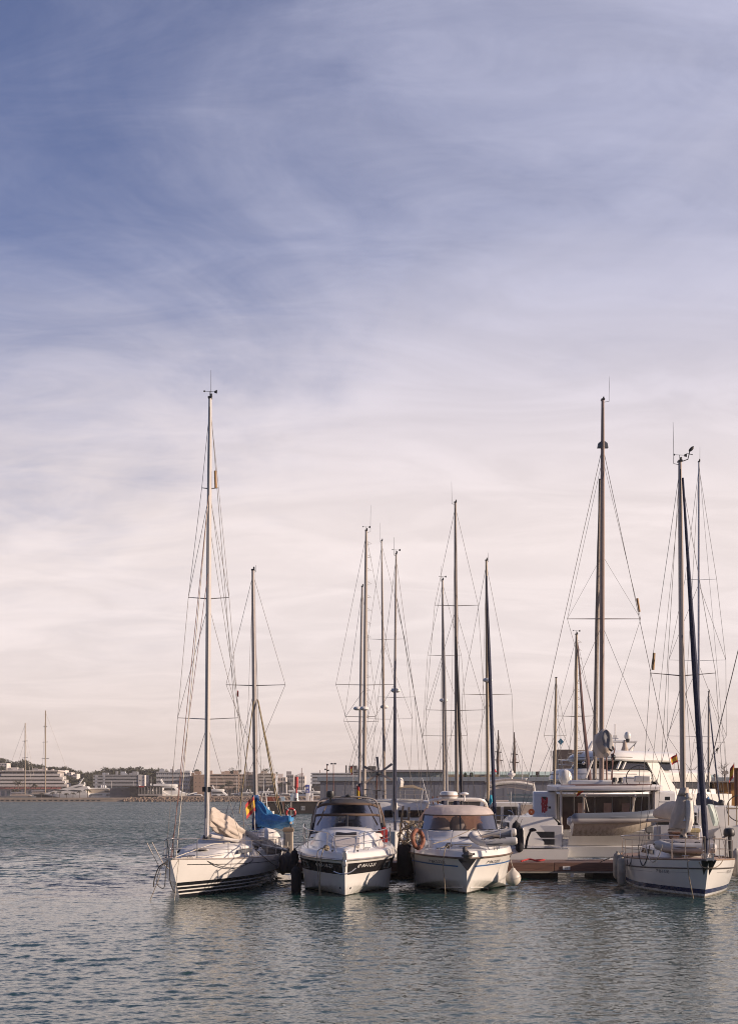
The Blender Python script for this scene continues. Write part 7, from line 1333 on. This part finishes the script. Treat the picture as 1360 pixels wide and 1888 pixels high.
tc2.part('end_wall', MB().b2(XW(256, 750), XW(268, 750), 748.4, 764, 1.2, ZW(1429, 750)), WH, world=True)
for a, b in ((264.5, 1433), (259, 1439), (264.5, 1439)): tc2.part('end_window', MB().b2(XW(a - .9, 748.3), XW(a + .9, 748.3), 748.3, 748.5, ZW(b + 1, 748), ZW(b - 1, 748)), FW, world=True)
for px in (176, 190): tc2.part('pier_wall', MB().b2(XW(px, 749), XW(px + 4, 749), 748.6, 750, 1.2, ZW(1430, 749)), GW, world=True)
building('pale blue-white hotel with three rows of square windows on the far shore', 289, 350, 752, 16, [1423.5, 1431, 1438.5, 1446, 1453], M('pale blue render', (.40, .41, .43), .7, var=.05), M('pale trim', (.48, .47, .47), .7), FW, 8, 1461, .25, 0, .32, WHITEP, roofstuff=5, seed=2)
building('brown house between the pale blue hotel and the tan blank wall', 348, 358, 756, 12, [1431, 1438, 1446], M('brown render', (.20, .13, .10), .8), M('brown trim', (.26, .18, .14), .8), FW, 2, 1466, .3, roofstuff=1)
tbk = building('tan block with a blank side wall and small vents on the far shore', 357, 381, 748, 14, [1428, 1436, 1444, 1452], TAN, None, DK, 3, 1468, .2, 0, .86, wh=.2, roofstuff=2)
building('long pink apartment block with striped balconies behind the sloop mast', 382, 440, 750, 16, [1427.5, 1434, 1440, 1446, 1452.5], PK, M('peach slab', (.50, .38, .30), .7), FW, 9, 1466, 1.3, 0, .28, roofstuff=5, seed=5)
building('brown apartment block with awnings right of the long pink block', 440, 478, 753, 16, [1428, 1434.5, 1441, 1447.5], M('brown pink render', (.27, .19, .15), .8), M('dim slab', (.36, .29, .25), .7), FWB, 6, 1466, 1.0, 0, .2, roofstuff=3, seed=6)
building('apartment block with yellow top storey and green balconies behind the blue sail cover', 479, 504, 751, 16, [1426.5, 1432, 1437.5, 1443, 1449], TAN, M('pale slab', (.46, .40, .34), .7), FW, 5, 1466, 1.3, 0, .2, roofstuff=3, seed=7)
building('small white villa right of the yellow-topped block', 512, 527, 757, 10, [1432.5, 1440], WH, None, FW, 3, 1462, .2, 0, .5, name='house', roofstuff=1)
building('cluster house, grey with a flat roof, left of the red beacon', 528, 541, 780, 12, [1428, 1435, 1442], M('grey render', (.36, .33, .32), .8), None, FW, 4, 1466, .2, 0, .5, name='house', roofstuff=2)
building('white stepped house behind the red beacon', 541, 562, 800, 12, [1430, 1437, 1444], WH, None, FW, 6, 1466, .2, 0, .5, name='house', roofstuff=4, seed=9)
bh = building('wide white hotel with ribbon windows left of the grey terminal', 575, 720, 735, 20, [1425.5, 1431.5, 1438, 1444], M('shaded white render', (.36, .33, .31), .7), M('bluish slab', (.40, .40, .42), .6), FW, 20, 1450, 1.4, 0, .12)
bh.part('base', MB().b2(XW(574, 735), XW(720, 735), 733.6, 735, 1.2, ZW(1449.5, 735)), DK, world=True)
for a, b, y0 in ((636.5, 639, 1411), (643, 658, 1411.5), (678, 693, 1412.5)): bh.part('roof_tower', MB().b2(XW(a, 740), XW(b, 740), 740, 748, ZW(1426, 740), ZW(y0, 740)), DK, world=True)
for a, b, y, Y, lb in ((-2, 13, 1407, 905, 'cream villa among the pines high at the left edge'), (15, 21, 1415.5, 880, 'tiny white house below the cream hill villa'), (110, 121, 1420, 870, 'white hill house right of the terraced hotel'), (124, 132, 1424, 865, 'pinkish hill house among trees behind the white yacht'), (135, 142, 1426.5, 860, 'small pale hill house on the slope above the yacht mast')):
    building(lb, a, b, Y, 10, [y, y + 4.2], WH, None, FW, 3, y + 9, .2, 0, .5, name='house')
# dark restaurant pavilion
tr_ = T('restaurant', 'dark waterside restaurant pavilion with a terrace of glass and umbrellas on the far shore', 'building', P(250, 1474, 702)); Yr = 702
tr_.part('wall', MB().b2(XW(203, Yr), XW(241, Yr), Yr, Yr + 9, .8, ZW(1453, Yr)), M('slate wall', (.10, .105, .12), .7, var=.15, scale=.3), world=True)
tr_.part('side_block', MB().b2(XW(240, Yr), XW(256, Yr), Yr - 1, Yr + 9, .8, ZW(1451, Yr)), DK, world=True)
tr_.part('roof', MB().b2(XW(228, Yr), XW(298, Yr), Yr - 3, Yr + 9, ZW(1451, Yr), ZW(1449, Yr)), DK, world=True)
tr_.part('terrace', MB().b2(XW(257, Yr), XW(302, Yr), Yr - 4, Yr + 8, ZW(1467, Yr), ZW(1464.4, Yr)), M('terrace edge', (.36, .33, .31), .7), world=True)
tr_.part('back_wall', MB().b2(XW(256, Yr), XW(297, Yr), Yr + 4, Yr + 4.4, ZW(1464.4, Yr), ZW(1451, Yr)), FW, world=True)
for i in range(8): px = 258 + i * 5.4; tr_.part('post', MB().b2(XW(px, Yr), XW(px + .7, Yr), Yr - 3, Yr - 2.8, ZW(1464.4, Yr), ZW(1451, Yr)), M('terrace edge', (.36, .33, .31), .7), world=True)
for i in range(4): px = 268 + i * 7; tr_.part('umbrella', MB().lathe([(.05, 0), (.05, 1.9), (.35, 1.4), (.25, 2.9), (0, 3.0)], tr_.L(Vector((XW(px, Yr), Yr - 1, ZW(1463, Yr)))), 8), WH)
tr_.part('sign_board', MB().b2(XW(258, Yr), XW(268, Yr), Yr - 3.1, Yr - 3.02, ZW(1451.6, Yr), ZW(1449.6, Yr)), RED, world=True)
tr_.part('window', MB().b2(XW(223, Yr), XW(228, Yr), Yr - .05, Yr + .05, ZW(1459, Yr), ZW(1457.4, Yr)), BLACK, world=True)
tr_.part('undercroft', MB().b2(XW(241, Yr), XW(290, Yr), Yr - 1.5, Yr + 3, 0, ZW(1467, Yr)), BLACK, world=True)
# ---------------------------------------------------------------- trees
LEAF = [M('pine foliage %d' % i, c, .9, var=.35, scale=.6) for i, c in enumerate(((.052, .055, .030), (.065, .064, .036), (.042, .046, .028)))]
def crown_mb(g, w, h, n=260, lobes=6, s=.5, flat=.75):
    L_ = [(Vector((g.uniform(-.55, .55) * w, g.uniform(-.45, .45) * w, h * (.5 + .38 * g.random()))), w * g.uniform(.28, .5)) for _ in range(lobes)]; m = MB()
    for i in range(n):
        c, r = L_[i % lobes]; d = Vector((g.gauss(0, 1), g.gauss(0, 1), g.gauss(0, 1))).normalized(); p = c + Vector((d.x * r, d.y * r, d.z * r * flat)) * (g.random() ** .35)
        q = Euler((g.random() * 6, g.random() * 6, g.random() * 6)).to_matrix(); a = s * g.uniform(.6, 1.4)
        m.add([p + q @ Vector(v) for v in ((-a, -a * .6, 0), (a, -a * .5, .1 * a), (a * .7, a * .7, 0), (-a * .6, a * .6, -.1 * a))], [[0, 1, 2, 3]])
    return m
def tree(name, label, base, w, h, seed, mat, n=260, group=None, s=.45, flat=.75, trunkh=.6):
    g = random.Random(seed); t = T(name, label, 'tree', base, g.random() * 6, group)
    t.part('trunk', MB().tube([(0, 0, -.6), (.1, 0, h * .35), (0, .1, h * trunkh)], [w * .06, w * .045, w * .025], 6).tube([(0, 0, h * .35), (w * .3, .1, h * .62)], [w * .03, w * .01], 4).tube([(0, 0, h * .4), (-w * .28, 0, h * .66)], [w * .03, w * .01], 4), M('bark', (.10, .075, .06), .9, var=.25))
    t.part('crown', crown_mb(g, w, h, n, 7, s, flat), mat, ang=0); return t
protos = []
HL = [(-10, 1398, 960), (6, 1397, 955), (14, 1402, 940), (22, 1406, 945), (30, 1405, 950), (37, 1403, 940), (45, 1402, 945), (52, 1408, 940), (60, 1408, 935), (68, 1410, 940), (74, 1413, 930), (82, 1411, 935), (88, 1414, 930), (95, 1413, 925), (103, 1417, 920), (112, 1414, 925), (120, 1415, 925), (128, 1418, 920), (136, 1420, 920), (143, 1422, 915), (150, 1427, 910), (157, 1425, 905), (164, 1424, 905), (172, 1424, 910), (180, 1422, 915), (187, 1421, 915), (194, 1418, 920), (203, 1416, 920), (211, 1418, 920), (220, 1417, 920), (228, 1416, 920), (236, 1419, 920), (244, 1415, 925), (250, 1414.5, 925), (258, 1417, 920), (266, 1417, 920), (274, 1418, 915), (282, 1419, 915), (290, 1419, 910), (297, 1418, 910), (304, 1421, 905), (314, 1424, 905), (335, 1427, 900), (325, 1426, 900)]
low = [(112, 1432, 800), (120, 1430, 805), (128, 1432, 800), (136, 1433, 800), (144, 1436, 795), (152, 1436, 795), (160, 1434, 800), (168, 1434, 800), (118, 1440, 780), (126, 1441, 780), (134, 1442, 778), (142, 1442, 780), (150, 1444, 776), (158, 1441, 780), (166, 1440, 782), (172, 1444, 776), (272, 1428, 800), (279, 1424, 830), (284, 1432, 790), (290, 1428, 800), (272, 1438, 772), (281, 1441, 768), (4, 1414, 850), (26, 1416, 850), (40, 1413, 860), (56, 1415, 850), (72, 1417, 840), (-6, 1412, 860)]
g = random.Random(11)
for i, (px, py, Y) in enumerate(HL + low):
    hz = 7.5 * g.uniform(.85, 1.25)
    if i < 3: t = tree('pine_tree', None, (0, 0, 0), 5.6, 7.5, 50 + i, LEAF[i], 620, s=.34); protos.append(t.o); o = t.o
    else: o = copy_tree(protos[i % 3])
    k = hz / 7.5; o.location = (XW(px, Y), Y, ZW(py, Y) - 7.6 * k); o.scale = (k * g.uniform(.9, 1.25), k, k); o.rotation_euler = (0, 0, g.random() * 6.28)
    tag(o, 'dark round pine on the far wooded hillside at the left', 'tree', 'pines on the far hillside')
for px, pyt, wpx, Y, lb, sd in ((366, 1416, 18, 775, 'dark umbrella pine rising above the tan block on the far shore', 1), (427, 1415.5, 19, 790, 'wide dark pine above the long pink block', 2), (441, 1418, 13, 788, 'smaller dark pine right of the wide one above the pink block', 3), (491, 1416.5, 20, 785, 'dark umbrella pine above the yellow-topped block', 4), (510, 1422, 7, 775, 'slim cypress-like tree left of the white villa', 5), (518, 1426, 6, 775, 'small round tree above the white villa', 6), (517, 1440, 16, 738, 'olive green tree in front of the white villa', 7), (530, 1440, 14, 740, 'dark tree left of the red beacon, before the grey house', 8), (409, 1446, 13, 738, 'olive tree before the pink block at its left', 9), (422, 1438, 16, 740, 'large olive tree before the middle of the pink block', 10), (459, 1448, 11, 737, 'small olive tree before the brown block', 11), (282, 1425, 16, 762, 'dark tree left of the pale blue hotel', 12), (354, 1447, 8, 745, 'dark bush between the pale blue hotel and the tan wall', 13), (498, 1450, 14, 737, 'low tree before the yellow-topped block', 14), (386, 1450, 11, 737, 'bushy tree at the left foot of the long pink block', 15), (434, 1449, 10, 737, 'bushy tree at the right foot of the long pink block', 16), (474, 1447, 10, 738, 'dark tree between the brown block and the yellow-topped block', 17), (545, 1447, 12, 739, 'dark tree behind the red beacon', 18), (565, 1444, 13, 745, 'dark tree behind the blue sign', 19), (300, 1452, 9, 741, 'bushy tree at the left foot of the pale blue hotel', 20), (333, 1453, 9, 741, 'bushy tree at the right foot of the pale blue hotel', 21)):
    k = Y / F; h = (1464 - pyt) * k if pyt > 1430 else (1444 - pyt) * k
    zt = ZW(pyt, Y); w = wpx * k; hh = min(zt - 1.6, max(w * 1.0, 4)); tree('tree', lb, (XW(px, Y), Y, zt - hh * 1.06), w * .62, hh, sd, LEAF[sd % 3], 520, s=w * .036, trunkh=.5)
def palm(label, px, pyt, Y, zb, w, seed):
    g = random.Random(seed); zt = ZW(pyt, Y); t = T('palm_tree', label, 'palm tree', (XW(px, Y), Y, zb), 0, 'palms along the far quay'); h = zt - zb
    t.part('trunk', MB().tube([(0, 0, 0), (.05, 0, h * .5), (0, 0, h * .84)], [w * .10, w * .075, w * .08], 7), M('bark', (.10, .075, .06), .9, var=.25)); m = MB()
    for i in range(22):
        a = g.random() * 6.28; up = g.uniform(-.35, .9); l = w * g.uniform(.8, 1.1); d = Vector((math.cos(a), math.sin(a), 0)); n = Vector((-d.y, d.x, 0)); b = Vector((0, 0, h * .84)); pts = [b + d * l * f + Vector((0, 0, l * (up * f - (.55 + up * .4) * f * f))) for f in (0, .33, .66, 1)]; ws = [.05, .13, .10, .01]
        m.loft([[p - n * w * q + Vector((0, 0, -.06 * w)), p, p + n * w * q + Vector((0, 0, -.06 * w))] for p, q in zip(pts, ws)])
    t.part('crown', m, M('palm fronds', (.06, .055, .028), .8, var=.3), ang=0)
for i, (px, pyt) in enumerate(((77, 1461), (97, 1459), (110, 1457.5), (123, 1461), (135, 1460), (147, 1456), (162, 1453))): palm('slim palm on the pale quay before the white yacht, %s from the left' % ('first second third fourth fifth sixth seventh'.split()[i]), px, pyt, 693, ZW(1473, 693), 1.5 if i < 6 else 2.1, 20 + i)
palm('bushy palm before the terraced hotel, left of the grey yacht mast', 34, 1436, 738, 1.6, 3.0, 31); palm('bushy palm before the terraced hotel, between the two yacht masts', 63, 1441.5, 738, 1.6, 2.4, 32); palm('squat palm low before the hotel podium, left of the grey yacht mast', 29, 1453, 720, 1.6, 2.2, 33)
# ---------------------------------------------------------------- far yachts
def ypx(t, Y): return lambda px, py, d=0: t.L(P(px, py, Y)) + Vector((0, d, 0))
def white_yacht():
    Y = 706; t = T('superyacht', 'sleek white superyacht with a dark flared bow and raked mast beyond the far quay', 'yacht', P(115, 1477, Y)); q = ypx(t, Y)
    dk = M('dark blue grey hull', (.03, .035, .045), .25); W = GEL
    def tier(n, pts, half, m, par=None, inset=.35): return t.part(n, MB().loft([[q(x, y, d) for x, y in pts] for d in (-half, half)], True, True, True), m, par, ang=20)
    t.part('hull', MB().loft([[q(62, 1465, 0), q(71, 1475, 0), q(71, 1477, 0), q(62.5, 1465.5, .1)], [q(80, 1464, -3.0), q(80, 1474, -2.2), q(80, 1478, 0), q(80, 1464, 3)], [q(110, 1463.5, -4), q(110, 1474, -3.6), q(110, 1478, 0), q(110, 1463.5, 4)], [q(165, 1466, -4), q(165, 1474, -4), q(165, 1478, 0), q(165, 1466, 4)]], False, False, True), W)
    t.part('bow_paint', MB().loft([[q(61.6, 1464.7, -.1), q(70.5, 1475, -.15)], [q(80, 1464.6, -3.1), q(80, 1474.5, -2.3)], [q(96, 1467, -3.7), q(96, 1474.5, -3.25)], [q(118, 1471, -4.0), q(118, 1474.5, -3.8)]]), dk)
    tier('main_deck', [(84, 1464), (98, 1459.5), (118, 1457), (160, 1457), (166, 1466), (110, 1466)], 3.6, W)
    tier('upper_deck', [(106, 1457.5), (118, 1454), (134, 1450.5), (150, 1449), (163, 1450), (166, 1455), (160, 1458)], 3.0, W)
    tier('flybridge', [(126, 1452), (140, 1447.5), (150, 1445.5), (157, 1446), (155, 1450)], 2.2, W)
    t.part('window_band', MB().loft([[q(100, 1457.2, d), q(108, 1455.6, d), q(128, 1457.0, d), q(120, 1458.2, d)] for d in (-3.72, -3.5)], True, True, True), dk)
    t.part('window_band', MB().loft([[q(128, 1457.6, d), q(136, 1456.2, d), q(154, 1457.2, d), q(146, 1459.4, d)] for d in (-3.74, -3.5)], True, True, True), dk)
    t.part('window_band', MB().loft([[q(139, 1451.0, d), q(150, 1449.6, d), q(156, 1450.5, d), q(144, 1452.4, d)] for d in (-3.1, -2.9)], True, True, True), dk)
    t.part('radar_mast', MB().tube([q(145, 1448), q(155, 1434)], [.45, .2], 6).tube([q(147.5, 1441, -1), q(151, 1441, -1)], .16, 5).tube([q(149, 1438, -.6), q(154, 1438, -.6)], .14, 5), W); t.part('radar_dome', MB().blob(q(156, 1444), (.5, .5, .6), 8, 6).blob(q(152, 1446, -.6), (.3, .3, .4), 8, 6), W)
    Y = 712; t = T('superyacht', 'cream-white motor yacht seen from its stern quarter, right of the sleek superyacht', 'yacht', P(180, 1477, Y)); q = ypx(t, Y)
    def tier(n, pts, half, m): return t.part(n, MB().loft([[q(x, y, d) for x, y in pts] for d in (-half, half)], True, True, True), m, ang=20)
    tier('hull', [(128, 1466.5), (206, 1467.5), (213, 1469), (217, 1475.5), (217, 1478), (130, 1478)], 4, W); tier('main_deck', [(140, 1462), (212, 1462), (212.5, 1464.5), (206, 1465), (196, 1467.5), (140, 1467.5)], 3.5, W)
    tier('upper_deck', [(150, 1458), (166, 1453.5), (196, 1453.5), (203, 1457), (210, 1460.5), (212, 1462.6), (150, 1462.6)], 3.1, CREAM); tier('roof', [(160, 1454.5), (166, 1452.5), (197, 1452.5), (203, 1455), (196, 1455)], 3.3, W)
    t.part('window_band', MB().loft([[q(163, 1463.8, d), q(191, 1463.8, d), q(191, 1466.4, d), q(163, 1466.4, d)] for d in (-3.7, -3.4)], True, True, True), FWB); t.part('aft_opening', MB().loft([[q(198, 1464.6, d), q(210, 1464.6, d), q(208, 1467, d), q(200, 1467, d)] for d in (-3.7, -3.4)], True, True, True), DK)
    t.part('flank_window', MB().loft([[q(196, 1458, d), q(203, 1458.5, d), q(208, 1460.4, d), q(195, 1460.2, d)] for d in (-3.2, -3.0)], True, True, True), DK)
    for px in (187.5, 191, 194.5): t.part('satellite_dome', MB().lathe([(.5, 0), (.62, .4), (.6, .9), (.3, 1.3), (0, 1.4)], q(px, 1452.6), 10), W)
white_yacht()
def sail_yacht(label, px0, px1, pxm, pyt, Y, ydeck, m, wpx, spr, stays):
    t = T('sailing_yacht', label, 'yacht', P((px0 + px1) / 2, 1477, Y)); q = ypx(t, Y); k = Y / F
    t.part('hull', MB().loft([[q(px1, ydeck, 0), q(px1 - 6, 1478, 0), q(px1 - 6, 1478, 0), q(px1, ydeck, 0)], [q(px1 - 20, ydeck, -2.4), q(px1 - 20, 1478, -1.5), q(px1 - 20, 1478, 1.5), q(px1 - 20, ydeck, 2.4)], [q((px0 + px1) / 2, ydeck, -3.6), q((px0 + px1) / 2, 1478, -3), q((px0 + px1) / 2, 1478, 3), q((px0 + px1) / 2, ydeck, 3.6)], [q(px0, ydeck, -2.8), q(px0, 1477, -2), q(px0, 1477, 2), q(px0, ydeck, 2.8)]], False, True, True), m)
    t.part('deck_house', MB().loft([[q(a, b, d) for a, b in ((pxm - 26, ydeck + .5), (pxm - 22, ydeck - 3), (pxm - 4, ydeck - 3.5), (pxm + 9, ydeck - 2), (pxm + 14, ydeck + .5))] for d in (-1.8, 1.8)], True, True, True), BEIGEC, ang=20)
    t.part('boom', MB().tube([q(pxm, ydeck - 6), q(pxm - 26, ydeck - 5)], .4, 7), GREYC)
    ms = t.part('mast', MB().tube([q(pxm, ydeck), q(pxm + .5, pyt)], [wpx * k / 2, wpx * k * .42], 8), M('tan mast', (.30, .24, .17), .6, var=.1))
    for py, w in spr: t.part('spreader', MB().tube([q(pxm - w, py), q(pxm + w, py - .6)], .14, 5), M('dark spar', (.10, .09, .08), .6), ms)
    for a, b in stays: t.part('stay', MB().tube([q(pxm + .4, pyt + a[1]), q(*b)], .055, 4), WIRE)
sail_yacht('big grey sailing yacht at the left edge, the shorter of two tall far masts', -60, 68, 46.5, 1333, 702, 1467.5, M('slate grey hull', (.13, .14, .16), .3), 2.1, [(1366.5, 4.5), (1397.5, 5)], [((0, 3), (16, 1420)), ((0, 30), (30, 1420)), ((0, 10), (63, 1430)), ((0, 25), (58, 1440))])
sail_yacht('tall far sailing yacht behind the white superyacht, the taller of two far masts', 50, 130, 84, 1310, 722, 1464, M('white far hull', (.5, .48, .46), .4), 2.5, [(1340, 3.5), (1368.5, 5), (1399, 6.5)], [((0, 3), (125, 1422)), ((0, 4), (78, 1430))])
# ---------------------------------------------------------------- marina row and cars beyond the rock bank
mlist = [(308, 12.5, 1, 1), (333, 13.5, 1, 1), (364, 17, 1, 1), (392, 8, 1, 0), (404, 7, -1, 0), (421, 9, -1, 1), (441, 12, 1, 1), (462, 9, 1, 0), (479, 8, -1, 0), (522, 11, -1, 1), (533, 8, 1, 0), (556, 9, 1, 0), (584, 11, 1, 1), (600, 9, -1, 0), (630, 10, 1, 0), (648, 9, -1, 1), (381, 9, 1, 0), (455, 10, -1, 1), (496, 9, 1, 1), (511, 8, -1, 0), (570, 8, -1, 0), (616, 10, 1, 1)]
where = ['white motor yacht leftmost beyond the rock bank, just right of the dark pavilion', 'white flybridge yacht below the pale blue hotel', 'long low white motor yacht below the tan blank wall', 'small white boat just left of the sloop mast on the far shore', 'small white boat just right of the sloop mast on the far shore', 'white motorboat below the large olive tree of the pink block', 'white cruiser with a tall bridge below the brown apartment block', 'low white boat below the right end of the brown block', 'small boat behind the blue sail cover mast', 'white cruiser below the small white villa', 'low boat just left of the red beacon', 'low boat between the red beacon and the blue sign', 'white motor yacht with a red stripe right of the blue sign', 'small pale boat left of the twin lamp posts', 'pale boat right of the twin lamp posts', 'pale cruiser behind the red and yellow flag staff', 'low boat between the long white yacht and the sloop mast', 'white flybridge boat just left of the blue cover mast', 'white boat below the yellow-topped block', 'small boat overlapping the cruiser below the white villa', 'small low boat just right of the red beacon', 'white flybridge boat just right of the twin lamp posts']
for (px, L, dr, fl), lb in zip(mlist, where):
    t = motorboat(lb, XW(px, 718), 718 + rng.uniform(-3, 3), L * 1.42, math.pi / 2 * dr, 1.15, bool(fl), 'boats in the far marina', detail=False, dark=DGLASS, name='far_motorboat', z0=0.1)
    L *= 1.42
    if px == 584: t.part('red_stripe', MB().tube([(L * .155, L * .25, L * .165), (L * .15, L * .8, L * .15)], .12, 4).tube([(-L * .155, L * .25, L * .165), (-L * .15, L * .8, L * .15)], .12, 4), RED)
def car(label, px, Y, rz, col):
    t = T('parked_car', label, 'car', (XW(px, Y), Y, ZW(1468.5, YF) - .5), rz, 'cars parked along the far breakwater')
    t.part('body', MB().loft([[(x, y * s_, z) for y, z in ((-.85, .3), (-.9, .6), (-.82, .92), (.82, .92), (.9, .6), (.85, .3))] for x, s_ in ((-2.2, .9), (-2.0, 1), (2.0, 1), (2.2, .88))], True, True, True), col)
    t.part('cabin', MB().loft([[(-1.9, -.78, .9), (-1.9, .78, .9), (1.0, .78, .9), (1.0, -.78, .9)], [(-1.5, -.65, 1.45), (-1.5, .65, 1.45), (.3, .65, 1.45), (.3, -.65, 1.45)]], True, True, True), DGLASS)
    for x in (-1.35, 1.35):
        for y in (-.85, .85): t.part('wheel', MB().lathe([(0, -.1), (.32, -.1), (.32, .1), (0, .1)], (x, y, .32), 10, 'y'), RUB)
for px, c, lb in ((398, (.06, .06, .065), 'dark grey car right of the sloop mast on the far breakwater'), (413, (.35, .34, .33), 'silver car below the olive tree on the far breakwater'), (427, (.03, .03, .035), 'black car below the large olive tree'), (438, (.05, .05, .06), 'dark car left of the blue cover mast, nearer the pink block'), (452, (.40, .39, .38), 'pale car left of the blue cover mast'), (487, (.05, .045, .05), 'dark car right of the blue cover mast'), (498, (.30, .29, .28), 'grey car below the yellow-topped block'), (512, (.04, .04, .045), 'black car below the white villa'), (528, (.22, .05, .04), 'maroon car left of the red beacon'), (592, (.38, .36, .35), 'pale car right of the blue sign'), (610, (.06, .06, .07), 'dark car between the twin lamp posts')):
    car(lb, px, 699.5, rng.choice((0.0, .1, 3.1)), M('car paint %s' % str(c), c, .3, var=.05, coat=.5))
for px, pyt, lb in ((319, 1413, 'thin dark chimney pole above the pale blue hotel'), (556, 1416, 'thin dark mast between the red beacon and the blue sign'), (589.5, 1420, 'thin dark mast right of the blue sign')):
    Y = 745; single('pole', MB().tube([P(px, 1474, Y), P(px, pyt, Y)], [.28, .16], 6), RUST, lb, 'pole')
for px, pyt, lb in ((399, 1434, 'short pale far mast right of the sloop mast'), (436, 1430, 'pale far mast before the pink block'), (452, 1422, 'pale far mast left of the blue cover mast'), (486, 1410, 'white far mast right of the blue cover mast'), (522, 1434, 'short pale far mast before the white villa'), (206, 1440, 'short white far mast before the grey-blue slab'), (247, 1440, 'white far mast near the blank end wall'), (279, 1432, 'white far mast left of the pale blue hotel')):
    Y = 724; t = T('moored_sailboat', lb, 'sailboat', (XW(px, Y), Y, 0), 0, 'sailboats in the far marina')
    t.part('mast', MB().tube([(0, 0, 1), (0, 0, ZW(pyt, Y))], [.17, .10], 6), ALUW); t.part('hull', MB().loft([[(-4.5, 0, 2.1), (-4.2, 0, 0), (-4.5, 0, 2.1)], [(0, -1.6, 1.9), (0, 0, -.3), (0, 1.6, 1.9)], [(4.5, -1.1, 1.8), (4.3, 0, 0), (4.5, 1.1, 1.8)]], False, False, True), GEL); t.part('deck', MB().poly([(-4.5, 0, 2.1), (0, -1.6, 1.9), (4.5, -1.1, 1.8), (4.5, 1.1, 1.8), (0, 1.6, 1.9)]), GEL2); t.part('boom', MB().tube([(0, 0, 3.2), (3.6, 0, 3.2)], .2, 6), NAVY)

# ---------------------------------------------------------------- sea haze
hm = bpy.data.materials.new('sea haze'); hm.use_nodes = True; hn = hm.node_tree; hn.nodes.clear()
ho = nd(hn, 'ShaderNodeOutputMaterial'); hv = nd(hn, 'ShaderNodeVolumePrincipled'); hv.inputs['Color'].default_value = (.95, .88, .84, 1); hv.inputs['Density'].default_value = 0.00018; hv.inputs['Anisotropy'].default_value = 0.2
hn.links.new(hv.outputs[0], ho.inputs['Volume'])
o = single('haze', MB().b2(-1000, 1000, -40, 1420, -2.5, 44), hm, None, None, kind='stuff', ang=0)
